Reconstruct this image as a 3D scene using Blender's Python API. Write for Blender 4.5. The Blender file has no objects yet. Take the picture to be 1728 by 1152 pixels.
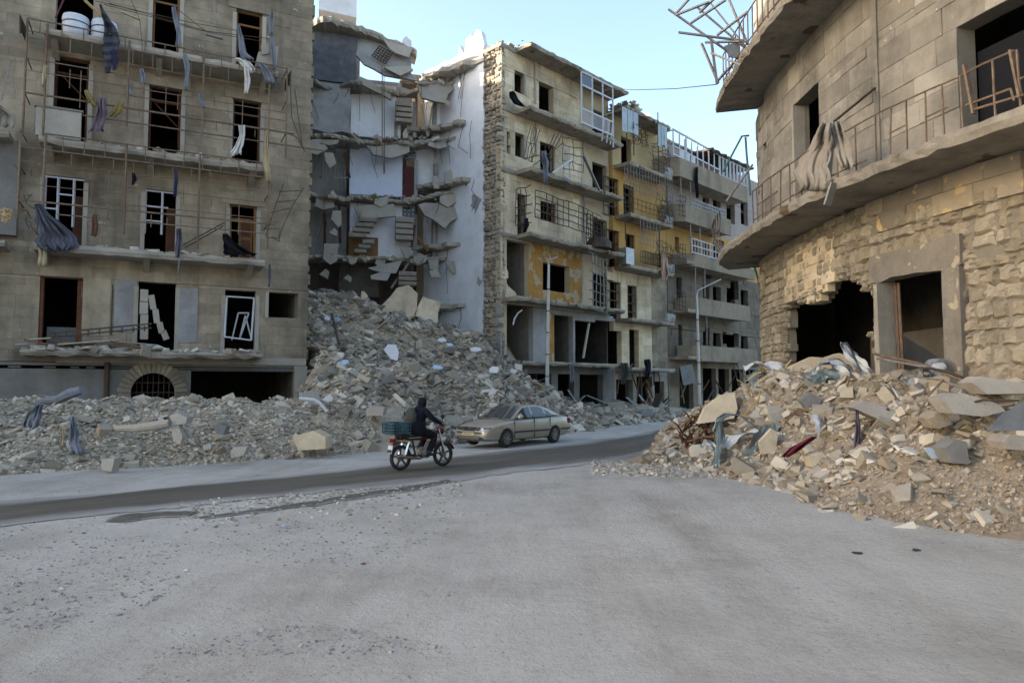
import bpy, bmesh, math, random
import numpy as np
from mathutils import Vector, Matrix, Euler, noise as mn
R = math.radians
random.seed(7)
SC = bpy.context.scene
COL = SC.collection

# ------------------------------------------------------------------ camera, sky, sun, exposure
CAM_H = 2.0
FPX = 1200.0
PITCH = math.atan(74 / FPX)
cam_d = bpy.data.cameras.new('camera')
cam_d.sensor_width = 36.0
cam_d.lens = 36.0 * FPX / 1728
cam_d.clip_start = 0.1
cam_d.clip_end = 6000
cam = bpy.data.objects.new('camera', cam_d)
cam.location = (0, 0, CAM_H)
cam.rotation_euler = (R(90) + PITCH, 0, 0)
COL.objects.link(cam)
SC.camera = cam

SUN_EL, SUN_AZ = R(14), R(268)          # azimuth clockwise from +Y: low, from behind the left-hand row
world = bpy.data.worlds.new('World')
SC.world = world
world.use_nodes = True
wn = world.node_tree
bg = wn.nodes['Background']
sky = wn.nodes.new('ShaderNodeTexSky')
sky.sky_type = 'NISHITA'
sky.sun_disc = False
sky.sun_elevation = SUN_EL
sky.sun_rotation = SUN_AZ
sky.air_density = 0.9
sky.dust_density = 3.2
sky.ozone_density = 1.0
wn.links.new(sky.outputs[0], bg.inputs[0])
bg.inputs[1].default_value = 0.15
sun_d = bpy.data.lights.new('sun', 'SUN')
sun_d.energy = 3.2
sun_d.angle = R(0.5)
sun_d.color = (1.0, 0.90, 0.76)
sun = bpy.data.objects.new('sun', sun_d)
to_sun = Vector((math.sin(SUN_AZ) * math.cos(SUN_EL), math.cos(SUN_AZ) * math.cos(SUN_EL), math.sin(SUN_EL)))
sun.rotation_euler = to_sun.to_track_quat('Z', 'Y').to_euler()
sun.location = to_sun * 100
COL.objects.link(sun)
SC.view_settings.view_transform = 'Standard'
SC.view_settings.look = 'None'
SC.view_settings.gamma = 1.0
SC.view_settings.exposure = 2.2
SC.view_settings.use_curve_mapping = False
SC.cycles.max_bounces = 6
SC.cycles.diffuse_bounces = 4
SC.cycles.use_denoising = True

# ------------------------------------------------------------------ helpers: points
cp, sp = math.cos(PITCH), math.sin(PITCH)
CAMP = Vector((0, 0, CAM_H))
def ray(u, v):
    a, b = (u - 864) / FPX, (576 - v) / FPX
    return Vector((a, cp - b * sp, sp + b * cp))
def gp(u, v, z=0.0):
    """point of the level z seen at that place of the picture"""
    d = ray(u, v)
    t = (z - CAM_H) / d.z
    return CAMP + d * t
def dp(u, v, y):
    """point at the depth y"""
    d = ray(u, v)
    return CAMP + d * (y / d.y)

class Fac:
    """an upright plane: origin, unit direction along the street, unit normal to the street"""
    def __init__(self, O, D, N=None):
        self.O = Vector((O[0], O[1], 0)); self.D = Vector((D[0], D[1], 0)).normalized()
        self.N = Vector((self.D.y, -self.D.x, 0)) if N is None else Vector((N[0], N[1], 0)).normalized()
    def P(self, s, z, o=0.0):
        return self.O + self.D * s + self.N * o + Vector((0, 0, z))
    def px(self, u, v, o=0.0):
        d = ray(u, v)
        Q = self.O + self.N * o
        t = (Q - CAMP).dot(self.N) / d.dot(self.N)
        p = CAMP + d * t
        return (p - Q).dot(self.D), p.z
    def rect(self, u0, v0, u1, v1, o=0.0):
        """s0, s1, z0, z1 of a picture box"""
        um, vm = (u0 + u1) / 2, (v0 + v1) / 2
        return (self.px(u0, vm, o)[0], self.px(u1, vm, o)[0], self.px(um, v1, o)[1], self.px(um, v0, o)[1])
    def S(self, u, o=0.0, v=400): return self.px(u, v, o)[0]
    def Z(self, u, v, o=0.0): return self.px(u, v, o)[1]

# ------------------------------------------------------------------ helpers: meshes
WL = {}
def setp(o, parent):
    if parent is not None:
        o.parent = parent
        o.matrix_parent_inverse = Matrix.Translation(-WL[parent.name])
def props(o, label=None, cat=None, group=None, kind=None):
    if label: o['label'] = label
    if cat: o['category'] = cat
    if group: o['group'] = group
    if kind: o['kind'] = kind
    return o
def empty(name, loc, label=None, cat=None, group=None):
    o = bpy.data.objects.new(name, None)
    o.empty_display_size = 0.3
    o.location = loc
    COL.objects.link(o)
    WL[o.name] = Vector(loc)
    return props(o, label, cat, group)
class MB:
    def __init__(self, M=None):
        self.v = []; self.f = []; self.M = M; self.uv = None; self.smooth = False
    def face(self, pts):
        n = len(self.v)
        self.v += [Vector(p) for p in pts]
        self.f.append(tuple(range(n, n + len(pts))))
        return self
    def add(self, vs, fs):
        n = len(self.v)
        self.v += [Vector(p) for p in vs]
        self.f += [tuple(i + n for i in f) for f in fs]
        return self
    def obox(self, c, ax, ay, az):
        c, ax, ay, az = Vector(c), Vector(ax), Vector(ay), Vector(az)
        vs = [c + ax * i + ay * j + az * k for i in (-1, 1) for j in (-1, 1) for k in (-1, 1)]
        return self.add(vs, [(0, 1, 3, 2), (4, 6, 7, 5), (0, 4, 5, 1), (2, 3, 7, 6), (0, 2, 6, 4), (1, 5, 7, 3)])
    def box(self, x0, x1, y0, y1, z0, z1):
        return self.obox(((x0 + x1) / 2, (y0 + y1) / 2, (z0 + z1) / 2), ((x1 - x0) / 2, 0, 0), (0, (y1 - y0) / 2, 0), (0, 0, (z1 - z0) / 2))
    def fbox(self, F, s0, s1, z0, z1, o0, o1):
        return self.obox(F.P((s0 + s1) / 2, (z0 + z1) / 2, (o0 + o1) / 2), F.D * ((s1 - s0) / 2), F.N * ((o1 - o0) / 2), Vector((0, 0, (z1 - z0) / 2)))
    def bar(self, p, q, w, h=None, up=(0, 0, 1)):
        p, q = Vector(p), Vector(q)
        d = q - p
        if d.length < 1e-5: return self
        d.normalize()
        a = d.cross(Vector(up))
        if a.length < 0.05: a = d.cross(Vector((1, 0, 0)))
        a.normalize(); b = a.cross(d)
        return self.obox((p + q) / 2, (q - p) / 2, a * (w / 2), b * ((h or w) / 2))
    def tube(self, pts, r, n=6, cap=True):
        pts = [Vector(p) for p in pts]
        rs = r if isinstance(r, (list, tuple)) else [r] * len(pts)
        base = len(self.v); prev = None
        for i, p in enumerate(pts):
            d = (pts[min(i + 1, len(pts) - 1)] - pts[max(i - 1, 0)]).normalized()
            if prev is None:
                a = d.cross(Vector((0, 0, 1)))
                if a.length < 0.05: a = d.cross(Vector((1, 0, 0)))
            else:
                a = prev - d * prev.dot(d)
            a.normalize(); prev = a; b = d.cross(a)
            self.v += [p + (a * math.cos(2 * math.pi * k / n) + b * math.sin(2 * math.pi * k / n)) * rs[i] for k in range(n)]
        for i in range(len(pts) - 1):
            for k in range(n):
                k2 = (k + 1) % n
                self.f.append((base + i * n + k, base + i * n + k2, base + (i + 1) * n + k2, base + (i + 1) * n + k))
        if cap:
            self.f.append(tuple(base + k for k in range(n))[::-1])
            e = base + (len(pts) - 1) * n
            self.f.append(tuple(e + k for k in range(n)))
        return self
    def prism(self, F, poly, o0, o1):
        """outline in (s, z) on a plane, from offset o0 to o1"""
        n = len(poly)
        b = len(self.v)
        self.v += [F.P(s, z, o0) for s, z in poly] + [F.P(s, z, o1) for s, z in poly]
        self.f += [tuple(range(b, b + n))[::-1], tuple(range(b + n, b + 2 * n))]
        self.f += [(b + i, b + (i + 1) % n, b + n + (i + 1) % n, b + n + i) for i in range(n)]
        return self
    def plan(self, pts, z0, z1):
        """outline in plan, from level z0 to z1"""
        n = len(pts); b = len(self.v)
        self.v += [Vector((p[0], p[1], z0)) for p in pts] + [Vector((p[0], p[1], z1)) for p in pts]
        self.f += [tuple(range(b, b + n))[::-1], tuple(range(b + n, b + 2 * n))]
        self.f += [(b + i, b + (i + 1) % n, b + n + (i + 1) % n, b + n + i) for i in range(n)]
        return self
    def lathe(self, c, axis, prof, n=20, cap=True):
        """prof = [(radius, along axis)]"""
        axis = Vector(axis).normalized(); c = Vector(c)
        a = axis.cross(Vector((0, 0, 1)))
        if a.length < 0.05: a = axis.cross(Vector((1, 0, 0)))
        a.normalize(); b_ = axis.cross(a); b = len(self.v)
        for r, t in prof:
            self.v += [c + axis * t + (a * math.cos(2 * math.pi * k / n) + b_ * math.sin(2 * math.pi * k / n)) * r for k in range(n)]
        for i in range(len(prof) - 1):
            for k in range(n):
                k2 = (k + 1) % n
                self.f.append((b + i * n + k, b + i * n + k2, b + (i + 1) * n + k2, b + (i + 1) * n + k))
        if cap:
            self.f.append(tuple(b + k for k in range(n))[::-1])
            e = b + (len(prof) - 1) * n
            self.f.append(tuple(e + k for k in range(n)))
        return self
    def grid(self, pts, nu, nv, uv=True):
        """pts row by row (nv rows of nu)"""
        b = len(self.v)
        self.v += [Vector(p) for p in pts]
        self.f += [(b + j * nu + i, b + j * nu + i + 1, b + (j + 1) * nu + i + 1, b + (j + 1) * nu + i) for j in range(nv - 1) for i in range(nu - 1)]
        if uv:
            self.uv = self.uv or {}
            for j in range(nv):
                for i in range(nu):
                    self.uv[b + j * nu + i] = (i / (nu - 1), j / (nv - 1))
        return self
    def build(self, name, mat, parent=None, label=None, cat=None, group=None, kind=None, recalc=True):
        if not self.v: return None
        vs = [self.M @ p for p in self.v] if self.M else self.v
        A = np.array([tuple(p) for p in vs])
        lo, hi = A.min(0), A.max(0)
        c = Vector(((lo[0] + hi[0]) / 2, (lo[1] + hi[1]) / 2, lo[2]))
        me = bpy.data.meshes.new(name)
        me.from_pydata([tuple(p - c) for p in vs], [], self.f)
        if recalc:
            bm = bmesh.new(); bm.from_mesh(me); bmesh.ops.recalc_face_normals(bm, faces=bm.faces); bm.to_mesh(me); bm.free()
        if self.uv:
            ul = me.uv_layers.new(name='UVMap')
            vi = np.zeros(len(me.loops), dtype=np.int32); me.loops.foreach_get('vertex_index', vi)
            ul.data.foreach_set('uv', np.array([self.uv.get(int(i), (0, 0)) for i in vi], dtype=np.float32).ravel())
        if self.smooth:
            me.polygons.foreach_set('use_smooth', [True] * len(me.polygons))
        me.materials.append(M(mat) if isinstance(mat, str) else mat)
        o = bpy.data.objects.new(name, me)
        o.location = c
        COL.objects.link(o)
        WL[o.name] = c
        setp(o, parent)
        return props(o, label, cat, group, kind)
def mesh_np(name, V, F, mat, smooth=False):
    """large triangle / quad mesh from arrays; F is (n, k)"""
    me = bpy.data.meshes.new(name)
    n, k = F.shape
    me.vertices.add(len(V)); me.vertices.foreach_set('co', np.asarray(V, dtype=np.float32).ravel())
    me.loops.add(n * k); me.loops.foreach_set('vertex_index', np.asarray(F, dtype=np.int32).ravel())
    me.polygons.add(n); me.polygons.foreach_set('loop_start', np.arange(0, n * k, k, dtype=np.int32))
    me.polygons.foreach_set('use_smooth', [smooth] * n)
    me.update(calc_edges=True); me.validate()
    me.materials.append(M(mat) if isinstance(mat, str) else mat)
    return me
def link(o, parent=None, **kw):
    COL.objects.link(o)
    WL[o.name] = Vector(o.location)
    setp(o, parent)
    return props(o, **kw)
def subdiv(o, levels=1):
    m = o.modifiers.new('s', 'SUBSURF'); m.levels = levels; m.render_levels = levels
def bevel(o, w=0.01, seg=1):
    m = o.modifiers.new('b', 'BEVEL'); m.width = w; m.segments = seg; m.limit_method = 'ANGLE'
def inpoly(x, y, poly):
    c = False; j = len(poly) - 1
    for i in range(len(poly)):
        xi, yi = poly[i]; xj, yj = poly[j]
        if (yi > y) != (yj > y) and x < (xj - xi) * (y - yi) / (yj - yi) + xi: c = not c
        j = i
    return c
def jag(poly, step=0.35, amp=0.12, rng=random):
    """break an outline up into a ragged one"""
    out = []
    n = len(poly)
    for i in range(n):
        p, q = Vector(poly[i]), Vector(poly[(i + 1) % n])
        L = (q - p).length
        k = max(1, int(L / step))
        for j in range(k):
            t = (j + (rng.uniform(-.25, .25) if j else 0)) / k
            w = p.lerp(q, t)
            out.append((w.x + rng.uniform(-amp, amp), w.y + rng.uniform(-amp, amp)))
    return out

# ------------------------------------------------------------------ helpers: materials
MATS = {}
def c8(r, g, b):
    f = lambda x: (x / 255 / 12.92) if x <= 10 else ((x / 255 + 0.055) / 1.055) ** 2.4
    return (f(r) * .8, f(g) * .8, f(b) * .8, 1.0)
def M(name): return MATS[name]
class NT:
    def __init__(self, name):
        self.m = bpy.data.materials.new(name); self.m.use_nodes = True
        self.t = self.m.node_tree; self.b = self.t.nodes['Principled BSDF']
        MATS[name] = self.m
    def n(self, typ, **kw):
        x = self.t.nodes.new('ShaderNode' + typ)
        for k, v in kw.items():
            if k.startswith('i_'):
                key = k[2:]
                x.inputs[int(key) if key.isdigit() else key].default_value = v
            else: setattr(x, k, v)
        return x
    def l(self, a, b): self.t.links.new(a, b)
    def pos(self):
        return self.n('NewGeometry').outputs['Position']
    def noise(self, scale, detail=4, rough=0.6, vec=None, stretch=None):
        x = self.n('TexNoise', i_Scale=scale, i_Detail=detail, i_Roughness=rough)
        v = vec or self.pos()
        if stretch:
            mp = self.n('Mapping'); mp.inputs['Scale'].default_value = stretch
            self.l(v, mp.inputs[0]); v = mp.outputs[0]
        self.l(v, x.inputs['Vector'])
        return x.outputs['Fac']
    def ramp(self, fac, stops, interp='LINEAR'):
        r = self.n('ValToRGB'); e = r.color_ramp.elements; r.color_ramp.interpolation = interp
        while len(e) < len(stops): e.new(0.5)
        for i, (p, c) in enumerate(stops):
            e[i].position = p; e[i].color = c if len(c) == 4 else (*c, 1)
        self.l(fac, r.inputs[0])
        return r.outputs[0]
    def mix(self, fac, a, b, mode='MIX'):
        x = self.n('MixRGB', blend_type=mode)
        for i, v in enumerate((fac, a, b)):
            if hasattr(v, 'is_output'): self.l(v, x.inputs[i])
            else: x.inputs[i].default_value = v
        return x.outputs[0]
    def math(self, op, a, b=0.0):
        x = self.n('Math', operation=op)
        for i, v in enumerate((a, b)):
            if hasattr(v, 'is_output'): self.l(v, x.inputs[i])
            else: x.inputs[i].default_value = v
        return x.outputs[0]
    def rnd(self):
        a = self.math('ADD', self.n('ObjectInfo').outputs['Random'], self.n('NewGeometry').outputs['Random Per Island'])
        return self.math('FRACT', a)
    def bump(self, h, strength=0.4, dist=0.02):
        x = self.n('Bump'); x.inputs['Strength'].default_value = strength; x.inputs['Distance'].default_value = dist
        self.l(h, x.inputs['Height']); self.l(x.outputs[0], self.b.inputs['Normal'])
    def out(self, col, rough=0.9, metal=0.0, spec=0.25):
        if hasattr(col, 'is_output'): self.l(col, self.b.inputs['Base Color'])
        else: self.b.inputs['Base Color'].default_value = col
        if hasattr(rough, 'is_output'): self.l(rough, self.b.inputs['Roughness'])
        else: self.b.inputs['Roughness'].default_value = rough
        self.b.inputs['Metallic'].default_value = metal
        self.b.inputs['Specular IOR Level'].default_value = spec
        return self.m
BLK = (0.012, 0.012, 0.012, 1)
def dirty(name, cols, fine=3.0, big=0.35, dirt=(0.05, 0.045, 0.04, 1), amount=0.55, lo=0.45, hi=0.75, rough=0.92, bump=0.5, bdist=0.02, bscale=14, rnd=0.5, streak=None, spots=None, metal=0.0, spec=0.2):
    """a weathered surface: two or three own colours, dirt in patches, optional run-down streaks and chipped spots"""
    t = NT(name)
    f = t.noise(fine, 5, 0.65)
    if rnd: f = t.math('ADD', t.math('MULTIPLY', f, 1 - rnd), t.math('MULTIPLY', t.rnd(), rnd))
    k = len(cols)
    col = t.ramp(f, [(0.25 + 0.5 * i / max(1, k - 1), cols[i]) for i in range(k)])
    d = t.ramp(t.noise(big, 6, 0.7), [(lo, (0, 0, 0)), (hi, (1, 1, 1))])
    col = t.mix(t.math('MULTIPLY', d, amount), col, dirt)
    if streak:
        s = t.ramp(t.noise(streak[0], 3, 0.6, stretch=(1, 1, 0.09)), [(0.5, (0, 0, 0)), (0.78, (1, 1, 1))])
        col = t.mix(t.math('MULTIPLY', s, streak[1]), col, dirt)
    if spots:
        p = t.ramp(t.noise(spots[0], 2, 0.5), [(spots[1], (0, 0, 0)), (spots[1] + 0.03, (1, 1, 1))])
        col = t.mix(p, col, spots[2])
    g = t.mix(0.12, col, t.ramp(t.noise(60, 3, 0.7), [(0.3, (0, 0, 0)), (0.7, (1, 1, 1))]), 'OVERLAY')
    t.bump(t.noise(bscale, 6, 0.7), bump, bdist)
    return t.out(g, rough, metal, spec)
def plain(name, col, rough=0.6, metal=0.0, spec=0.4, var=0.25, scale=6):
    t = NT(name)
    dk = tuple(x * (1 - var) for x in col[:3]) + (1,)
    return t.out(t.mix(t.noise(scale, 4, 0.6), dk, tuple(min(1, x * (1 + var)) for x in col[:3]) + (1,)), rough, metal, spec)
# stone, concrete, plaster
dirty('stone_a', [c8(160, 147, 126), c8(178, 164, 141), c8(194, 179, 155)], dirt=c8(76, 71, 63), amount=0.88, big=0.22, lo=.34, hi=.66, streak=(1.0, 0.75), rnd=0.36, spots=(4.5, .71, c8(176, 166, 146)))
dirty('stone_a_mortar', [c8(156, 145, 126), c8(172, 160, 140)], dirt=c8(88, 83, 75), amount=0.8, rnd=0)
dirty('stone_c', [c8(202, 184, 152), c8(220, 202, 170), c8(232, 216, 187)], dirt=c8(124, 112, 95), amount=0.75, streak=(1.6, 0.5), rnd=0.4)
dirty('stone_c_mortar', [c8(182, 166, 138), c8(200, 183, 153)], dirt=c8(124, 112, 95), amount=0.5, rnd=0)
dirty('stone_g', [c8(134, 128, 117), c8(152, 146, 134), c8(170, 164, 152)], fine=2.0, dirt=c8(90, 86, 80), amount=0.8, big=0.6, lo=.4, hi=.68, streak=(2.0, 0.45), rnd=0.45, spots=(7, 0.73, c8(206, 194, 170)), bscale=22)
dirty('stone_g_mortar', [c8(128, 121, 108), c8(144, 136, 122)], dirt=c8(94, 88, 80), amount=0.6, rnd=0)
dirty('stone_g_low', [c8(148, 136, 115), c8(164, 152, 131), c8(178, 167, 147)], fine=2.5, dirt=c8(106, 98, 86), amount=0.6, big=1.3, rnd=0.5, bump=0.9, bdist=0.05, bscale=9)
dirty('stone_g_face', [c8(138, 128, 114), c8(156, 146, 130), c8(172, 158, 136)], fine=2.0, dirt=c8(104, 96, 88), amount=0.5, big=0.8, rnd=0.5, spots=(3.0, 0.62, c8(206, 180, 136)), bump=0.8, bdist=0.03)
dirty('party_stone', [c8(136, 128, 116), c8(166, 157, 142), c8(188, 178, 160)], dirt=c8(70, 66, 60), amount=0.6, big=1.0, rnd=0.65, bump=0.8, bdist=0.04)
dirty('concrete', [c8(156, 149, 137), c8(176, 169, 156)], dirt=c8(106, 100, 91), amount=0.7, big=0.6, rnd=0.25, bump=0.7, bdist=0.03)
dirty('concrete_pale', [c8(160, 153, 141), c8(180, 173, 160)], dirt=c8(120, 112, 100), amount=0.5, big=0.7, rnd=0.3, bump=0.7, bdist=0.03)
dirty('concrete_grey', [c8(118, 116, 112), c8(138, 136, 131)], dirt=c8(84, 80, 76), amount=0.6, big=0.5, rnd=0.2, streak=(1.1, 0.35))
dirty('soffit', [c8(150, 140, 124), c8(168, 158, 141)], dirt=c8(62, 58, 52), amount=0.8, big=0.9, rnd=0, spots=(1.6, 0.66, c8(86, 74, 60)))
dirty('plaster_white', [c8(222, 225, 230), c8(236, 238, 242)], dirt=c8(166, 164, 160), amount=0.45, big=0.5, rnd=0, bump=0.2, streak=(1.5, 0.2))
dirty('plaster_blue', [c8(206, 216, 236), c8(218, 226, 242)], dirt=c8(160, 164, 172), amount=0.4, big=0.6, rnd=0, bump=0.2)
dirty('plaster_grey', [c8(150, 150, 150), c8(172, 170, 166)], dirt=c8(96, 92, 88), amount=0.6, big=0.6, rnd=0, streak=(1.2, 0.3))
dirty('plaster_soot', [c8(84, 86, 92), c8(112, 114, 120)], dirt=c8(48, 48, 52), amount=0.7, big=0.7, rnd=0)
dirty('paint_orange', [c8(168, 122, 60), c8(180, 136, 74)], dirt=c8(110, 88, 60), amount=0.6, big=0.8, rnd=0.15, spots=(1.9, 0.52, c8(172, 158, 130)), streak=(1.4, 0.3))
dirty('paint_yellow', [c8(190, 150, 86), c8(198, 162, 104)], dirt=c8(132, 108, 74), amount=0.5, big=0.4, rnd=0, streak=(1.4, 0.35))
dirty('paint_yellow_pale', [c8(190, 168, 122), c8(200, 180, 138)], dirt=c8(140, 120, 90), amount=0.4, big=0.5, rnd=0, streak=(1.4, 0.3))
dirty('plaster_pink', [c8(164, 152, 144), c8(174, 163, 155)], dirt=c8(110, 102, 96), amount=0.4, big=0.5, rnd=0)
dirty('rubble', [c8(142, 134, 121), c8(166, 157, 142), c8(182, 173, 157), c8(208, 200, 186)], dirt=c8(162, 150, 131), amount=0.65, big=0.8, rnd=0.75, bump=0.6, bdist=0.02)
dirty('rubble_dark', [c8(112, 106, 97), c8(138, 130, 118), c8(162, 153, 138)], dirt=c8(146, 135, 118), amount=0.6, big=0.8, rnd=0.75, bump=0.6)
dirty('rubble_warm', [c8(138, 126, 107), c8(158, 146, 126), c8(174, 163, 143), c8(196, 187, 170)], dirt=c8(144, 129, 108), amount=0.65, big=0.8, rnd=0.75, bump=0.6)
dirty('crumbs', [c8(158, 147, 129), c8(180, 169, 150), c8(198, 188, 169)], dirt=c8(160, 143, 119), amount=0.5, big=1.0, rnd=0.7)
dirty('crumbs_warm', [c8(150, 135, 114), c8(168, 154, 134), c8(186, 174, 155)], dirt=c8(138, 116, 90), amount=0.5, big=1.0, rnd=0.7)
dirty('heap_dirt', [c8(156, 144, 125), c8(178, 166, 146), c8(194, 182, 162)], fine=5, dirt=c8(112, 98, 80), amount=0.5, big=1.0, rnd=0, bump=1.0, bdist=0.08, bscale=7)
dirty('heap_dirt_warm', [c8(146, 129, 108), c8(162, 147, 126), c8(176, 163, 143)], fine=5, dirt=c8(128, 104, 78), amount=0.5, big=1.0, rnd=0, bump=1.0, bdist=0.08, bscale=7)
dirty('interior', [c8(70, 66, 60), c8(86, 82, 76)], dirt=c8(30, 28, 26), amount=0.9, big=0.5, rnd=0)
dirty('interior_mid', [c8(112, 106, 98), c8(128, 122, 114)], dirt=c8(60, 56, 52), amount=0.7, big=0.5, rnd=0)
# metals, wood, cloth
dirty('rust', [c8(98, 78, 64), c8(122, 102, 84), c8(146, 130, 112)], fine=9, dirt=c8(60, 44, 34), amount=0.5, big=1.2, rnd=0.2, rough=0.75, bump=0.2, metal=0.2)
dirty('iron_dark', [c8(60, 54, 48), c8(84, 74, 64)], fine=9, dirt=c8(110, 78, 54), amount=0.5, big=1.5, rnd=0.2, rough=0.6, bump=0.1, metal=0.3)
dirty('iron_grey', [c8(120, 118, 114), c8(150, 148, 142)], fine=9, dirt=c8(104, 76, 54), amount=0.6, big=1.5, rnd=0.2, rough=0.55, bump=0.1, metal=0.4)
dirty('alu_white', [c8(184, 187, 192), c8(202, 204, 208)], dirt=c8(150, 148, 144), amount=0.4, big=1.5, rnd=0, rough=0.5, bump=0.05)
dirty('sheet_metal', [c8(130, 134, 136), c8(160, 164, 164)], fine=4, dirt=c8(92, 82, 70), amount=0.6, big=1.8, rnd=0.3, rough=0.45, bump=0.15, metal=0.6, spec=0.5)
dirty('sheet_teal', [c8(96, 112, 112), c8(130, 142, 140)], fine=4, dirt=c8(110, 98, 84), amount=0.6, big=1.8, rnd=0.3, rough=0.5, bump=0.15, metal=0.4, spec=0.5)
dirty('wood', [c8(116, 82, 54), c8(146, 112, 78)], fine=8, dirt=c8(70, 52, 38), amount=0.5, big=1.4, rnd=0.3)
dirty('wood_dark', [c8(74, 48, 36), c8(98, 66, 48)], fine=8, dirt=c8(48, 36, 30), amount=0.5, big=1.4, rnd=0.3)
dirty('wood_pale', [c8(186, 160, 112), c8(204, 182, 140)], fine=8, dirt=c8(130, 104, 74), amount=0.4, big=1.4, rnd=0.3)
dirty('door_red', [c8(84, 46, 48), c8(98, 58, 58)], fine=6, dirt=c8(80, 50, 46), amount=0.4, big=1.4, rnd=0)
for nm, a, b in (('cloth_grey', (122, 126, 134), (96, 98, 106)), ('cloth_white', (206, 204, 198), (176, 172, 162)), ('cloth_tan', (172, 156, 124), (130, 116, 92)), ('cloth_navy', (30, 32, 42), (22, 24, 32)),
                 ('cloth_black', (30, 31, 35), (20, 21, 24)), ('cloth_maroon', (112, 50, 60), (70, 34, 44)), ('cloth_purple', (112, 98, 108), (80, 70, 80)), ('cloth_canvas', (150, 142, 130), (120, 112, 100)), ('cloth_yellow', (138, 120, 74), (104, 90, 56)), ('cloth_blue', (56, 60, 82), (40, 44, 62)), ('cloth_olive', (70, 72, 66), (54, 56, 52)), ('cloth_brown', (104, 74, 62), (78, 54, 46))):
    plain(nm, c8(*a), 0.95, var=0.3, scale=9, spec=0.1)
def stripes(name, a, b, n, axis=0):
    t = NT(name)
    uv = t.n('UVMap').outputs[0]
    s = t.n('SeparateXYZ'); t.l(uv, s.inputs[0])
    w = t.math('FRACT', t.math('MULTIPLY', s.outputs[axis], n))
    f = t.ramp(w, [(0.40, (0, 0, 0)), (0.5, (1, 1, 1)), (0.94, (1, 1, 1)), (1.0, (0, 0, 0))])
    t.out(t.mix(0.35, t.mix(f, a, b), t.mix(t.noise(3), a, (0.14, 0.13, 0.12, 1))), 0.95, spec=0.1)
stripes('cloth_striped', c8(70, 73, 90), c8(98, 99, 108), 9)
stripes('cloth_striped_h', c8(30, 32, 48), c8(72, 75, 90), 8, 1)
stripes('awning_striped', c8(150, 104, 78), c8(196, 184, 160), 5)
plain('glass_dark', (0.02, 0.022, 0.025, 1), 0.06, spec=0.6, var=0.1)
plain('rubber', (0.018, 0.018, 0.018, 1), 0.85, var=0.3)
plain('black_plastic', (0.02, 0.02, 0.021, 1), 0.5, var=0.2)
plain('chrome', (0.55, 0.55, 0.55, 1), 0.22, 1.0, var=0.1)
plain('lamp_post_paint', c8(176, 176, 172), 0.5, 0.2, var=0.25, scale=5)
plain('green_pipe', c8(60, 110, 92), 0.5)
plain('blue_pipe', c8(62, 96, 112), 0.5)
plain('tank_white', c8(206, 212, 222), 0.45, var=0.15)
plain('paper_white', c8(204, 206, 208), 0.8, var=0.1)
plain('litter_dark', c8(46, 46, 48), 0.8)
plain('litter_red', c8(140, 44, 44), 0.7)
plain('tile_blue', c8(176, 196, 216), 0.35, var=0.1)
# ------------------------------------------------------------------ masonry and stones
ROUGH = {'stone_g_low', 'party_stone'}
def block_mesh(name, mat, seed):
    rg = random.Random(seed)
    if mat in ROUGH: return rough_mesh(name, mat, rg)
    def ring(y, ix, iz, j):
        return [(sx * (0.5 - ix) + rg.uniform(-j, j), y, sz * (0.5 - iz) + rg.uniform(-j, j)) for sx, sz in ((-1, -1), (1, -1), (1, 1), (-1, 1))]
    v = ring(0.5, 0.002, 0.004, 0) + ring(-0.44, 0.002, 0.004, 0.002) + ring(-0.5, 0.008, 0.016, 0.005)
    f = [(8, 9, 10, 11)] + [(a + i, a + (i + 1) % 4, a + 4 + (i + 1) % 4, a + 4 + i) for a in (0, 4) for i in range(4)]
    me = bpy.data.meshes.new(name); me.from_pydata(v, [], f)
    bm = bmesh.new(); bm.from_mesh(me); bmesh.ops.recalc_face_normals(bm, faces=bm.faces); bm.to_mesh(me); bm.free()
    # outward = front has to face -y
    if me.polygons[0].normal.y > 0: me.flip_normals()
    me.materials.append(M(mat)); return me
def rough_mesh(name, mat, rg):
    N = 4; v = []
    for j in range(N + 1):
        for i in range(N + 1):
            x, z = i / N - .5, j / N - .5
            e = max(abs(x), abs(z)) * 2
            inn = 0 < i < N and 0 < j < N
            v.append((x * 1.04 + (rg.uniform(-.07, .07)), -.5 + rg.uniform(0, .22) + (0 if inn else .22 + rg.uniform(0, .45)), z * 1.04 + rg.uniform(-.07, .07)))
    f = [(j * (N + 1) + i, j * (N + 1) + i + 1, (j + 1) * (N + 1) + i + 1, (j + 1) * (N + 1) + i) for j in range(N) for i in range(N)]
    rim = [i for i in range(N + 1)] + [(j) * (N + 1) + N for j in range(1, N + 1)] + [N * (N + 1) + i for i in range(N - 1, -1, -1)] + [j * (N + 1) for j in range(N - 1, 0, -1)]
    k = len(v); v += [(v[i][0], .5, v[i][2]) for i in rim]; n = len(rim)
    f += [(rim[(a + 1) % n], rim[a], k + a, k + (a + 1) % n) for a in range(n)]
    me = bpy.data.meshes.new(name); me.from_pydata(v, [], f); me.materials.append(M(mat)); return me
BLOCKS = {}
def blocks_of(mat):
    if mat not in BLOCKS: BLOCKS[mat] = [block_mesh('block', mat, i + 1) for i in range(5)]
    return BLOCKS[mat]
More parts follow.
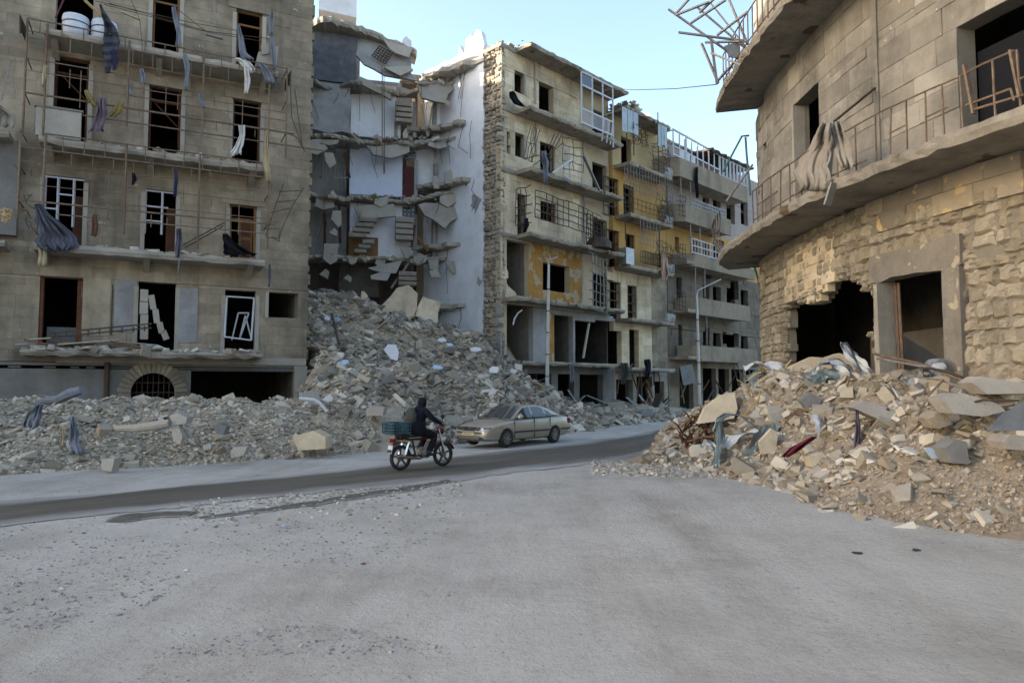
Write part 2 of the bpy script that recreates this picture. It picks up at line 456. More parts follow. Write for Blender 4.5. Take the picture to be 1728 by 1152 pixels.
def cells(s0, s1, z0, z1, holes, course, blen, rng, polys=()):
    zs = [z0]
    while zs[-1] + course * 1.4 < z1: zs.append(zs[-1] + course)
    zs.append(z1)
    he = sorted({round(z, 3) for h in holes for z in (h[2], h[3]) if z0 < z < z1})
    zs = [z for z in zs if all(abs(z - e) > course * 0.3 for e in he) or z in (z0, z1)] + he
    zs = sorted(set(zs))
    out = []
    for za, zb in zip(zs, zs[1:]):
        if zb - za < 0.03: continue
        m = (za + zb) / 2
        iv = [(s0, s1)]
        for h in holes:
            if h[2] < m < h[3]:
                nv = []
                for a, b in iv:
                    if h[1] <= a or h[0] >= b: nv.append((a, b)); continue
                    if h[0] > a: nv.append((a, h[0]))
                    if h[1] < b: nv.append((h[1], b))
                iv = nv
        for a, b in iv:
            s = a
            while s < b - 1e-4:
                L = rng.uniform(*blen)
                if s == a: L *= rng.uniform(0.45, 1)
                e = s + L if b - (s + L) > blen[0] * 0.4 else b
                if not any(inpoly((s + e) / 2, m, p) for p in polys): out.append((s, e, za, zb))
                s = e
    return out
def place(F, s, z, o, L, dep, h):
    """matrix of a unit block: front at offset o + dep/2"""
    m = Matrix.Identity(4)
    for i, (ax, k) in enumerate(((F.D, L), (-F.N, dep), (Vector((0, 0, 1)), h))):
        m[0][i], m[1][i], m[2][i] = ax * k
    m.translation = F.P(s, z, o)
    return m
def view_size(p, a, b):
    y = max(1.0, p.y)
    u = 864 + FPX * p.x / y
    return (a * b / y ** 2) * (1.0 if -60 < u < 1790 and p.z < 0.62 * y + 4 else 0.001)
def lay(F, cl, mat, parent, name='stone_block', n=300, dep=0.1, proud=0.02, rng=random, face=None, gap=0.0):
    """masonry: the n blocks largest in view as parts, the rest joined"""
    ms = blocks_of(mat)
    it = []
    for s0, s1, z0, z1 in cl:
        Fq = F(( s0 + s1) / 2) if callable(F) else F
        sm = 0.0 if callable(F) else (s0 + s1) / 2
        o = rng.uniform(0, proud)
        mx = place(Fq, sm, (z0 + z1) / 2, o - dep / 2, s1 - s0 - gap, dep, z1 - z0 - gap)
        it.append((view_size(mx.translation, s1 - s0, z1 - z0), mx))
    it.sort(key=lambda q: -q[0])
    for i, (w, mx) in enumerate(it[:n]):
        ob = bpy.data.objects.new(name, rng.choice(ms))
        ob.matrix_world = mx
        COL.objects.link(ob)
        if parent is not None:
            ob.parent = parent; ob.matrix_parent_inverse = Matrix.Translation(-WL[parent.name])
    rest = it[n:]
    if rest:
        base = [(np.array([v.co[:] for v in m.vertices]), np.array([p.vertices[:] for p in m.polygons])) for m in ms]
        V, Fc, k = [], [], 0
        for w, mx in rest:
            v, f = rng.choice(base); A = np.array(mx)
            V.append(v @ A[:3, :3].T + A[:3, 3]); Fc.append(f + k); k += len(v)
        me = mesh_np('stone_courses', np.vstack(V), np.vstack(Fc), mat)
        ob = bpy.data.objects.new('stone_courses', me)
        link(ob, parent, kind='stuff')
def backing(F, cl, mat, parent, thick=0.35, back=-0.02, name='wall'):
    b = MB()
    for s0, s1, z0, z1 in cl:
        if callable(F):
            Fq = F((s0 + s1) / 2); h = (s1 - s0) / 2
            b.fbox(Fq, -h, h, z0, z1, back - thick, back)
        else: b.fbox(F, s0, s1, z0, z1, back - thick, back)
    return b.build(name, mat, parent, recalc=False)
ROCKM = {}
def rock_meshes(mat, n=20):
    if mat in ROCKM: return ROCKM[mat]
    out = []
    for i in range(n):
        rg = random.Random(100 + i)
        bm = bmesh.new()
        fl = rg.choice((0.2, 0.3, 0.45, 0.6, 0.8)); wd = rg.uniform(.55, 1); kind = i % 4
        for k in range(8):
            d = Vector(((k & 1) - .5, ((k >> 1 & 1) - .5) * wd, ((k >> 2 & 1) - .5) * fl))
            j_ = .10 if kind < 2 else .2
            d += Vector((rg.uniform(-j_, j_), rg.uniform(-j_, j_) * wd, rg.uniform(-j_, j_) * fl))
            if kind == 3 and k in (5, 7): d.z -= fl * rg.uniform(.5, .9)          # wedge
            bm.verts.new(d)
            if kind == 2 and k == 6: bm.verts.new(d + Vector((rg.uniform(.1, .25), -.1, rg.uniform(.02, .1))))
        bmesh.ops.convex_hull(bm, input=bm.verts)
        for v in [v for v in bm.verts if not v.link_faces]: bm.verts.remove(v)
        bmesh.ops.triangulate(bm, faces=bm.faces)
        bmesh.ops.recalc_face_normals(bm, faces=bm.faces)
        me = bpy.data.meshes.new('stone'); bm.to_mesh(me); bm.free()
        me.materials.append(M(mat)); out.append(me)
    ROCKM[mat] = out
    return out
def rock_np(mat):
    return [(np.array([v.co[:] for v in m.vertices]), np.array([p.vertices[:] for p in m.polygons])) for m in rock_meshes(mat)]
def scatter(name, items, mat, rng, parent=None, flat=0.0, **kw):
    """items = (x, y, z, size): many stones joined into one mesh"""
    base = rock_np(mat); V, Fc, k = [], [], 0
    for x, y, z, s in items:
        v, f = base[rng.randrange(len(base))]
        e = Euler((rng.uniform(-.7, .7), rng.uniform(-.7, .7), rng.uniform(0, 6.28))).to_matrix() if not flat else Euler((rng.uniform(-flat, flat), rng.uniform(-flat, flat), rng.uniform(0, 6.28))).to_matrix()
        A = np.array(e) * s * np.array([rng.uniform(.75, 1.35), 1.0, rng.uniform(.7, 1.1)])[None, :]
        V.append(v @ A.T + np.array([x, y, z])); Fc.append(f + k); k += len(v)
    me = mesh_np(name, np.vstack(V), np.vstack(Fc), mat)
    return link(bpy.data.objects.new(name, me), parent, **kw)
def stone(name, p, size, mat, rng, rot=None, scale=None, **kw):
    o = bpy.data.objects.new(name, rng.choice(rock_meshes(mat)))
    o.location = p
    o.rotation_euler = rot or (rng.uniform(-.6, .6), rng.uniform(-.6, .6), rng.uniform(0, 6.28))
    sc = scale or (rng.uniform(.75, 1.35), 1.0, rng.uniform(.7, 1.1))
    o.scale = tuple(size * k for k in sc)
    return link(o, None, **kw)

# ------------------------------------------------------------------ ground and road
def gh(x, y):
    n = mn.noise((x * .25, y * .25, 3.1)) * .05 + mn.noise((x * .9, y * .9, 7.7)) * .018
    if y < 24: n += mn.noise((x * 3.1, y * 3.1, 1.2)) * .010
    return n
t = NT('dust_ground')
P_ = t.pos()
st = t.noise(0.9, 4, 0.6, stretch=(1.3, 0.16, 1))
rot = t.n('Mapping'); rot.inputs['Rotation'].default_value = (0, 0, R(38)); rot.inputs['Scale'].default_value = (1.6, 0.14, 1); t.l(P_, rot.inputs[0])
st2 = t.noise(1.1, 4, 0.6, vec=rot.outputs[0])
f = t.math('ADD', t.math('MULTIPLY', t.noise(0.3, 8, 0.72), .62), t.math('ADD', t.math('MULTIPLY', st, .18), t.math('MULTIPLY', st2, .2)))
col = t.ramp(f, [(0.34, c8(154, 147, 136)), (0.44, c8(180, 174, 163)), (0.53, c8(196, 191, 181)), (0.66, c8(208, 204, 195))])
sp_ = t.math('MULTIPLY', t.ramp(t.noise(14, 6, 0.8), [(0.55, (0, 0, 0)), (0.68, (1, 1, 1))]), t.ramp(t.noise(0.5, 4, 0.6), [(0.4, (.15, .15, .15)), (0.62, (1, 1, 1))]))
col = t.mix(t.math('MULTIPLY', sp_, .7), col, c8(112, 104, 94))
fn = t.ramp(t.noise(45, 3, 0.8), [(0.3, (0, 0, 0)), (0.7, (1, 1, 1))])
col = t.mix(0.07, col, fn, 'OVERLAY')
t.bump(t.math('ADD', t.noise(9, 8, 0.72), t.math('MULTIPLY', t.noise(40, 5, 0.7), .35)), 1.0, 0.05)
t.out(col, 0.95, spec=0.1)
xs = np.concatenate([[-1500, -500, -200, -90, -60], np.arange(-44, 40, 0.3), [45, 60, 90, 200, 500, 1500]])
ys = np.concatenate([[-900, -300, -120, -50, -20, -8, -3], np.arange(0, 30, 0.22), np.arange(30, 62, 0.6), [66, 75, 90, 130, 250, 600, 2500]])
V = [(x, y, gh(x, y) if abs(x) < 60 and -10 < y < 70 else 0) for y in ys for x in xs]
nx, ny = len(xs), len(ys)
idx = np.arange(nx * ny).reshape(ny, nx)
Fq = np.stack([idx[:-1, :-1], idx[:-1, 1:], idx[1:, 1:], idx[1:, :-1]], -1).reshape(-1, 4)
me = mesh_np('ground', np.array(V), Fq, 'dust_ground')
me.polygons.foreach_set('use_smooth', [True] * len(me.polygons))
link(bpy.data.objects.new('ground', me), kind='structure')

def resample(pts, n):
    pts = [Vector(p) for p in pts]
    L = [0]
    for a, b in zip(pts, pts[1:]): L.append(L[-1] + (b - a).length)
    out = []
    for i in range(n):
        s = L[-1] * i / (n - 1); j = 0
        while j < len(L) - 2 and L[j + 1] < s: j += 1
        out.append(pts[j].lerp(pts[j + 1], (s - L[j]) / max(1e-6, L[j + 1] - L[j])))
    return out
t = NT('asphalt')
uvn = t.n('UVMap').outputs[0]
sep = t.n('SeparateXYZ'); t.l(uvn, sep.inputs[0])
mp = t.n('Mapping'); mp.inputs['Scale'].default_value = (26, 5, 1); t.l(uvn, mp.inputs[0])
lane = t.noise(1.0, 5, 0.6, vec=mp.outputs[0])
mp2 = t.n('Mapping'); mp2.inputs['Scale'].default_value = (7, 16, 1); t.l(uvn, mp2.inputs[0])
trk = t.noise(1.0, 4, 0.55, vec=mp2.outputs[0])
col = t.ramp(t.math('ADD', t.math('MULTIPLY', lane, .5), t.math('MULTIPLY', trk, .5)), [(0.35, c8(82, 76, 66)), (0.5, c8(96, 90, 79)), (0.66, c8(114, 107, 95))])
edge = t.math('MULTIPLY', t.math('ABSOLUTE', t.math('SUBTRACT', sep.outputs[1], 0.5)), 2.0)
em = t.math('ADD', edge, t.math('MULTIPLY', t.math('SUBTRACT', lane, 0.5), 0.9))
far_ = t.math('MULTIPLY', t.math('SUBTRACT', sep.outputs[0], 0.42), 1.1)
em = t.math('ADD', em, t.math('MAXIMUM', far_, 0.0))
col = t.mix(t.ramp(em, [(0.62, (0, 0, 0)), (1.0, (1, 1, 1))]), col, c8(172, 169, 162))
gr = t.ramp(t.noise(16, 4, 0.8), [(0.60, (0, 0, 0)), (0.74, (1, 1, 1))])
col = t.mix(t.math('MULTIPLY', gr, 0.35), col, c8(150, 140, 126))
t.bump(t.noise(30, 5, 0.7), 0.4, 0.02)
t.out(col, t.ramp(trk, [(0.3, (.62, .62, .62)), (0.7, (.9, .9, .9))]), spec=0.3)
far_e = [gp(*p) for p in ((0, 848), (110, 839), (219, 830), (369, 812), (540, 797), (660, 784), (762, 771), (845, 761), (980, 746), (1050, 737), (1100, 728), (1150, 714))]
near_e = [gp(*p) for p in ((0, 887), (165, 872), (300, 857), (435, 842), (560, 830), (700, 816), (774, 811), (870, 796), (980, 785), (1060, 777), (1130, 752))]
d0 = (far_e[0] - far_e[2]); d1 = far_e[-1] - far_e[-2]
far_e = [far_e[0] + d0 * 3] + far_e + [far_e[-1] + Vector((14, 22, 0)), far_e[-1] + Vector((30, 60, 0))]
near_e = [near_e[0] + (near_e[0] - near_e[2]) * 5] + near_e + [near_e[-1] + Vector((15.5, 23, 0)), near_e[-1] + Vector((32, 66, 0))]
NL, NA = 420, 26
fe, ne = resample(far_e, NL), resample(near_e, NL)
b = MB(); pts = []; 
for j in range(NA):
    for i in range(NL):
        k = j / (NA - 1)
        p = ne[i].lerp(fe[i], k)
        w = 0.14 * mn.noise((p.x * .7, p.y * .7, 5)) + 0.10 * mn.noise((p.x * 2.6, p.y * 2.6, 9)) + 0.05 * mn.noise((p.x * 7, p.y * 7, 2))
        if j in (0, NA - 1): p = p + (fe[i] - ne[i]).normalized() * w * (2.6 if j == 0 else 1.0)
        pts.append((p.x, p.y, gh(p.x, p.y) + (0.012 if p.y < 30 else 0.03)))
b.grid(pts, NL, NA); b.smooth = True
b.build('road', 'asphalt', kind='structure', recalc=False)
# broken edge of the asphalt: dark hollow and loose lumps
rg = random.Random(5)

def ribbon(name, cl, w, mat='asphalt', seed=1, n=90, m=7, dz=.018):
    """strip of bare asphalt along points of the street"""
    C_ = resample([gp(*p) for p in cl], n); pts = []
    for j in range(m):
        for i in range(n):
            a, b_ = C_[max(0, i - 1)], C_[min(n - 1, i + 1)]; d = (b_ - a).normalized(); nn = Vector((-d.y, d.x, 0)); k = j / (m - 1) * 2 - 1
            ww = w * (.35 + .65 * math.sin(math.pi * (i + .5) / n)) * (1 + .5 * mn.noise((C_[i].x * 1.3, C_[i].y * 1.3, seed)))
            p = C_[i] + nn * (k * ww / 2 + .12 * mn.noise((C_[i].x * 2.2, C_[i].y * 2.2, seed + k)))
            pts.append((p.x, p.y, gh(p.x, p.y) + dz))
    b = MB(); b.grid(pts, n, m); b.smooth = True
    b.uv = {k_: (v[0] * .3, v[1]) for k_, v in b.uv.items()}
    return b.build(name, mat, kind='structure', recalc=False)
ribbon('road_patch', ((340, 876), (420, 864), (520, 850), (640, 832), (760, 810)), .5, seed=3, dz=.013)
ribbon('road_patch', ((190, 882), (230, 872), (280, 868), (330, 868)), .8, seed=5, n=40, dz=.013)
# ------------------------------------------------------------------ left apartment building
FA = Fac((-8.1, 28.0), (1.98, 1.0))
A = empty('apartment_building', FA.P(-8, 0), 'stone apartment building with rusty balcony cages at the left of the street', 'building')
OB = 1.15                                     # balcony depth
rg = random.Random(11)
zslab = [FA.Z(450, v, OB) for v in (596, 438, 279, 117)]      # balcony floors, lowest first
TOP_A = 20.6
sL, sR = FA.S(38, OB, 300), FA.S(452, OB, 300)
HA = {}
for k, (u0, v0, u1, v1) in {'t0': (95, -30, 158, 30), 't1': (257, -22, 304, 74), 't2': (398, 18, 443, 98), 'r0': (90, 97, 150, 206), 'r1': (250, 146, 306, 243), 'r2': (392, 168, 440, 262),
        's0': (74, 298, 141, 396), 's1': (244, 321, 297, 412), 's2': (387, 345, 433, 432), 'f0': (66, 467, 137, 566), 'f1': (232, 477, 296, 578), 'f2': (379, 490, 431, 580), 'f3': (452, 494, 503, 536)}.items():
    HA[k] = FA.rect(u0, v0, u1, v1)
for r_, z in (('f', zslab[0]), ('s', zslab[1]), ('r', zslab[2]), ('t', zslab[3])):      # doors reach the balcony floor
    for i in range(3):
        h = HA[r_ + str(i)]; HA[r_ + str(i)] = (h[0], h[1], z + .02, h[3])
holes = list(HA.values())
s1t = HA['t1']; up = zslab[3] + (zslab[3] - zslab[2])
for k in ('t0', 't1', 't2'):
    h = HA[k]; holes.append((h[0], h[1], up + .05, up + 2.5))
zg = FA.Z(250, 612)
cl = cells(-26, 0, zg, TOP_A, holes, 0.37, (0.5, 0.95), rg)
lay(FA, cl, 'stone_a', A, n=300, rng=rg, proud=0.012)
backing(FA, cl, 'stone_a_mortar', A, 0.4, back=-.004)
# ground floor: rendered wall, arch, garage
gar = FA.rect(320, 626, 494, 800); gar = (gar[0], gar[1], -0.2, gar[3])
arch = FA.rect(219, 629, 293, 800)
ac, ar, az = (arch[0] + arch[1]) / 2, (arch[1] - arch[0]) / 2, arch[3] - (arch[1] - arch[0]) / 2
slots = [FA.rect(u0, 617, u1, 621) for u0, u1 in ((-20, 13), (35, 73), (94, 119), (133, 145), (160, 186))]
g2 = (arch[0], arch[1], -0.2, arch[3])
cg = cells(-26, -0.0, -0.2, zg - .02, [gar, g2] + slots, 5.0, (40, 50), rg)
backing(FA, cg, 'concrete_grey', A, 0.35, back=-0.01, name='ground_floor_wall')
b = MB()                                     # spandrels beside the arch crown
for sg in (-1, 1):
    poly = [(ac + sg * ar, az)] + [(ac + sg * ar * math.cos(a), az + ar * math.sin(a)) for a in np.linspace(0.05, math.pi / 2, 9)] + [(ac + sg * ar, az + ar)]
    b.prism(FA, poly, -0.3, -0.012)
b.build('arch_spandrel', 'concrete_grey', A)
for k in range(17):                          # ring of arch stones
    a0, a1 = math.pi * k / 17 + .012, math.pi * (k + 1) / 17 - .012
    r1 = ar + 0.42 + rg.uniform(-.02, .02)
    poly = [(ac + ar * math.cos(a0), az + ar * math.sin(a0)), (ac + r1 * math.cos(a0), az + r1 * math.sin(a0)), (ac + r1 * math.cos(a1), az + r1 * math.sin(a1)), (ac + ar * math.cos(a1), az + ar * math.sin(a1))]
    MB().prism(FA, poly, -0.12, 0.05 + rg.uniform(0, .015)).build('arch_stone', 'stone_a', A)
for sg in (-1, 1):
    for k in range(4):
        z1 = az - k * 0.34 - .01
        a_, b_ = sorted((ac + sg * ar, ac + sg * (ar + .4)))
        MB().fbox(FA, a_, b_, z1 - .32, z1, -0.12, 0.05).build('arch_stone', 'stone_a', A)
b = MB()                                     # grille in the arch
for k in range(1, 8): b.bar(FA.P(ac - ar + 2 * ar * k / 8, -0.1, -.2), FA.P(ac - ar + 2 * ar * k / 8, az + ar * math.sin(math.acos(1 - 2 * k / 8)), -.2), .025)
for z in (az, az - .5, az + .35): b.bar(FA.P(ac - ar, z, -.19), FA.P(ac + ar, z, -.19), .03)
b.build('arch_grille', 'iron_dark', A)
# band over the ground floor and corner pier
MB().fbox(FA, sL + 1.0, -0.02, zg - .03, zg + .25, -.1, .06).build('floor_band', 'concrete', A)
bb = MB(); bb.fbox(FA, gar[1] + .02, gar[1] + .5, -.2, zg - .05, -.2, .07); bb.build('garage_pier', 'concrete_pale', A)
pil = MB(); pil.tube([FA.P(FA.S(189), -.1, .08), FA.P(FA.S(189), zg, .08)], .09, 8); pil.build('drain_pipe', 'iron_dark', A)
# interior shell: floors, back wall, partitions
b = MB()
b.fbox(FA, -26, -.05, 0, TOP_A, -8.2, -8.0)
b.fbox(FA, -26, 0.0, TOP_A - .2, TOP_A, -16, -.4)
for z in zslab + [up]: b.fbox(FA, -25.9, -.4, z - .3, z, -8, -.42)
for s in (-25.9, -18.5, HA['f0'][1] + 1.2, HA['f1'][1] + 1.0): b.fbox(FA, s - .1, s + .1, 0 if s < -18 else zslab[0], TOP_A - .3, -7.9, -.45)
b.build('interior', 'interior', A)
sw = MB(); sw.fbox(FA, -.42, -.03, 0, TOP_A, -17, -.36); sw.build('end_wall', 'stone_a', A)  # wall, like the roof, run deeper than the rooms to block the sun
# corner quoins shown broken on the open edge
for k in range(46):
    z = zg + .2 + k * .5
    if z > TOP_A - .5: break
    MB().fbox(FA, -.02, rg.uniform(.03, .14), z, z + rg.uniform(.25, .46), -.38, -rg.uniform(.03, .12)).build('broken_quoin', 'stone_a', A)
# balconies
def ragged_slab(F, s0, s1, z, th, o0, o1, mat, parent, rng, name='balcony_slab', amp=0.06, step=0.3):
    """slab whose free edge is chipped"""
    n = max(4, int((s1 - s0) / step))
    top = [F.P(s0, z, o0)]; 
    edge = []
    for i in range(n + 1):
        s = s0 + (s1 - s0) * i / n
        edge.append((s, o1 + rng.uniform(-amp, amp * .4), rng.uniform(-amp, amp) * .5, rng.uniform(-amp, amp) * .6))
    b = MB()
    V = []
    for s, o, dt, db in edge: V += [F.P(s, z, o0), F.P(s, z + dt, o - rng.uniform(0, .04)), F.P(s, z - th * .5, o + rng.uniform(-.02, .02)), F.P(s, z - th + db, o - .03 - rng.uniform(0, amp)), F.P(s, z - th, o0)]
    fs = [(5 * i + k, 5 * i + 5 + k, 5 * i + 5 + (k + 1) % 5, 5 * i + (k + 1) % 5) for i in range(n) for k in range(5)]
    fs += [(0, 1, 2, 3, 4), tuple(5 * n + k for k in (4, 3, 2, 1, 0))]
    return b.add(V, fs).build(name, mat, parent)
BAL = []
for i, z in enumerate(zslab):
    uL = (45, 60, 62, 64)[i]
    s0 = FA.S(uL, OB, 300); s1 = FA.S(450 if i < 3 else 466, OB, 300)
    BAL.append(ragged_slab(FA, s0, s1, z, (.20, .24, .22, .22)[i], -.02, OB, 'concrete', A, rg, amp=(.09, .05, .06, .05)[i]))
    if i in (1, 2, 3):
        b = MB()
        for s in (s0 + .25, (s0 + s1) / 2 - .3, s1 - .45):      # brackets under the slab
            b.prism(Fac(FA.P(s, 0), FA.N, FA.D), [(0, z - .22), (0.9, z - .23), (0.3, z - .5), (0, z - .62)], -.1, .1)
        b.build('bracket', 'concrete', BAL[-1], kind='stuff')
# iron cages: posts and rails on the balcony line, sub-parts of each slab
def cage(i, zt, zb, posts, horiz, verts, mat='rust', s0=sL, s1=sR, o=OB + .03):
    b = MB()
    for s, za, zc in posts: b.bar(FA.P(s, za, o), FA.P(s, zc, o), .05)
    for sa, sb, z, w in horiz: b.bar(FA.P(sa, z, o), FA.P(sb, z, o), w)
    for s, za, zc in verts: b.bar(FA.P(s, za, o + .002), FA.P(s, zc, o + .002), .022)
    for s in (s0, s1):
        for z in (zt, zb, (zt + zb) / 2): b.bar(FA.P(s, z, .02), FA.P(s, z, o), .03)
    return b.build('balcony_cage', mat, BAL[i])
def sv(u, v, o=OB): return FA.px(u, v, o)
# cage of the second row (under the top slab)
zt, zr, zr2 = sv(45, 31)[1], sv(260, 190)[1], sv(260, 213)[1]
sA, sB = sv(44, 100)[0], sv(484, 160)[0]
zb_ = zslab[2]
d_ = zt - zr
P2 = [(sA, zb_ - .1, zt), (sv(78, 100)[0], zb_, zt - .05), (sv(217, 120)[0], zb_ + .7, zt - .1), (sv(343, 150)[0], zb_ + .75, zt - .1), (sv(454, 170)[0], zb_ - 1.0, zt - .05), (sB, zb_ + .4, zt)]
H2 = [(sA, sB, zt, .04), (sA, sB, zt - .42, .03), (sA, sB, zt - .95, .022), (sA, sv(217, 120)[0], zt - 1.35, .03), (sA, sB, zt - 1.75, .022), (sv(217, 120)[0], sB, zt - 2.05, .022), (sA, sB + .3, zr, .055), (sv(140, 190)[0], sB + 1.4, zr2, .04)]
V2 = []
s = sA + .35; k = 0
while s < sB:
    V2.append((s, zt - .42, zt)); V2.append((s + .25, zt - .95, zt - .42)); s += .62; k += 1
for u, v0, v1 in ((118, 118, 150), (136, 120, 183), (160, 145, 170), (164, 146, 168), (235, 160, 200), (280, 140, 191), (300, 160, 186), (340, 160, 215), (362, 165, 180), (365, 208, 222), (388, 200, 220), (409, 170, 212), (430, 220, 232), (480, 170, 190)):
    V2.append((sv(u, (v0 + v1) / 2)[0], sv(u, v1)[1], sv(u, v0)[1]))
cage(2, zt, zr, P2, H2, V2, s0=sA, s1=sB)
for u, v in ((36, 32), (489, 124)):          # tin end plates and thrown-out struts
    b = MB(); s, z = sv(u, v)
    b.prism(Fac(FA.P(s, 0), FA.N, FA.D), [(0.1, z + .1), (OB + .25, z), (OB + .1, z - .55), (OB - .2, z - .35), (0.1, z - .3)], -.02, .02)
    b.build('tin_end_plate', 'iron_dark', BAL[2])
b = MB()
for seg in (((489, 130), (492, 200), (513, 255)), ((497, 150), (502, 190), (510, 250)), ((484, 226), (500, 232), (514, 256))):
    b.tube([FA.P(*sv(u, v), OB + .05) for u, v in seg], .018, 5)
b.build('bent_strut', 'iron_dark', BAL[2], kind='stuff')
# cage of the third row
zt3 = sv(78, 226)[1]; zr3 = sv(150, 349)[1]; zr3b = sv(150, 367)[1]
sA3, sB3 = sv(32, 300)[0], sv(453, 330)[0]
P3 = [(sv(74, 300)[0], zslab[1] + .9, zt3), (sA3, zslab[1] + .7, zt3 - .35), (sv(212, 300)[0], zslab[1] + .5, zt3), (sv(336, 320)[0], zslab[1] + .2, zt3), (sB3, zslab[1] + .4, zt3)]
H3 = [(sv(74, 300)[0], sB3, zt3, .035), (sA3, sB3, zt3 - .55, .045), (sA3, sB3, zt3 - 1.0, .022), (sA3, sv(212, 300)[0], zt3 - 1.75, .022), (sv(212, 300)[0], sB3, zt3 - 1.5, .022), (sv(155, 300)[0], sB3, zt3 - 2.1, .022), (sA3, sB3 + .25, zr3, .05), (sv(98, 300)[0], sB3, zr3b, .035)]
V3 = []
s = sv(74, 300)[0] + .5
while s < sB3 - .1:
    V3.append((s, zt3 - .55, zt3)); V3.append((s + .26, zt3 - 1.0, zt3 - .55)); s += .61
for u, v0, v1 in ((99, 290, 300), (155, 305, 360), (183, 290, 372), (207, 300, 372), (234, 330, 372), (255, 362, 384), (282, 368, 380), (262, 300, 318), (310, 310, 345), (357, 335, 348), (380, 345, 395), (403, 340, 386), (402, 380, 396), (428, 325, 345)):
    V3.append((sv(u, (v0 + v1) / 2)[0], sv(u, v1)[1], sv(u, v0)[1]))
cage(1, zt3, zr3, P3, H3, V3, s0=sA3, s1=sB3)
b = MB()
for seg in (((478, 310), (462, 355), (448, 400)), ((512, 318), (492, 350), (474, 390), (470, 408)), ((470, 324), (510, 322)), ((466, 342), (500, 338)), ((456, 360), (488, 352)), ((448, 386), (472, 386), (470, 402), (450, 402)), ((458, 400), (472, 408))):
    b.tube([FA.P(*sv(u, v), OB + .05) for u, v in seg], .016, 5)
for k in range(14):
    u, v = rg.uniform(34, 55), rg.uniform(285, 380)
    b.tube([FA.P(*sv(u, v), OB + .05), FA.P(*sv(u + rg.uniform(-14, 14), v + rg.uniform(-22, 22)), OB + rg.uniform(0, .2))], .014, 5)
b.build('bent_strut', 'iron_dark', BAL[1], kind='stuff')
# windows and doors: stone jambs, frames, glazing bars, each a part
def jambs(h, mat='concrete_pale', w=.13, lint=True):
    o = None
    for a, b_ in ((h[0] - w, h[0] + .015), (h[1] - .015, h[1] + w)):
        MB().fbox(FA, a, b_, h[2], h[3] - .12 - rg.uniform(0, .1), -.15, .05).build('jamb', mat, A)
    if lint: MB().fbox(FA, h[0] - .3, h[1] + .3, h[3] - .03, h[3] + .38, -.15, .045 + rg.uniform(0, .02)).build('lintel', 'stone_a', A)
for k in ('t1', 't2', 'r0', 'r1', 'r2', 's0', 's1', 's2'): jambs(HA[k], lint=k in ('t2', 'r1', 'r2', 's2'))
def wframe(h, cols, rows, mat, inset=-.22, w=.06, z0=None, name='window_frame', top=0.0):
    b = MB()
    z0 = h[2] if z0 is None else z0
    zt_ = h[3] - top
    for k in range(cols + 1):
        s = h[0] + w / 2 + (h[1] - h[0] - w) * k / cols
        b.bar(FA.P(s, z0, inset), FA.P(s, zt_, inset), w, w)
    for k in range(rows + 1):
        z = z0 + w / 2 + (zt_ - z0 - w) * k / rows
        b.bar(FA.P(h[0], z, inset - .003), FA.P(h[1], z, inset - .003), w * .8)
    return b.build(name, mat, A)
for k, m_ in (('t1', 'wood'), ('t2', 'wood'), ('r0', 'wood_dark'), ('r1', 'wood_dark'), ('r2', 'wood_dark'), ('s2', 'wood')):
    h = HA[k]
    b = MB()
    for s in (h[0] + .04, h[1] - .04): b.bar(FA.P(s, h[2], -.2), FA.P(s, h[3], -.2), .09, .08)
    b.bar(FA.P(h[0], h[3] - .04, -.2), FA.P(h[1], h[3] - .04, -.2), .08); b.bar(FA.P(h[0], h[3] - .55, -.203), FA.P(h[1], h[3] - .55, -.203), .07)
    if k in ('r0', 'r1'): b.bar(FA.P(h[0] + .1, h[3] - .5, -.25), FA.P(h[1] - .1, h[3] - 1.3, -.5), .05)
    b.build('door_frame', m_, A)
for k in ('s0', 's1'):
    h = HA[k]
    z0 = h[2] + .8
    b = MB()
    for fr in ((.34, .74) if k == 's0' else (.55,)):
        s = h[0] + (h[1] - h[0]) * fr
        b.bar(FA.P(s, z0, -.05), FA.P(s, h[3] - .02, -.05), .085, .05)
    for fr in (.02,): b.bar(FA.P(h[0] + (h[1] - h[0]) * fr, z0, -.05), FA.P(h[0] + (h[1] - h[0]) * fr, h[3], -.05), .05)
    for z, e0, e1 in ((h[3] - .05, 0, 1), (h[3] - .62, .34 if k == 's0' else 0, .74), (h[3] - 1.15, -.2 if k == 's0' else 0, .34 if k == 's0' else .55)): b.bar(FA.P(h[0] + (h[1] - h[0]) * e0, z, -.052), FA.P(h[0] + (h[1] - h[0]) * e1, z, -.052), .05)
    b.build('window_frame', 'alu_white', A)
    MB().fbox(FA, h[1] - .32, h[1] - .02, h[2], h[3] - .6, -.26, -.2).build('shutter', 'wood_dark', A)
h = HA['s2']; b = MB().fbox(FA, h[1] - .62, h[1] - .12, h[2], h[3] - .6, -.3, -.25)
dr = b.build('door_leaf', 'wood', A)
b = MB()
for zz in (.2, 1.05): b.fbox(FA, h[1] - .54, h[1] - .2, h[2] + zz, h[2] + zz + .7, -.25, -.235)
b.build('door_panel', 'wood_dark', dr, kind='stuff')
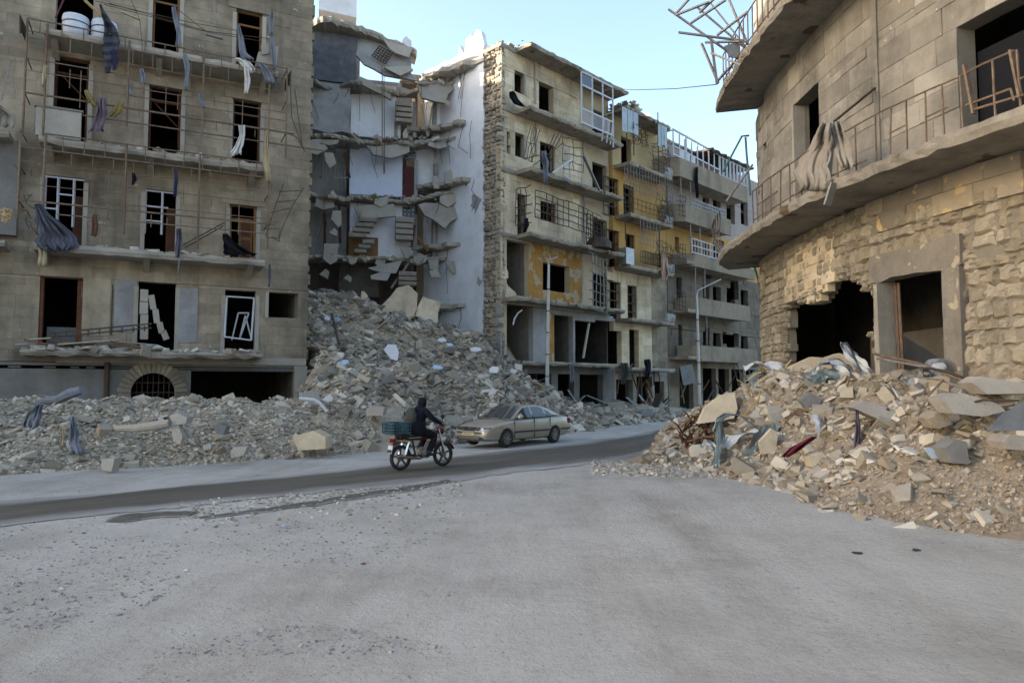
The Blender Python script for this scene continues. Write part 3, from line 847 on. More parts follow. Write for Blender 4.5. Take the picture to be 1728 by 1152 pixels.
# first floor: torn frames, pillars, grey render panels
h = HA['f0']
b = MB()
for s in (h[0] + .03, h[1] - .03): b.bar(FA.P(s, h[2], -.05), FA.P(s, h[3], -.05), .07, .2)
b.bar(FA.P(h[0], h[3] - .03, -.05), FA.P(h[1], h[3] - .03, -.05), .2, .06)
b.build('door_frame', 'wood_dark', A)
for u0, v0, u1, v1, m_ in ((139, 470, 186, 566, 'stone_a'), (188, 480, 190, 566, 'iron_dark'), (193, 472, 230, 560, 'plaster_grey'), (298, 486, 333, 576, 'plaster_grey'), (300, 500, 330, 578, 'plaster_grey')):
    q = FA.rect(u0, v0, u1, v1); MB().fbox(FA, q[0], q[1], max(q[2], zslab[0] + .01), q[3], -.05, .03 + rg.uniform(0, .02)).build('render_panel', m_, A)
for u0, v0, u1, v1, m_ in ((236, 490, 250, 572, 'concrete_pale'),):
    for k in range(4):
        q = FA.rect(u0 + rg.uniform(-1, 1), v0 + k * 21, u1, v0 + k * 21 + 20)
        MB().fbox(FA, q[0], q[1], q[2], q[3], .05, .32).build('pillar_block', m_, A)
pts = [(252, 498, 262, 522), (259, 522, 268, 545), (266, 544, 276, 562), (272, 558, 284, 573)]
for u0, v0, u1, v1 in pts:
    a0 = FA.px(u0 + 3, v0, .2); a1 = FA.px(u1 - 3, v1, .2)
    MB().bar(FA.P(*a0, .2), FA.P(*a1, .2), .2, .2).build('pillar_block', 'concrete_pale', A)
for k, m_ in (('f1', 'concrete_pale'), ('f2', 'concrete_pale')): jambs(HA[k], m_, lint=False)
h = HA['f2']
b = MB()
q = [FA.P(*FA.px(u, v, .06), .06) for u, v in ((383, 500), (429, 503), (424, 574), (379, 568))]
for i in range(4): b.bar(q[i], q[(i + 1) % 4], .07, .05)
b.build('loose_door_frame', 'alu_white', A)
b = MB()
q = [FA.P(*FA.px(u, v, -.3), -.3) for u, v in ((391, 574), (402, 528), (420, 528), (404, 572), (414, 532), (424, 572))]
for i in range(5): b.bar(q[i], q[i + 1], .05)
b.build('fallen_frame', 'alu_white', A)
h = HA['f3']; MB().fbox(FA, h[0] - .1, h[0] + .02, h[2] - .02, h[3], -.12, .05).build('jamb', 'concrete_pale', A)
b = MB().fbox(FA, HA['f0'][0] + .1, HA['f0'][1] - .2, zslab[0], zslab[0] + .9, -1.4, -1.3)
b.build('fallen_panel', 'plaster_grey', A)
# concrete panel wall on the second balcony
q = FA.rect(60, 172, 137, 219, OB)
MB().fbox(FA, q[0], q[1], zslab[2] + .02, zslab[2] + .98, OB - .22, OB - .08).build('parapet_panel', 'concrete_pale', A)
MB().fbox(FA, q[0] - .05, q[1] + .05, zslab[2] + .985, zslab[2] + 1.05, OB - .26, OB - .04).build('parapet_cap', 'concrete_grey', A)
# left bay: projecting rendered pier and the neighbour's balcony stub
q0, q1 = FA.S(-160, .5, 300), FA.S(30, .5, 300)
MB().fbox(FA, q0, q1, zslab[1] + .3, zslab[2] - .1, 0.0, .42).build('bay_panel', 'concrete_grey', A)
ragged_slab(FA, FA.S(-150, OB, 300), FA.S(12, OB, 300), zslab[1], .2, -.02, OB, 'concrete', A, rg)
ragged_slab(FA, FA.S(-150, OB, 300), FA.S(16, OB, 200), zslab[2], .2, -.02, OB, 'concrete', A, rg)
# loose stones and dust lying on the balcony floors
for i, (n_, u0, u1) in enumerate(((150, 50, 445), (70, 130, 445), (50, 150, 445), (30, 70, 460))):
    items = []
    for k in range(n_):
        s = FA.S(rg.uniform(u0, u1), OB, 300); o = rg.uniform(.2, OB - .05)
        p = FA.P(s, zslab[i] + .03, o); items.append((p.x, p.y, p.z, rg.choice((.08, .12, .16, .22, .3)) * (1.25 if i == 0 else .9)))
    scatter('balcony_debris', items, 'rubble', rg, flat=.35, label='broken stone and plaster strewn on the %s balcony of the left building' % ('lowest', 'second lowest', 'second highest', 'highest')[i], cat='debris', kind='stuff')
for k in range(9):
    s0 = FA.S((70, 150, 240)[k // 3] + rg.uniform(-18, 18), OB, 300); L = rg.uniform(.7, 1.8)
    MB().obox(FA.P(s0, zslab[0] + .12 + rg.uniform(0, .25), rg.uniform(.3, 1.0)), FA.D * L / 2 + Vector((0, 0, rg.uniform(-.12, .12))), FA.N * rg.uniform(.08, .2), Vector((0, 0, .025))).build('broken_board', ('concrete_pale', 'wood', 'sheet_metal')[k % 3], None, ('pale broken slat', 'brown broken plank', 'grey broken tin strip')[k % 3] + ' lying ' + ('left of the ladder', 'under the iron ladder', 'before the leaning blocks')[k // 3] + ' on the lowest balcony', 'board', 'broken boards on the lowest balcony')
# ------------------------------------------------------------------ unseen blocks added left of the row to keep sun off the street
def shade_block(s0, s1, H, label, mat, seed):
    rgn = random.Random(seed); o_ = empty('apartment_building', FA.P((s0 + s1) / 2, 0), label, 'building')
    hs = [(s0 + 1.2 + 2.6 * i, s0 + 2.3 + 2.6 * i, 3.6 * j + .9, 3.6 * j + 3.0) for i in range(int((s1 - s0) / 2.6)) for j in range(int(H / 3.6))]
    backing(FA, cells(s0, s1, -.2, H, hs, 3.6, (30, 40), rgn), mat, o_, .4)
    MB().fbox(FA, s0, s1, H - .25, H - .05, -14, -.45).build('roof', 'concrete', o_); MB().fbox(FA, s0 + .1, s1 - .1, 0, H - .3, -14, -6).build('interior', 'interior', o_)
    for j in range(1, int(H / 3.6)): ragged_slab(FA, s0 + .8, s1 - .8, 3.6 * j + .85, .2, -.02, 1.1, 'concrete', o_, rgn)
shade_block(-44, -26.1, 24.5, 'unseen grey block added left of the caged balcony building to shade the street', 'stone_a', 3)
shade_block(-64, -44.1, 25.5, 'unseen plain block added further left to shade the street', 'concrete', 4)
shade_block(-86, -64.1, 24.0, 'unseen block added at the left behind the viewer to shade the street', 'stone_c', 5)
# ------------------------------------------------------------------ corner building with the exposed stone end wall
FC = Fac((-0.57, 36.0), (0.695, 0.719))
PW = Fac((-0.57, 36.0), (-0.719, 0.695), (-0.695, -0.719))     # party wall going back, seen from the left
C = empty('corner_building', FC.P(3, 0), 'pale stone building with exposed rubble end wall and cantilevered balcony slabs', 'building')
rg = random.Random(21)
zc = [FC.Z(845, v) for v in (609, 502, 392, 282, 178, 76)]      # floors 1..5 and the roof
OC = 1.2
sCe = FC.S(984); s_b0 = FC.S(868); s_b1 = FC.S(1006)
sEnd = FC.S(1034)
hc = {'w5': (868, 122, 887, 158), 'd5': (909, 143, 934, 192), 'w4': (869, 226, 887, 266), 'd4': (911, 243, 936, 290), 'd3': (873, 328, 888, 391), 'w3': (912, 342, 938, 374), 'w2': (916, 446, 961, 492)}
HC = {k: FC.rect(*v) for k, v in hc.items()}
for k, z in (('d5', zc[4]), ('d4', zc[3]), ('d3', zc[2])): h = HC[k]; HC[k] = (h[0], h[1], z + .02, h[3])
room2 = (0.12, FC.S(892), zc[1] + .02, zc[2] - .28)
room1 = (0.12, FC.S(900), zc[0] + .02, zc[1] - .28)
room1b = (FC.S(934), FC.S(967), zc[0] + .02, zc[1] - .55); room1c = (FC.S(970), FC.S(1004), zc[0] + .02, zc[1] - .75)
hole_poly = [FC.px(u, v) for u, v in ((836, 192), (846, 188), (852, 205), (857, 232), (857, 252), (848, 256), (836, 256))]
hole2 = [FC.px(u, v) for u, v in ((911, 470), (916, 446), (961, 446), (962, 468), (964, 490), (950, 492), (930, 497), (914, 488))]
clc = cells(0, sCe, zc[1] - .25, zc[5], list(HC.values()) + [room2], 0.36, (.45, .8), rg, [hole_poly])
def paint_band(c): return zc[1] < c[2] < zc[2] - .2 and c[0] > FC.S(888)
lay(FC, [c for c in clc if not paint_band(c)], 'stone_c', C, n=290, rng=rg, dep=.1, proud=.03)
lay(FC, [c for c in clc if paint_band(c)], 'paint_orange', C, n=0, rng=rg, dep=.1, proud=.012)
backing(FC, clc, 'stone_c_mortar', C, .35)
# ground and first storey: piers and dark shop openings
g1 = cells(0, sEnd, zc[0] - .1, zc[1] - .27, [room1, room1b, room1c, (FC.S(1004), sEnd, zc[0] + .02, zc[1] - .6)], .6, (.5, 1.0), rg)
backing(FC, g1, 'plaster_grey', C, .35, name='first_floor_wall')
q = (FC.S(922), FC.S(934)); MB().fbox(FC, q[0], q[1], zc[0] + .02, zc[1] - .5, -.02, .025).build('painted_pier', 'paint_orange', C)
shops = [(FC.S(855), FC.S(930)), (FC.S(941), FC.S(968)), (FC.S(977), FC.S(1016))]
g0 = cells(0, sEnd, -.2, zc[0] - .12, [(a, b_, -.3, zc[0] - .6) for a, b_ in shops], .45, (.4, .9), rg)
backing(FC, g0, 'concrete_grey', C, .4, name='shop_front_wall')
# floors inside, back wall, partitions
b = MB()
b.fbox(FC, .05, sEnd, 0, zc[5], -7.2, -7.0)
for z in zc[:5]: b.fbox(FC, 0.04, sEnd - .15, z - .26, z, -7, -.37)
b.fbox(FC, sEnd - .14, sEnd - .02, 0, zc[5] - .1, -6.98, -.42)
b.fbox(FC, 3.2, 3.3, 0, zc[0] - .3, -6.9, -.5)
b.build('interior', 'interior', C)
b = MB()
for z0, z1, s in ((zc[0], zc[1], FC.S(897)), (zc[1], zc[2], FC.S(888)), (zc[0], zc[1], FC.S(968)), (zc[2], zc[3], FC.S(900)), (zc[3], zc[4], FC.S(899)), (zc[4], zc[5], FC.S(899))):
    b.fbox(FC, s, s + .15, z0 + .003, z1 - .263, -4.2, -.36)
b.build('partition', 'interior_mid', C)
MB().fbox(FC, .1, FC.S(892), zc[1] + .01, zc[2] - .27, -4.4, -4.2).build('room_back_wall', 'plaster_grey', C)
MB().fbox(FC, .1, FC.S(897), zc[0] + .01, zc[1] - .27, -4.4, -4.2).build('room_back_wall', 'interior_mid', C)
# roof: slab with overhang, ragged coping
ragged_slab(FC, -.1, s_b0 + .03, zc[5] + .12, .2, -7, .12, 'concrete', C, rg, 'roof_slab')
ragged_slab(FC, s_b0, sEnd + .1, zc[5] + .14, .2, -7, OC, 'soffit', C, rg, 'roof_slab', amp=.05)
items = [(*FC.P(rg.uniform(0, sEnd), zc[5] + .2, rg.uniform(-.3, 1.0) if k % 3 else rg.uniform(-.3, .1)), rg.uniform(.08, .3)) for k in range(60)]
scatter('roof_debris', items, 'rubble', rg, C, kind='stuff', flat=.4)
# balcony slabs
CB = []
for i, (uL, uR) in enumerate(((848, 1012), (848, 1010), (868, 1012), (868, 1008), (868, 1012))):
    z = zc[i]
    CB.append(ragged_slab(FC, FC.S(uL) if i < 2 else s_b0, sEnd - .4, z, .2, -.02, OC, 'soffit', C, rg, amp=.06))
for i in range(1, 5):
    ragged_slab(FC, -.02, s_b0 - .02, zc[i] + .02, .22, -.02, .16, 'concrete', C, rg, 'string_course', amp=.03)
# pipes
for v0, v1, u in ((105, 176, 902), (192, 262, 903)):
    MB().tube([FC.P(FC.S(u), FC.Z(u, v0), .1), FC.P(FC.S(u), FC.Z(u, v1), .1)], .05, 7).build('drain_pipe', 'concrete_pale', C)
MB().tube([FC.P(FC.S(984), zc[2], .12), FC.P(FC.S(984), zc[3] - .2, .12)], .05, 7).build('drain_pipe', 'concrete_pale', C)
# window frames
def frame(F, h, parent, mat, cols=2, rows=1, o=-.15, w=.06, name='window_frame'):
    b = MB()
    for k in range(cols + 1): s = h[0] + (h[1] - h[0]) * k / cols; b.bar(F.P(s, h[2], o), F.P(s, h[3], o), w)
    for k in range(rows + 1): z = h[2] + (h[3] - h[2]) * k / rows; b.bar(F.P(h[0], z, o - .002), F.P(h[1], z, o - .002), w)
    return b.build(name, mat, parent)
frame(FC, HC['w3'], C, 'wood_dark', 3, 2); frame(FC, HC['d4'], C, 'iron_dark', 2, 3); frame(FC, HC['d3'], C, 'iron_dark', 2, 3)
for k in ('w5', 'w4'):
    h = HC[k]; MB().fbox(FC, h[1] - .12, h[1] + .02, h[2], h[3], -.1, .045).build('jamb', 'concrete_pale', C)
# bent railings and cages
def grid_panel(F, quad, nu, nv, parent, mat='iron_dark', r=.02, wob=.04, rng=rg, name='railing', skip=.12):
    """wire grid over a four-cornered patch: quad = world points a b c d"""
    a, b_, c, d = [Vector(q) for q in quad]
    def pt(i, j): return a.lerp(b_, i).lerp(d.lerp(c, i), j)
    m_ = MB()
    for i in range(nu + 1):
        w = [pt(i / nu, j / 4) + Vector((rng.uniform(-wob, wob), rng.uniform(-wob, wob), rng.uniform(-wob, wob))) for j in range(5)]
        if rng.random() > skip: m_.tube(w, r, 4)
    for j in range(nv + 1):
        w = [pt(i / 6, j / nv) + Vector((rng.uniform(-wob, wob), rng.uniform(-wob, wob), rng.uniform(-wob, wob))) for i in range(7)]
        m_.tube(w, r * 1.15, 4)
    return m_.build(name, mat, parent)
def fq(F, o, *uv): return [F.P(*F.px(u, v, o), o) for u, v in uv]
# third floor cage
grid_panel(FC, fq(FC, OC, (904, 320), (985, 350), (985, 392), (904, 366)), 9, 4, CB[2], r=.024)
grid_panel(FC, [FC.P(s_b0, zc[2] + .5, .1), FC.P(s_b0, zc[2] + .5, OC), FC.P(s_b0, zc[2] + 2.4, OC), FC.P(s_b0, zc[2] + 2.4, .1)], 3, 4, CB[2], r=.024)
grid_panel(FC, fq(FC, OC, (985, 350), (1014, 366), (1014, 412), (985, 392)), 4, 4, CB[2])
# fourth floor: thrown railings
for qd in (((884, 268), (896, 213), (910, 216), (899, 274)), ((950, 232), (984, 238), (984, 292), (950, 284))): grid_panel(FC, fq(FC, OC, *qd), 2, 4, CB[3], wob=.05)
m_ = MB()
for seg in (((899, 280), (952, 240)), ((925, 252), (936, 226)), ((930, 252), (942, 226)), ((936, 250), (948, 228)), ((884, 268), (910, 262))): m_.tube(fq(FC, OC, *seg), .025, 5)
m_.build('bent_railing', 'iron_dark', CB[3], kind='stuff')
m_ = MB()
for u in (950, 960): m_.bar(*fq(FC, OC - .3, (u, 246), (u + 1.5, 300)), .07)
m_.bar(*fq(FC, OC - .3, (950, 296), (963, 303)), .07); m_.bar(*fq(FC, OC + .1, (932, 292), (966, 268)), .09)
m_.build('loose_window_frame', 'alu_white', CB[3])
m_ = MB(); p_ = fq(FC, OC, (985, 264), (1011, 321)); m_.bar(p_[0], p_[1], .16, .08); m_.build('fallen_beam', 'iron_grey', CB[3])
# fifth floor: enclosed veranda with white frames
OV = OC - .05
ver = [FC.px(u, v, OV) for u, v in ((981, 132), (1034, 162), (1036, 234), (981, 198))]
s0v, s1v = ver[0][0], ver[1][0]
zt_, zb_ = zc[5] - .08, zc[4] + .12
m_ = MB()
for s in (s0v, (s0v * 2 + s1v) / 3, (s0v + 2 * s1v) / 3, s1v): m_.bar(FC.P(s, zb_, OV), FC.P(s, zt_, OV), .09)
for z in (zt_, zt_ - .75, zb_ + .9, zb_ + .1): m_.bar(FC.P(s0v, z, OV - .003), FC.P(s1v, z, OV - .003), .09)
m_.bar(FC.P(s1v, zb_ - .6, OV), FC.P(s1v, zb_ + .9, OV), .08)
for f_ in (.62, .78, .9): m_.bar(FC.P(s0v + (s1v - s0v) * f_, zb_ - .5, OV), FC.P(s0v + (s1v - s0v) * (f_ + .08), zb_ + .85, OV + .02), .05)
for f_ in (0, .5, 1): m_.bar(FC.P(s1v, zb_ + f_ * (zt_ - zb_), .05), FC.P(s1v, zb_ + f_ * (zt_ - zb_), OV), .07)
vf = m_.build('veranda_frame', 'alu_white', C)
m_ = MB()
for k in range(26):
    s = s0v + (s1v - s0v) * (k + .5) / 26 * .9; m_.bar(FC.P(s, zb_ + .15, OV), FC.P(s, zb_ + .87, OV), .07, .03)
m_.build('balustrade', 'alu_white', vf, kind='stuff')
MB().fbox(FC, s0v + .1, s0v + 1.1, zt_ - .7, zt_ - .08, OV - .015, OV - .005).build('veranda_pane', 'glass_dark', vf)
# recessed bay behind the veranda line
qd = cells(sCe, sEnd, zc[1] - .2, zc[5], [(FC.S(1006), FC.S(1030), z + .05, z + 2.2) for z in zc[1:5]], .36, (.45, .9), rg)
backing(FC, qd, 'stone_c_mortar', C, .3, back=-.25, name='bay_wall')
MB().fbox(FC, sCe - .15, sCe + .02, zc[1], zc[5], -.3, .03).build('corner_strip', 'concrete_pale', C)
for i in (1, 2):
    grid_panel(FC, fq(FC, OC, (995, 425), (1024, 440), (1024, 528), (995, 520)) if i == 1 else fq(FC, OC, (990, 360), (1020, 376), (1020, 420), (990, 408)), 5, 6, CB[i], 'iron_grey' if i == 1 else 'iron_dark', r=.03)
m_ = MB(); p_ = fq(FC, OC - .1, (1005, 404), (1022, 428)); m_.lathe(p_[0].lerp(p_[1], .3) - Vector((0, 0, .3)), (0, 0, 1), [(.02, 0), (.75, 0), (.72, .35), (.5, .62), (.02, .7)], 14); m_.build('metal_dome', 'iron_dark', CB[2])
# broken pieces hanging from the opened floors
for (u0, v0, u1, v1) in ((852, 478, 872, 508), (848, 432, 856, 470)):
    q = FC.rect(u0, v0, u1, v1); poly = jag([(q[0], q[2]), (q[1], q[2]), (q[1], q[2] + (q[3] - q[2]) * .3), (q[0] + .1, q[3])], .25, .07, rg); MB().prism(FC, poly, -.3, .02).build('broken_wall_piece', 'stone_c', C)
m_ = MB(); m_.bar(*fq(FC, .4, (984, 604), (994, 545)), .1); m_.build('leaning_prop', 'concrete_pale', C)
m_ = MB(); m_.tube(fq(FC, .5, (866, 548), (868, 538), (874, 528), (881, 523)), .045, 5); m_.build('hanging_pipe', 'alu_white', C)
# party wall: rubble stone near the street, plaster behind
rgp = random.Random(31)
cp_ = []
z = 0.0
while z < zc[5] + .1:
    h_ = rgp.uniform(.18, .32); d = -.02
    while d < 1.28:
        L = rgp.uniform(.22, .5); cp_.append((d, min(d + L, 1.3), z, z + h_)); d += L
    z += h_
lay(PW, cp_, 'party_stone', C, 'rubble_stone', n=260, dep=.3, proud=.13, rng=rgp, gap=.015)
MB().fbox(PW, .02, 8.0, 0, zc[5] - .1, -.45, -.06).build('party_wall', 'stone_c_mortar', C)
PWS = []
zprev = 0
for i, (z0, z1, m_) in enumerate(((2.5, zc[1] - .1, 'plaster_white'), (zc[1], zc[2] - .1, 'plaster_white'), (zc[2], zc[3] - .1, 'plaster_white'), (zc[3], zc[4] - .1, 'plaster_white'), (zc[4], zc[5] + .2, 'plaster_white'))):
    poly = jag([(1.25, z0), (6.2, z0), (6.2, z1 + .3), (1.25, z1 + .3)], .3, .05, rgp)
    MB().prism(PW, poly, -.05, .06 + .004 * i).build('plaster_face', m_, C)
for k in range(4):                           # plaster fallen off the party wall, stone showing
    d = rgp.uniform(1.4, 4.6); z = rgp.uniform(5.5, zc[5] - 1); r_ = rgp.uniform(.15, .5)
    poly = jag([(d - r_, z), (d, z - r_ * 1.4), (d + r_ * .8, z - r_ * .3), (d + r_ * .5, z + r_)], .2, .08, rgp)
    MB().prism(PW, poly, .05, .081 + .001 * k).build('bared_patch', 'plaster_grey', C)
b = MB()
for k in range(14):
    d = rgp.uniform(1.6, 5.2); z = rgp.choice(zc[1:6]) - .3; L = rgp.uniform(.8, 2.8); b.tube([PW.P(d + rgp.uniform(-.5, .5) * t_, z - L * t_, .16 + .1 * math.sin(3 * t_)) for t_ in (0, .35, .7, 1)], .014, 4)
b.build('hanging_wire', 'iron_dark', C, kind='stuff')
# sunlit stub of wall standing on the roof line
poly = jag([PW.px(u, v) for u, v in ((768, 128), (770, 100), (776, 78), (784, 92), (786, 66), (796, 58), (798, 62), (804, 48), (809, 52), (814, 70), (816, 110), (812, 128))], .5, .08, rgp)
MB().prism(PW, poly, -.28, -.02).build('roof_wall_stub', 'plaster_white', C)
poly = [PW.px(u, v) for u, v in ((806, 60), (812, 56), (816, 75), (817, 118), (810, 118))]
MB().prism(PW, poly, -.3, -.285).build('roof_wall_stub', 'stone_c', C)

# ------------------------------------------------------------------ yellow building with caged balconies
D = empty('yellow_building', FC.P(11, 0), 'yellow plastered building with wire caged balconies in the middle of the row', 'building')
rg = random.Random(41)
OD = 1.25
zd = [FC.Z(1136, v, OD) for v in (622, 544, 461, 380, 300)]
s0d, s1d = sEnd + .02, FC.S(1124)
zdr = zd[4] + (zd[4] - zd[3]) + .1
FD = FC
wd = [(1048, 233, 1065, 256), (1022, 300, 1044, 330), (1052, 313, 1070, 340), (1024, 388, 1045, 422), (1056, 396, 1071, 424), (1025, 475, 1048, 524), (1059, 482, 1075, 524), (1027, 558, 1049, 606), (1062, 556, 1078, 606), (1106, 566, 1112, 612)]
HD = [FC.rect(*q) for q in wd]
for i, zi in ((0, 4), (1, 3), (2, 3), (3, 2), (4, 2), (5, 1), (6, 1), (7, 0), (8, 0), (9, 0)): h = HD[i]; HD[i] = (h[0], h[1], zd[zi] + .02, h[3])
s0w = FC.S(1006)
s0w = sEnd + .03
for z0, z1, m_ in ((zd[4], zdr, 'paint_yellow_pale'), (zd[3], zd[4], 'paint_yellow'), (zd[2], zd[3], 'paint_yellow'), (zd[1], zd[2], 'stone_c'), (zd[0], zd[1], 'stone_c')):
    cl = cells(s0w, s1d, z0, z1 - .01, [h for h in HD], .5, (.6, 1.1), rg)
    backing(FC, cl, m_, D, .35, back=0.0)
cl = cells(s0w, s1d, -.2, zd[0] - .01, [(FC.S(1038), FC.S(1066), -.3, zd[0] - .7), (FC.S(1072), FC.S(1098), -.3, zd[0] - .5), (FC.S(1102), FC.S(1118), -.3, zd[0] - .8)], .45, (.5, .9), rg)
backing(FC, cl, 'concrete', D, .35, name='shop_front_wall')
qn = FC.S(1098); cl = cells(qn, s1d, zd[0], zd[2], [], .55, (.5, 1.0), rg)
lay(FC, cl, 'stone_a', D, n=40, rng=rg, dep=.08, proud=.03)
b = MB(); b.fbox(FC, s0w, s1d, 0, zdr, -6.2, -6)
for z in zd: b.fbox(FC, s0w, s1d, z - .25, z, -6, -.37)
b.fbox(FC, s1d - .2, s1d, 0, zdr, -6, -.4); b.fbox(FC, (s0w + s1d) / 2 + .4, (s0w + s1d) / 2 + .6, 0, zdr, -6, -.4)
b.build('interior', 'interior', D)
s_d0 = FC.S(1022, 0); s_d1 = FC.S(1137, OD, 400)
DB = []
for i, z in enumerate(zd):
    DB.append(ragged_slab(FC, s0w + .1, s_d1, z, .2, -.02, OD, 'soffit' if i else 'concrete', D, rg, amp=.04))
    if i: ragged_slab(FC, s_d1 - .9, s_d1 + .05, z + .55, .5, OD - .12, OD + .03, 'plaster_grey', D, rg, 'end_panel', amp=.06)
ragged_slab(FC, s0w - .2, s_d1 - .1, zdr + .12, .2, -6, OD, 'soffit', D, rg, 'roof_slab')
items = [(*FC.P(rg.uniform(s0w, s0w + 1.6), zdr + .25 + rg.uniform(0, .3), rg.uniform(-.3, 1.1)), rg.uniform(.15, .4)) for k in range(40)]
scatter('roof_debris', items, 'rubble', rg, D, kind='stuff', flat=.4)
for i in (1, 2, 5, 6):
    h = HD[i]; frame(FC, h, D, 'iron_dark', 3, 4, w=.05)
for i in (3, 4):
    h = HD[i]; frame(FC, h, D, 'wood_dark', 3, 3, w=.06)
for i in (5, 6):                              # flat arches of upright stones over the first floor doors
    h = HD[i]; n_ = 9
    for k in range(n_):
        s = h[0] - .15 + (h[1] - h[0] + .3) * k / n_
        MB().fbox(FC, s + .01, s + (h[1] - h[0] + .3) / n_ - .01, h[3] + .05, h[3] + .55, -.02, .03 + rg.uniform(0, .015)).build('arch_stone', 'stone_c', D)
# cages
for i, a, b_ in ((3, 0.0, 1.0), (2, .28, .72)):
    sa, sb = s_d0 + .3 + (s_d1 - s_d0) * a, s_d0 + (s_d1 - s_d0) * b_
    top = zd[i + 1] - .22
    grid_panel(FC, [FC.P(sa, top - 1.5, OD - .03), FC.P(sb, top - 1.5, OD - .03), FC.P(sb, top, OD - .03), FC.P(sa, top, OD - .03)], 17 if i == 3 else 6, 4, DB[i], 'iron_grey', r=.018, wob=.01, skip=.05)
    grid_panel(FC, [FC.P(sa, zd[i] + .3, OD - .03), FC.P(sb, zd[i] + .3, OD - .03), FC.P(sb, zd[i] + .95, OD - .03), FC.P(sa, zd[i] + .95, OD - .03)], 12, 2, DB[i], 'iron_dark', r=.016, wob=.01)
for u, v0, v1, i in ((1057, 170, 250, 4), (1110, 190, 300, 4), (1069, 200, 262, 4), (1055, 340, 405, 2), (1112, 380, 452, 2), (1125, 300, 372, 3)):
    q0, q1 = FC.px(u, v0, OD - .05), FC.px(u, v1, OD - .05)
    MB().bar(FC.P(q0[0], q0[1], OD - .05), FC.P(q0[0], q1[1], OD - .05), .06).build('cage_post', 'iron_dark', DB[i])
for u0, v0, u1, v1, i in ((1067, 208, 1093, 240, 4), (1098, 240, 1130, 282, 4), (1110, 330, 1134, 372, 3), (1108, 405, 1136, 452, 2)):
    grid_panel(FC, fq(FC, OD, (u0, v0), (u1, v0 + 12), (u1, v1 + 6), (u0, v1)), 6, 6, DB[i], 'iron_dark', r=.018, wob=.14)
for u0, v0, u1, v1 in ((1049, 178, 1077, 205), (1110, 218, 1126, 245)):
    a0 = FC.px(u0, v0 + 5, OD + .02); a1 = FC.px(u1, v1, OD + .02)
    n_ = 3
    for k in range(n_):
        s = a0[0] + (a1[0] - a0[0]) * k / n_
        MB().fbox(FC, s + .02, s + (a1[0] - a0[0]) / n_ - .02, zdr - 1.5 - (.0 if k else .1), zdr - .12, OD + .01, OD + .035).build('tin_sheet', 'sheet_metal', D)
b = MB(); q = FC.rect(1088, 428, 1116, 440, OD)
for k in range(12): b.bar(FC.P(q[0] + (q[1] - q[0]) * k / 11, zd[2] + .25, OD - .05), FC.P(q[0] + (q[1] - q[0]) * k / 11, zd[2] + 1.0, OD - .05), .035)
for z in (.25, 1.0): b.bar(FC.P(q[0], zd[2] + z, OD - .05), FC.P(q[1], zd[2] + z, OD - .05), .05)
b.build('balustrade', 'iron_dark', DB[2])
q = FC.rect(1056, 416, 1068, 438, OD - .2); MB().fbox(FC, q[0] - .1, q[1], zd[2] + .02, zd[2] + 1.0, OD - .7, OD - .1).build('metal_box', 'sheet_metal', DB[2])

# ------------------------------------------------------------------ far building with long rounded parapets
dirty('stone_e', [c8(112, 104, 92), c8(130, 121, 107)], dirt=c8(66, 62, 56), amount=.75, big=.4, rnd=.4, streak=(1.4, .4))
dirty('parapet_e', [c8(138, 126, 108), c8(156, 143, 123)], dirt=c8(88, 80, 69), amount=.7, big=.5, rnd=.2, streak=(1.2, .5))
E = empty('parapet_building', FC.P(20, 0), 'grey building with long solid balcony parapets further along the street', 'building')
rg = random.Random(51)
OE = 1.5
s0e, s1e = s1d + .05, FC.S(1284)
ze = [FC.Z(1179, v, OE) for v in (601, 523, 443, 373)]; ze.append(ze[3] + (ze[3] - ze[2]) * 1.02)
zer = ze[4] + 2.6
HE = [FC.rect(*q) for q in ((1141, 468, 1150, 512), (1190, 448, 1200, 470), (1144, 548, 1151, 592), (1189, 553, 1197, 572), (1219, 560, 1226, 580), (1237, 562, 1246, 585), (1139, 400, 1146, 425), (1208, 405, 1222, 432), (1170, 405, 1180, 440), (1232, 470, 1246, 505))]
for (u0, u1) in ((1186, 1197), (1203, 1216), (1226, 1240), (1250, 1262)):
    for (va, vb) in ((572, 604), (494, 522), (420, 446), (345, 372)): HE.append(FC.rect(u0, va + (u0 - 1186) * .12 - 12, u1, vb + (u0 - 1186) * .12))
for z0, z1, m_ in ((-.2, ze[0], 'parapet_e'), (ze[0], ze[2], 'stone_e'), (ze[2], ze[3], 'paint_yellow'), (ze[3], ze[4], 'plaster_pink'), (ze[4], zer, 'plaster_pink')):
    hs = HE if z0 > 0 else [(FC.S(a), FC.S(b_), -.3, ze[0] - .7) for a, b_ in ((1143, 1166), (1182, 1204), (1208, 1226), (1230, 1250), (1254, 1272))]
    cl = cells(s0e, s1e, z0, z1 - .01, hs, .5, (.6, 1.2), rg)
    backing(FC, cl, m_, E, .35, back=-.02 if z0 >= ze[0] and z0 < ze[2] else 0)
    if m_ == 'stone_e': lay(FC, cl, 'stone_e', E, n=120, rng=rg, dep=.08, proud=.05)
b = MB(); b.fbox(FC, s0e, s1e, 0, zer, -6.2, -6)
for z in ze + [zer]: b.fbox(FC, s0e, s1e, z - .25, z, -6, -.37)
b.fbox(FC, s1e - .2, s1e, 0, zer, -6, -.37)
b.build('interior', 'interior', E)
EB = []
sb0 = [FC.S(1181, OE), FC.S(1179, OE), FC.S(1172, OE), FC.S(1157, OE), FC.S(1149, OE)]
sb1 = [FC.S(1278, OE, 600), FC.S(1266, OE, 540), FC.S(1274, OE, 470), FC.S(1234, OE, 400), FC.S(1262, OE, 360)]
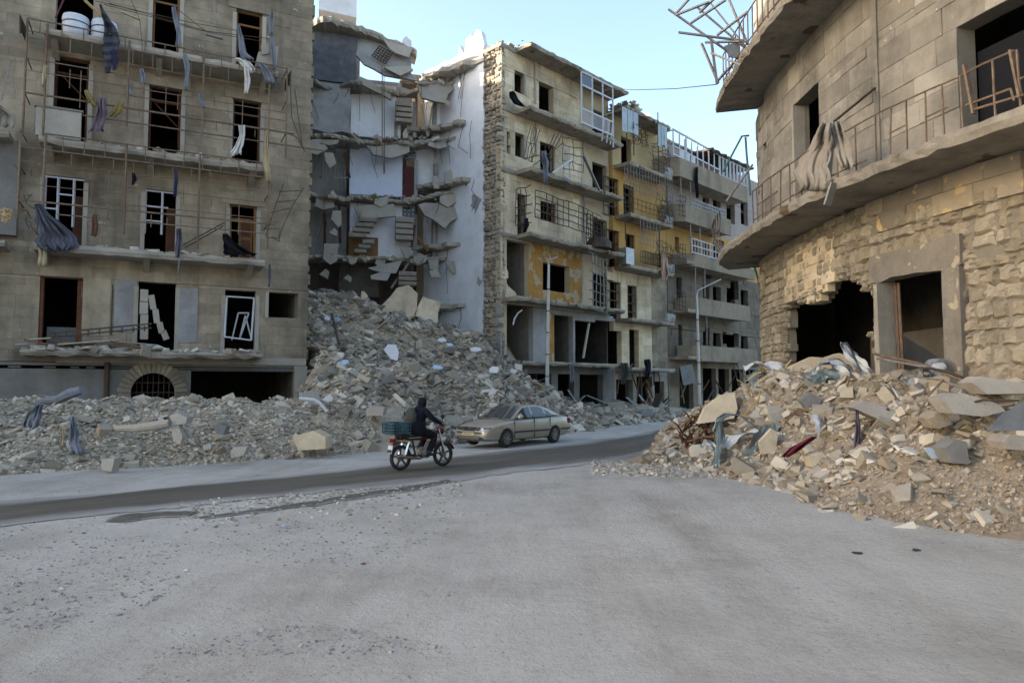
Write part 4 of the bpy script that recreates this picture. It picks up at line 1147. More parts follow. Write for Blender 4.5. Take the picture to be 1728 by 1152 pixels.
for i, z in enumerate(ze):
    s0, s1 = sb0[i], sb1[i]
    EB.append(ragged_slab(FC, s0e + .1, s1, z, .22, -.02, OE - .02, 'soffit', E, rg, amp=.02))
    hp = (.75, .85, .55, .85, .95)[i]
    pl = [FC.P(s0 - .9, 0, .15), FC.P(s0 - .45, 0, OE * .7), FC.P(s0, 0, OE), FC.P(s1, 0, OE), FC.P(s1, 0, OE - .15), FC.P(s0 + .05, 0, OE - .15), FC.P(s0 - .32, 0, OE * .62), FC.P(s0 - .75, 0, .12)]
    MB().plan([(p.x, p.y) for p in pl], z - .3, z + hp).build('parapet', 'parapet_e', EB[i])
    for s in (s0 - .35, s0 + .9): 
        if i < 4: MB().tube([FC.P(s, z + hp, OE - .1), FC.P(s, ze[i + 1] - .2, OE - .1)], .04, 6).build('cage_post', 'iron_grey', EB[i])
# white railing on the third floor, openwork blocks on the fourth, white veranda on the fifth
b = MB(); s0, s1 = sb0[2] - .4, sb1[2]
for z in (.6, 1.05, 1.5): b.bar(FC.P(s0, ze[2] + z, OE + .02), FC.P(s1, ze[2] + z - .1, OE + .02), .06)
for k in range(24): s = s0 + (s1 - s0) * k / 23; b.bar(FC.P(s, ze[2] + .5, OE + .02), FC.P(s, ze[2] + 1.45, OE + .02), .05)
b.build('white_railing', 'alu_white', EB[2])
b = MB(); s0, s1 = sb0[3] + 1.2, sb1[3] - .5
for z in (.95, 1.2, 1.45): b.bar(FC.P(s0, ze[3] + z, OE - .2), FC.P(s1, ze[3] + z, OE - .2), .06, .1)
for k in range(15): s = s0 + (s1 - s0) * k / 14; b.bar(FC.P(s, ze[3] + .85, OE - .2), FC.P(s, ze[3] + 1.48, OE - .2), .1, .1)
b.build('openwork_screen', 'plaster_grey', EB[3])
b = MB(); s0, s1 = sb0[4] - .7, sb0[4] + 5.5; zt_ = ze[4] + 2.7
for k in range(9): s = s0 + (s1 - s0) * k / 8; b.bar(FC.P(s, ze[4] + .9, OE - .05), FC.P(s, zt_ - .04 * k, OE - .05), .16 if k == 2 else .08)
for z in (1.0, 1.55, 2.65): b.bar(FC.P(s0, ze[4] + z, OE - .053), FC.P(s1, ze[4] + z - .25, OE - .053), .09)
for k in range(3): b.bar(FC.P(s0, ze[4] + 1 + .8 * k, .05), FC.P(s0, ze[4] + 1 + .8 * k, OE - .05), .07)
vf = b.build('veranda_frame', 'alu_white', E)
for k in (1, 2, 3): MB().fbox(FC, s0 + .1 + k * .7, s0 + .65 + k * .7, ze[4] + .98, ze[4] + 1.5, OE - .04, OE - .02).build('veranda_panel', 'alu_white', vf)
b = MB(); s2, s3 = FC.S(1216, OE, 320), FC.S(1262, OE, 340)
for k in range(9): s = s2 + (s3 - s2) * k / 8; b.bar(FC.P(s, ze[4] + .9, OE - .05), FC.P(s, ze[4] + 2.3, OE - .05), .14)
for z in (.95, 2.3): b.bar(FC.P(s2, ze[4] + z, OE - .053), FC.P(s3, ze[4] + z, OE - .053), .1)
b.build('veranda_frame', 'alu_white', E)
ragged_slab(FC, FC.S(1196, OE, 300), FC.S(1268, OE, 330), ze[4] + 2.5, .15, -5, OE + .25, 'iron_dark', E, rg, 'roof_sheet', amp=.12)
ragged_slab(FC, s0e, FC.S(1200), zer + .1, .15, -6, .2, 'concrete', E, rg, 'roof_slab')
for i in range(3): grid_panel(FC, fq(FC, OE, (1142, 330 + 80 * i), (1157, 333 + 80 * i), (1157, 365 + 80 * i), (1142, 362 + 80 * i)), 3, 4, EB[3 - i], 'iron_dark', r=.02)
# wrecked shop fronts under E and D: beams, hanging sheets
for k in range(26):
    u = rg.uniform(1040, 1275); o = rg.uniform(.1, 1.2)
    v0 = rg.uniform(610, 660); a0 = FC.px(u, v0, o); a1 = FC.px(u + rg.uniform(-18, 18), v0 + rg.uniform(10, 55), o)
    MB().bar(FC.P(*a0, o), FC.P(*a1, o + rg.uniform(-.4, .4)), rg.uniform(.04, .14), .04).build('hanging_beam', rg.choice(('iron_dark', 'iron_grey', 'wood', 'concrete_grey')), E if u > 1135 else D)
for u0, v0, u1, v1 in ((1147, 618, 1168, 650),):
    b = MB(); pts = []
    for j in range(4):
        for i in range(15):
            u = u0 + (u1 - u0) * i / 14 + j * 2; v = v0 + (v1 - v0) * j / 3
            q = FC.px(u, v - i * .3, .9); pts.append(FC.P(q[0], q[1], .9 + .06 * (i % 2)))
    b.grid(pts, 15, 4); b.build('roller_shutter', 'sheet_metal', E)
# ------------------------------------------------------------------ last buildings closing the street
F_ = empty('end_building', FC.P(34, 0), 'small grey building with balconies closing the street at the far end', 'building')
FE = Fac(dp(1262, 650, 78)[:2], (0.98, 0.2))
rg = random.Random(61)
zf = [FE.Z(1280, v) for v in (575, 505, 440)]
hf = [FE.rect(1268, 455, 1282, 492), FE.rect(1289, 455, 1302, 492), FE.rect(1268, 520, 1282, 560), FE.rect(1289, 520, 1302, 560), FE.rect(1266, 600, 1284, 680)]
cl = cells(-.5, 8, -.2, zf[2] + 3.0, hf, .8, (.8, 1.4), rg); backing(FE, cl, 'concrete_grey', F_, .35)
MB().fbox(FE, -.4, 8, 0, zf[2] + 2.8, -6, -.4).build('interior', 'interior', F_)
for z in zf[:2]:
    sl = ragged_slab(FE, 0, 6, z, .25, -.02, 1.3, 'concrete', F_, rg, amp=.02); MB().fbox(FE, 0, 6, z + .01, z + .9, 1.15, 1.29).build('parapet', 'concrete', sl)
    b = MB()
    for k in range(12): b.bar(FE.P(.2 + k * .5, z + .9, 1.2), FE.P(.2 + k * .5, z + 3.2, 1.2), .05)
    for zz in (1.6, 2.4): b.bar(FE.P(.2, z + zz, 1.2), FE.P(5.8, z + zz, 1.2), .05)
    b.build('balcony_cage', 'iron_grey', sl)
G2 = empty('distant_tower', dp(1262, 650, 150), 'sunlit distant building between the rows', 'building')
FT = Fac(dp(1225, 650, 150)[:2], (1, .35)); zt = FT.Z(1275, 322)
hs = [(2 + 2.2 * i, 3.2 + 2.2 * i, zt - 3.1 * (j + 1) + .5, zt - 3.1 * (j + 1) + 2.2) for i in range(5) for j in range(5)]
cl = cells(0, 14, 0, zt, hs, 3, (20, 30), rg); backing(FT, cl, 'paint_yellow_pale', G2, .4)
MB().fbox(FT, .1, 13.9, 0, zt - .1, -8, -.45).build('interior', 'interior', G2)
# ------------------------------------------------------------------ collapsed building between the two
FB = Fac((-4.2, 39.2), (4, 1))
B = empty('collapsed_building', FB.P(-4, 0), 'collapsed apartment building, its white rooms laid open above the rubble', 'building')
rg = random.Random(71)
def bz(v, u=650): return FB.Z(u, v)
zb = [bz(445), bz(341), bz(240), bz(140)]     # room floors seen from below, lowest first
sl_, sr_ = FB.S(470), FB.S(737)
# back walls of the rooms, each its own plaster
def panel(u0, v0, u1, v1, mat, o=0.0, th=.2, name='room_wall', jg=0.0, parent=B):
    q = FB.rect(u0, v0, u1, v1, o)
    poly = [(q[0], q[2]), (q[1], q[2]), (q[1], q[3]), (q[0], q[3])]
    if jg: poly = jag(poly, .4, jg, rg)
    return MB().prism(FB, poly, o - th, o).build(name, mat, parent)
MB().fbox(FB, sl_, sr_ + .4, 0, bz(150), -3.2, -3.0).build('rear_wall', 'interior_mid', B)
MB().fbox(FB, FB.S(600), FB.S(700), bz(148), bz(112), -2.2, -2.0).build('rear_wall', 'plaster_grey', B)
MB().fbox(FB, sl_, FB.S(606), bz(150), bz(28), -3.2, -3.0).build('rear_wall', 'interior_mid', B)
panel(592, 142, 668, 232, 'plaster_white'); panel(632, 205, 676, 232, 'plaster_white', .01, .01, 'room_wall')
panel(736, 172, 790, 232, 'plaster_white', -.02)
panel(590, 246, 679, 330, 'plaster_blue'); panel(700, 240, 792, 328, 'plaster_white', -.4)
panel(590, 345, 700, 436, 'plaster_white'); panel(732, 345, 792, 436, 'plaster_white', -.3)
panel(588, 400, 638, 436, 'wood', .012, .011, 'dado')
panel(738, 445, 800, 540, 'plaster_white', -.3); panel(572, 448, 640, 500, 'interior_mid', -.6)
panel(517, 140, 592, 222, 'plaster_grey', .8, .25, 'outer_wall', .1)
panel(522, 55, 602, 137, 'plaster_soot', .9, .2, 'sooty_wall', .05)
panel(520, 238, 585, 330, 'plaster_grey', -.8); panel(520, 345, 585, 440, 'plaster_grey', -.8)
# dark doorways between
for q in ((704, 168, 732, 232), (704, 275, 734, 330), (702, 362, 732, 436), (700, 450, 738, 505)):
    panel(q[0], q[1], q[2], q[3], 'interior', -2.4, .1, 'inner_wall')
for (u, v0, v1) in ((668, 205, 232), (700, 172, 232), (734, 172, 232), (702, 270, 330), (736, 275, 330), (701, 362, 436), (733, 362, 436)):
    panel(u - 3, v0, u + 3, v1, 'plaster_grey', .05, .5, 'door_jamb')
dr = panel(680, 281, 700, 334, 'door_red', .02, .06, 'red_door')
for i in range(4):
    for j in range(2):
        q = FB.rect(683 + j * 9, 286 + i * 12, 690 + j * 8, 294 + i * 12, .02); MB().fbox(FB, q[0], q[1], q[2], q[3], .02, .04).build('door_panel', 'door_red', dr)
for q in ((682, 256, 701, 268), (680, 350, 700, 365)):
    h = FB.rect(*q); MB().fbox(FB, h[0], h[1], h[2], h[3], -.1, .015).build('fanlight', 'glass_dark', B); frame(FB, h, B, 'concrete_grey', 3, 2, o=.04, w=.06)
# broken floors: ragged slabs running along the back wall
def floor_edge(u0, v0, u1, v1, d0, d1, mat='concrete_pale', th=.18, amp=.22):
    s0, s1 = FB.S(u0), FB.S(u1); n = int((s1 - s0) / .16) + 2
    z0, z1 = FB.Z(u0, v0, d0), FB.Z(u1, v1, d1); V = []
    for i in range(n + 1):
        t_ = i / n; s = s0 + (s1 - s0) * t_; z = z0 + (z1 - z0) * t_; o = d0 + (d1 - d0) * t_ + .9 * mn.noise((s * .8, z, 3)) + .3 * mn.noise((s * 3, z, 5)) + rg.uniform(-amp, amp) * .18; dz = -.3 * max(0, mn.noise((s * .6, z, 9)))
        V += [FB.P(s, z + dz * .3, -.3), FB.P(s, z + dz, o), FB.P(s, z + dz - th * .5, o + rg.uniform(-.03, .03)), FB.P(s, z + dz - th + rg.uniform(-.03, .03), o - rg.uniform(.02, .12)), FB.P(s, z - th, -.3)]
    fs = [(5 * i + k, 5 * i + 5 + k, 5 * i + 5 + (k + 1) % 5, 5 * i + (k + 1) % 5) for i in range(n) for k in range(5)] + [(0, 1, 2, 3, 4), tuple(5 * n + k for k in (4, 3, 2, 1, 0))]
    return MB().add(V, fs).build('broken_floor', mat, B)
floor_edge(515, 223, 604, 234, 1.3, 1.2); floor_edge(600, 233, 705, 240, .9, .6); floor_edge(695, 238, 792, 228, .7, .9)
floor_edge(515, 322, 590, 334, 1.2, 1.1); floor_edge(588, 328, 690, 336, .8, .7); floor_edge(688, 334, 770, 318, 1.0, 1.2)
floor_edge(515, 430, 600, 432, 1.2, 1.0); floor_edge(596, 431, 700, 437, .9, .8); floor_edge(696, 437, 790, 428, .7, 1.0)
floor_edge(700, 135, 792, 128, 1.0, .8); floor_edge(600, 142, 700, 150, .8, .6); floor_edge(516, 136, 606, 138, 1.2, 1.2, 'concrete_grey')
# floor remains along the party wall
def side_floor(d0, d1, z0, z1, w=.9):
    n = int((d1 - d0) / .25); V = []
    for i in range(n + 1):
        t_ = i / n; d = d0 + (d1 - d0) * t_; z = z0 + (z1 - z0) * t_; o = (.15 + w * t_) + rg.uniform(-.2, .2)
        V += [PW.P(d, z, -.03), PW.P(d, z + rg.uniform(-.05, .05), o), PW.P(d, z - .2, o + rg.uniform(-.1, .1)), PW.P(d, z - .24 + rg.uniform(-.1, .05), o - rg.uniform(.1, .3)), PW.P(d, z - .24, -.03)]
    fs = [(5 * i + k, 5 * i + 5 + k, 5 * i + 5 + (k + 1) % 5, 5 * i + (k + 1) % 5) for i in range(n) for k in range(5)] + [(0, 1, 2, 3, 4), tuple(5 * n + k for k in (4, 3, 2, 1, 0))]
    MB().add(V, fs).build('broken_floor', 'concrete_pale', B)
for i in range(1, 5): side_floor(2.2 + .4 * (i % 3), 6.0, zc[i] - .1, zc[i] - .15, 1.5)
side_floor(1.2, 6.2, zc[5] - .3, zc[5] - .6, 1.8)
# roof over the left rooms
floor_edge(516, 24, 606, 42, 1.6, 1.5, 'concrete', .3, .12); floor_edge(603, 40, 698, 84, 1.4, .9, 'concrete', .3, .2)
p0 = FB.rect(538, -22, 602, 26, .6)
MB().prism(FB, [(p0[0], p0[2] + .2), (p0[1], p0[2]), (p0[1], p0[3]), (p0[0], p0[3])], -1.6, .6).build('roof_tank_room', 'plaster_white', B)
MB().prism(FB, jag([FB.px(u, v, .2) for u, v in ((678, 82), (680, 66), (686, 60), (690, 66), (696, 68), (696, 84))], .5, .06, rg), -.1, .2).build('roof_wall_stub', 'plaster_white', B)
# torn wall sheets and hanging slabs
def sheet(pts, o=1.0, th=.16, mat='concrete_pale', name='hanging_slab', tilt=0.0, amp=.09):
    q = jag([FB.px(u, v, o) for u, v in pts], .5, amp, rg)
    zm = sum(z for s, z in q) / len(q); n = len(q); V = []
    for off in (-th, 0):
        for s, z in q: V.append(FB.P(s, z, o + off + (zm - z) * tilt))
    fs = [tuple(range(n))[::-1], tuple(range(n, 2 * n))] + [(i, (i + 1) % n, n + (i + 1) % n, n + i) for i in range(n)]
    return MB().add(V, fs).build(name, mat, B)
sheet([(602, 52), (640, 62), (672, 72), (696, 84), (694, 124), (700, 138), (650, 130), (612, 112), (602, 90)], .9, .2, 'plaster_grey', tilt=.25)
sheet([(645, 66), (672, 72), (697, 80), (692, 100), (668, 92)], 1.3, .18, tilt=.3)
sheet([(646, 115), (690, 108), (700, 120), (672, 130)], 1.4, .2, tilt=.5)
sheet([(606, 130), (628, 136), (662, 160), (662, 168), (640, 160), (606, 142)], 1.1, .2)
sheet([(705, 142), (738, 135), (775, 140), (758, 160), (750, 176), (728, 175), (712, 168)], 1.1, .22, tilt=.4)
sheet([(517, 236), (540, 230), (552, 248), (536, 260), (520, 256)], 1.4, .25, tilt=.3); sheet([(548, 256), (564, 256), (566, 276), (558, 282), (550, 275)], 1.3, .22)
sheet([(618, 246), (650, 244), (690, 246), (692, 258), (660, 266), (630, 264)], 1.0, .2, tilt=.3)
sheet([(600, 348), (664, 346), (668, 364), (640, 368), (604, 366)], .9, .24)
sheet([(704, 344), (740, 340), (776, 352), (778, 366), (762, 374), (748, 386), (732, 374), (714, 362)], 1.2, .24, 'concrete', tilt=.4)
sheet([(770, 342), (790, 338), (800, 358), (782, 352)], 1.2, .15, 'plaster_white')
sheet([(545, 412), (570, 408), (566, 440), (555, 448), (545, 440)], 1.5, .2, tilt=.2); sheet([(562, 354), (577, 356), (576, 380), (568, 386), (561, 372)], 1.3, .2)
sheet([(620, 452), (650, 444), (680, 440), (668, 460), (630, 458)], 1.2, .2, tilt=.5); sheet([(625, 462), (664, 458), (652, 474), (626, 474)], 1.4, .2, tilt=.5)
sheet([(678, 418), (694, 416), (692, 434), (682, 436)], 1.2, .18); sheet([(678, 224), (688, 216), (690, 232), (682, 236)], .9, .15)
sheet([(720, 438), (742, 438), (738, 452), (728, 452)], 1.2, .2); sheet([(750, 440), (768, 440), (770, 462), (762, 460)], 1.2, .16); sheet([(725, 460), (740, 452), (742, 468), (728, 470)], 1.2, .18)
sheet([(732, 296), (742, 298), (740, 318), (732, 320)], 1.0, .16); sheet([(748, 290), (760, 284), (768, 310), (754, 320)], .9, .16)
for u, v, r_ in ((548, 462, 8), (588, 470, 8), (563, 392, 8)):
    sheet([(u - r_, v), (u, v - r_), (u + r_, v - r_ * .3), (u + r_ * .5, v + r_)], 1.3, .15, amp=.05)
rgs = random.Random(77)
for k in range(16):                          # more torn pieces caught on the floor edges, leaning every way
    v0 = rgs.choice((140, 236, 240, 334, 336, 434, 436)); u = rgs.uniform(520, 790); w_, h_ = rgs.uniform(14, 30), rgs.uniform(8, 20)
    sheet([(u, v0 - h_ * .2), (u + w_, v0 - h_ * rgs.uniform(0, .5)), (u + w_ * rgs.uniform(.7, 1.1), v0 + h_ * .6), (u + w_ * .4, v0 + h_), (u - w_ * .1, v0 + h_ * .5)], rgs.uniform(.5, 1.5), rgs.uniform(.2, .32), rgs.choice(('concrete_pale', 'concrete', 'plaster_grey')), tilt=rgs.uniform(-.2, .9), amp=.06)
# flights of stairs hanging on the wall
def stair(u0, v0, u1, v1, n, o=.6, lean=0.0, mat='concrete_pale'):
    q = FB.rect(u0, v0, u1, v1, o); b = MB()
    for k in range(n):
        z0 = q[2] + (q[3] - q[2]) * k / n; hh = (q[3] - q[2]) / n; sh = lean * (k / n - .5)
        poly = [(o + .32 - .08 * k / n, z0), (o + .4 - .05 * k / n, z0 + hh * .55), (o + .05, z0 + hh * .98), (o - .2, z0 + hh * .9), (o - .2, z0)]
        b.prism(Fac(FB.P(q[0] + sh, 0), FB.N, FB.D), poly, 0, q[1] - q[0])
    return b.build('stair_flight', mat, B)
stair(667, 172, 694, 209, 4); stair(667, 366, 696, 406, 4); stair(672, 458, 702, 482, 3, .9)
stair(600, 366, 630, 402, 4, 1.0, .7, 'concrete'); stair(608, 404, 628, 428, 3, 1.0, .6, 'concrete')
# hanging rebar, cables and pipes
b = MB()
for k in range(60):
    u = rg.choice((rg.uniform(600, 700), rg.uniform(700, 800), rg.uniform(520, 600))); v = rg.choice((145, 240, 335, 436)) + rg.uniform(-6, 8); o = rg.uniform(.4, 1.3)
    q = FB.px(u, v, o); L = rg.uniform(.5, 2.2); dx = rg.uniform(-.5, .5)
    b.tube([FB.P(q[0] + dx * t_ * t_, q[1] - L * t_, o + .2 * math.sin(3 * t_)) for t_ in (0, .3, .6, 1)], .012, 4)
b.build('hanging_rebar', 'iron_dark', B, kind='stuff')
b = MB(); b.tube([FB.P(*FB.px(u, v, 1.3), 1.3) for u, v in ((645, 100), (645, 240), (648, 294))], .03, 6); b.build('hanging_pipe', 'rust', B)
b = MB(); b.tube([FB.P(*FB.px(u, v, 1.3), 1.3) for u, v in ((648, 128), (649, 292))], .02, 6); b.build('hanging_pipe', 'iron_dark', B)
for i, k in enumerate(range(8)):
    q = FB.px(636 + rg.uniform(-9, 12), 90 + rg.uniform(-6, 8), 1.25)
b = MB(); q = [FB.P(*FB.px(u, v, 1.25), 1.25) for u, v in ((628, 94), (640, 78), (662, 90), (650, 108))]
for k in range(6): b.tube([q[0].lerp(q[3], k / 5), q[1].lerp(q[2], k / 5)], .03, 4); b.tube([q[0].lerp(q[1], k / 5), q[3].lerp(q[2], k / 5)], .03, 4)
b.build('torn_grille', 'iron_dark', B)
for (a0, a1) in (((712, 178), (722, 231)), ((730, 180), (722, 230)), ((706, 100), (0, 0))):
    if a1[0]: MB().bar(FB.P(*FB.px(*a0, .4), .4), FB.P(*FB.px(*a1, .4), .4), .12).build('leaning_board', 'concrete_pale', B)
for (a0, a1, m_) in (((541, 300), (541, 240), 'iron_grey'), ((590, 300), (582, 258), 'wood_dark'), ((572, 345), (574, 410), 'wood_dark'), ((548, 360), (548, 430), 'wood_dark'), ((700, 380), (694, 420), 'wood_dark'), ((705, 400), (722, 424), 'wood'), ((692, 440), (660, 486), 'iron_grey')):
    MB().bar(FB.P(*FB.px(*a0, .7), .7), FB.P(*FB.px(*a1, .7), .7), .12).build('leaning_board', m_, B)
b = MB()
for k in range(5): b.bar(FB.P(*FB.px(562 + k * 5, 285, .9), .9), FB.P(*FB.px(563 + k * 5, 322, .9), .9), .05)
b.bar(FB.P(*FB.px(560, 300, .9), .9), FB.P(*FB.px(588, 300, .9), .9), .05); b.build('iron_railing', 'iron_grey', B)
# thing standing on the upper floor: a dark guitar-like fitting against the wall
q = [FB.P(*FB.px(u, v, .5), .5) for u, v in ((787, 225), (787, 203), (785, 166))]
# stones on the floor edges
items = []
for v, us in ((234, (515, 800)), (332, (515, 790)), (434, (515, 790)), (136, (700, 790))):
    for k in range(70):
        u = rg.uniform(*us); o = rg.uniform(.2, 1.0); q = FB.px(u, v + rg.uniform(-3, 4), o); p = FB.P(q[0], q[1], o); items.append((p.x, p.y, p.z, rg.choice((.06, .09, .14, .2, .34))))
scatter('floor_debris', items, 'rubble', rg, B, kind='stuff')
# ------------------------------------------------------------------ rounded corner building on the right
G = empty('rounded_building', (9.5, 16, 0), 'rounded stone corner building with curved balconies and a blasted ground floor at right', 'building')
rg = random.Random(81)
GP = [(10.6, 26.2), (9.5, 25.5), (8.7, 24.5), (8.28, 23.5), (8.05, 22.2), (7.95, 20.6), (7.95, 19.0), (8.0, 17.4), (8.12, 15.9), (8.46, 14.2), (8.9, 12.6), (9.7, 10.4), (10.7, 7.8), (12.5, 3.2)]
def smooth_path(pts, n=4):
    out = []
    P = [Vector(p) for p in pts]
    for i in range(len(P) - 1):
        p0, p1, p2, p3 = P[max(0, i - 1)], P[i], P[i + 1], P[min(len(P) - 1, i + 2)]
        for k in range(n):
            t_ = k / n
            out.append(.5 * ((2 * p1) + (p2 - p0) * t_ + (2 * p0 - 5 * p1 + 4 * p2 - p3) * t_ ** 2 + (3 * p1 - p0 - 3 * p2 + p3) * t_ ** 3))
    return out + [P[-1]]
GW = smooth_path(GP)
GL = [0.0]
for p, q in zip(GW, GW[1:]): GL.append(GL[-1] + (q - p).length)
def GF(a):
    """plane touching the wall at arc length a (a = 0 is the far end)"""
    a = max(0, min(GL[-1] - 1e-3, a)); j = 0
    while j < len(GL) - 2 and GL[j + 1] < a: j += 1
    t_ = (a - GL[j]) / (GL[j + 1] - GL[j]); p = GW[j].lerp(GW[j + 1], t_)
    d = lambda k: (GW[min(k + 1, len(GW) - 1)] - GW[max(k - 1, 0)]).normalized()
    return Fac(p, d(j).lerp(d(j + 1), t_))
def gpt(a, z, o=0.0): return GF(a).P(0, z, o)
GS = [i * .1 for i in range(int(GL[-1] / .1))]
def gpx(u, v, o=0.0):
    """arc length and level where the ray meets the wall line moved out by o"""
    k = (u - 864) / FPX / (cp - (576 - v) / FPX * sp)
    best = None
    for a in GS:
        p = gpt(a, 0, o)
        e = p.x - k * p.y
        if best is not None and a > 2.2 and best[1] * e <= 0 and a - best[0] < .15:
            hit = best[0] + (a - best[0]) * abs(best[1]) / (abs(best[1]) + abs(e) + 1e-9)
            y = gpt(hit, 0, o).y; d = ray(u, v)
            return hit, CAM_H + d.z * y / d.y
        best = (a, e)
    a = min(GS, key=lambda a: abs(gpt(a, 0, o).x - k * gpt(a, 0, o).y)); y = gpt(a, 0, o).y; d = ray(u, v)
    return a, CAM_H + d.z * y / d.y
def grect(u0, v0, u1, v1, o=0.0):
    vm, um = (v0 + v1) / 2, (u0 + u1) / 2
    return (gpx(u0, vm, o)[0], gpx(u1, vm, o)[0], gpx(um, v1, o)[1], gpx(um, v0, o)[1])
OG = 1.35
zl = gpx(1501, 262, OG)[1]                    # lower balcony floor
zu = gpx(1268, 71, OG)[1] + .12               # upper balcony floor
TOPG = zu + 5.5
win = grect(1341, 156, 1384, 322); win = (win[0], win[1], zl + .02, win[3])
big = grect(1617, 12, 1740, 205); big = (big[0], big[0] + 2.6, zl + .02, big[3])
upw = gpx(1330, -10)[0]
w3 = (upw, upw + 1.2, zu + .05, zu + 2.6)
pits = [grect(*q) for q in ((1281, 187, 1290, 222), (1288, 241, 1294, 252))]
cl = cells(0, GL[-1], zl - .05, TOPG, [win, big, w3] + pits, .5, (.75, 1.25), rg)
lay(GF, cl, 'stone_g', G, n=200, dep=.14, proud=.02, rng=rg)
backing(GF, cl, 'stone_g_mortar', G, .4, back=-.03)
pil_a = gpx(1476, 120)[0]
# ground floor: torn rubble masonry
zlow = zl - .27
door = grect(1492, 464, 1600, 640); door = (door[0], door[1], .3, door[3])
zd0 = door[3]
ghole = [gpx(u, v) for u, v in ((1322, 520), (1335, 505), (1352, 508), (1372, 512), (1392, 492), (1394, 470), (1402, 465), (1430, 466), (1450, 484), (1472, 486), (1478, 520), (1470, 560), (1474, 640), (1470, 760), (1318, 760), (1322, 600))]
cl2 = []
z = -.2
while z < zlow - .03:
    h_ = rg.uniform(.17, .36); z1 = min(z + h_, zlow); a = 1.2
    while a < GL[-1] - .3:
        L = rg.uniform(.2, .55); m = a + L / 2, (z + z1) / 2
        inside = door[0] - .25 < m[0] < door[1] + .25 and m[1] < zd0 + .38
        if not inside:
            cs = [inpoly(x_, y_, ghole) for x_ in (a, a + L) for y_ in (z, z1)]
            if not any(cs): cl2.append((a, a + L, z, z1))
            elif not all(cs):                # broken into small stones at the rim of the hole
                for i_ in range(3):
                    for j_ in range(2):
                        c_ = (a + L * i_ / 3, a + L * (i_ + 1) / 3, z + (z1 - z) * j_ / 2, z + (z1 - z) * (j_ + 1) / 2)
                        if not inpoly((c_[0] + c_[1]) / 2 + rg.uniform(-.08, .08), (c_[2] + c_[3]) / 2 + rg.uniform(-.08, .08), ghole): cl2.append(c_)
        a += L
    z = z1
ash = lambda c: c[2] > gpx(1500, 380)[1] and c[0] > gpx(1462, 350)[0]
low = [c for c in cl2 if not ash(c)]
lay(GF, [c for c in low if rg.random() > .05], 'stone_g_low', G, 'rubble_stone', n=280, dep=.2, proud=.08, rng=rg, gap=-.02)
backing(GF, low, 'stone_g_mortar', G, .35, back=-.045, name='ground_floor_wall')
ca = cells(gpx(1462, 350)[0], GL[-1] - .3, gpx(1500, 380)[1] - .1, zlow, [], .42, (.6, 1.0), rg)
lay(GF, [c for c in ca if rg.random() > .06], 'stone_g_face', G, n=90, dep=.16, proud=.05, rng=rg)
backing(GF, ca, 'stone_g_mortar', G, .35, back=-.06, name='ground_floor_wall')
# door surround: rendered lintel and posts
dirty('surround', [c8(132, 124, 113), c8(150, 142, 129)], dirt=c8(92, 86, 78), amount=.7, big=.8, rnd=.1, spots=(3.5, .62, c8(186, 172, 146)), bump=.9, bdist=.04)
def gslab(a0, a1, z0, z1, o0, o1, mat, name, n=None, parent=G, jg=0.0):
    n = n or max(1, int((a1 - a0) / .35)); V = []
    for i in range(n + 1):
        a = a0 + (a1 - a0) * i / n; r_ = lambda: rg.uniform(-jg, jg)
        V += [gpt(a, z0 + r_(), o0), gpt(a, z0 + r_(), o1 + r_()), gpt(a, z1 + r_(), o1 + r_()), gpt(a, z1, o0)]
    fs = [(4 * i + k, 4 * i + 4 + k, 4 * i + 4 + (k + 1) % 4, 4 * i + (k + 1) % 4) for i in range(n) for k in range(4)] + [(0, 1, 2, 3), tuple(4 * n + k for k in (3, 2, 1, 0))]
    return MB().add(V, fs).build(name, mat, parent)
gslab(door[0] - .3, door[1] + .42, zd0, zd0 + .62, -.3, .08, 'surround', 'door_lintel', jg=.05)
gslab(door[0] - .22, door[0] - .02, .2, zd0 - .01, -.3, .10, 'concrete', 'door_post', 8, jg=.05)
gslab(door[1] + .02, door[1] + .4, .2, zd0 - .01, -.3, .09, 'surround', 'door_post', 2, jg=.04)
gslab(door[1] - .1, door[1] + .02, .2, zd0 - .02, -.28, .02, 'concrete_grey', 'door_post', 2)
for k in range(2):
    a_ = door[0] + .18 + .1 * k; MB().tube([gpt(a_, .9, -.25), gpt(a_ - .05, zd0 - .05, -.2)], .035, 6).build('door_pipe', 'rust', G)
q = [gpx(u, v, .1) for u, v in ((1340, 420), (1400, 392), (1402, 470), (1376, 508), (1340, 502), (1322, 512), (1318, 450))]
a_q = [p[0] for p in q]; z_q = [p[1] for p in q]
cq = [c for c in cells(min(a_q), max(a_q), min(z_q), max(z_q), [], .2, (.25, .5), rg) if inpoly((c[0] + c[1]) / 2, (c[2] + c[3]) / 2, q)]
lay(GF, cq, 'stone_c', G, n=60, dep=.2, proud=.03, rng=rg)
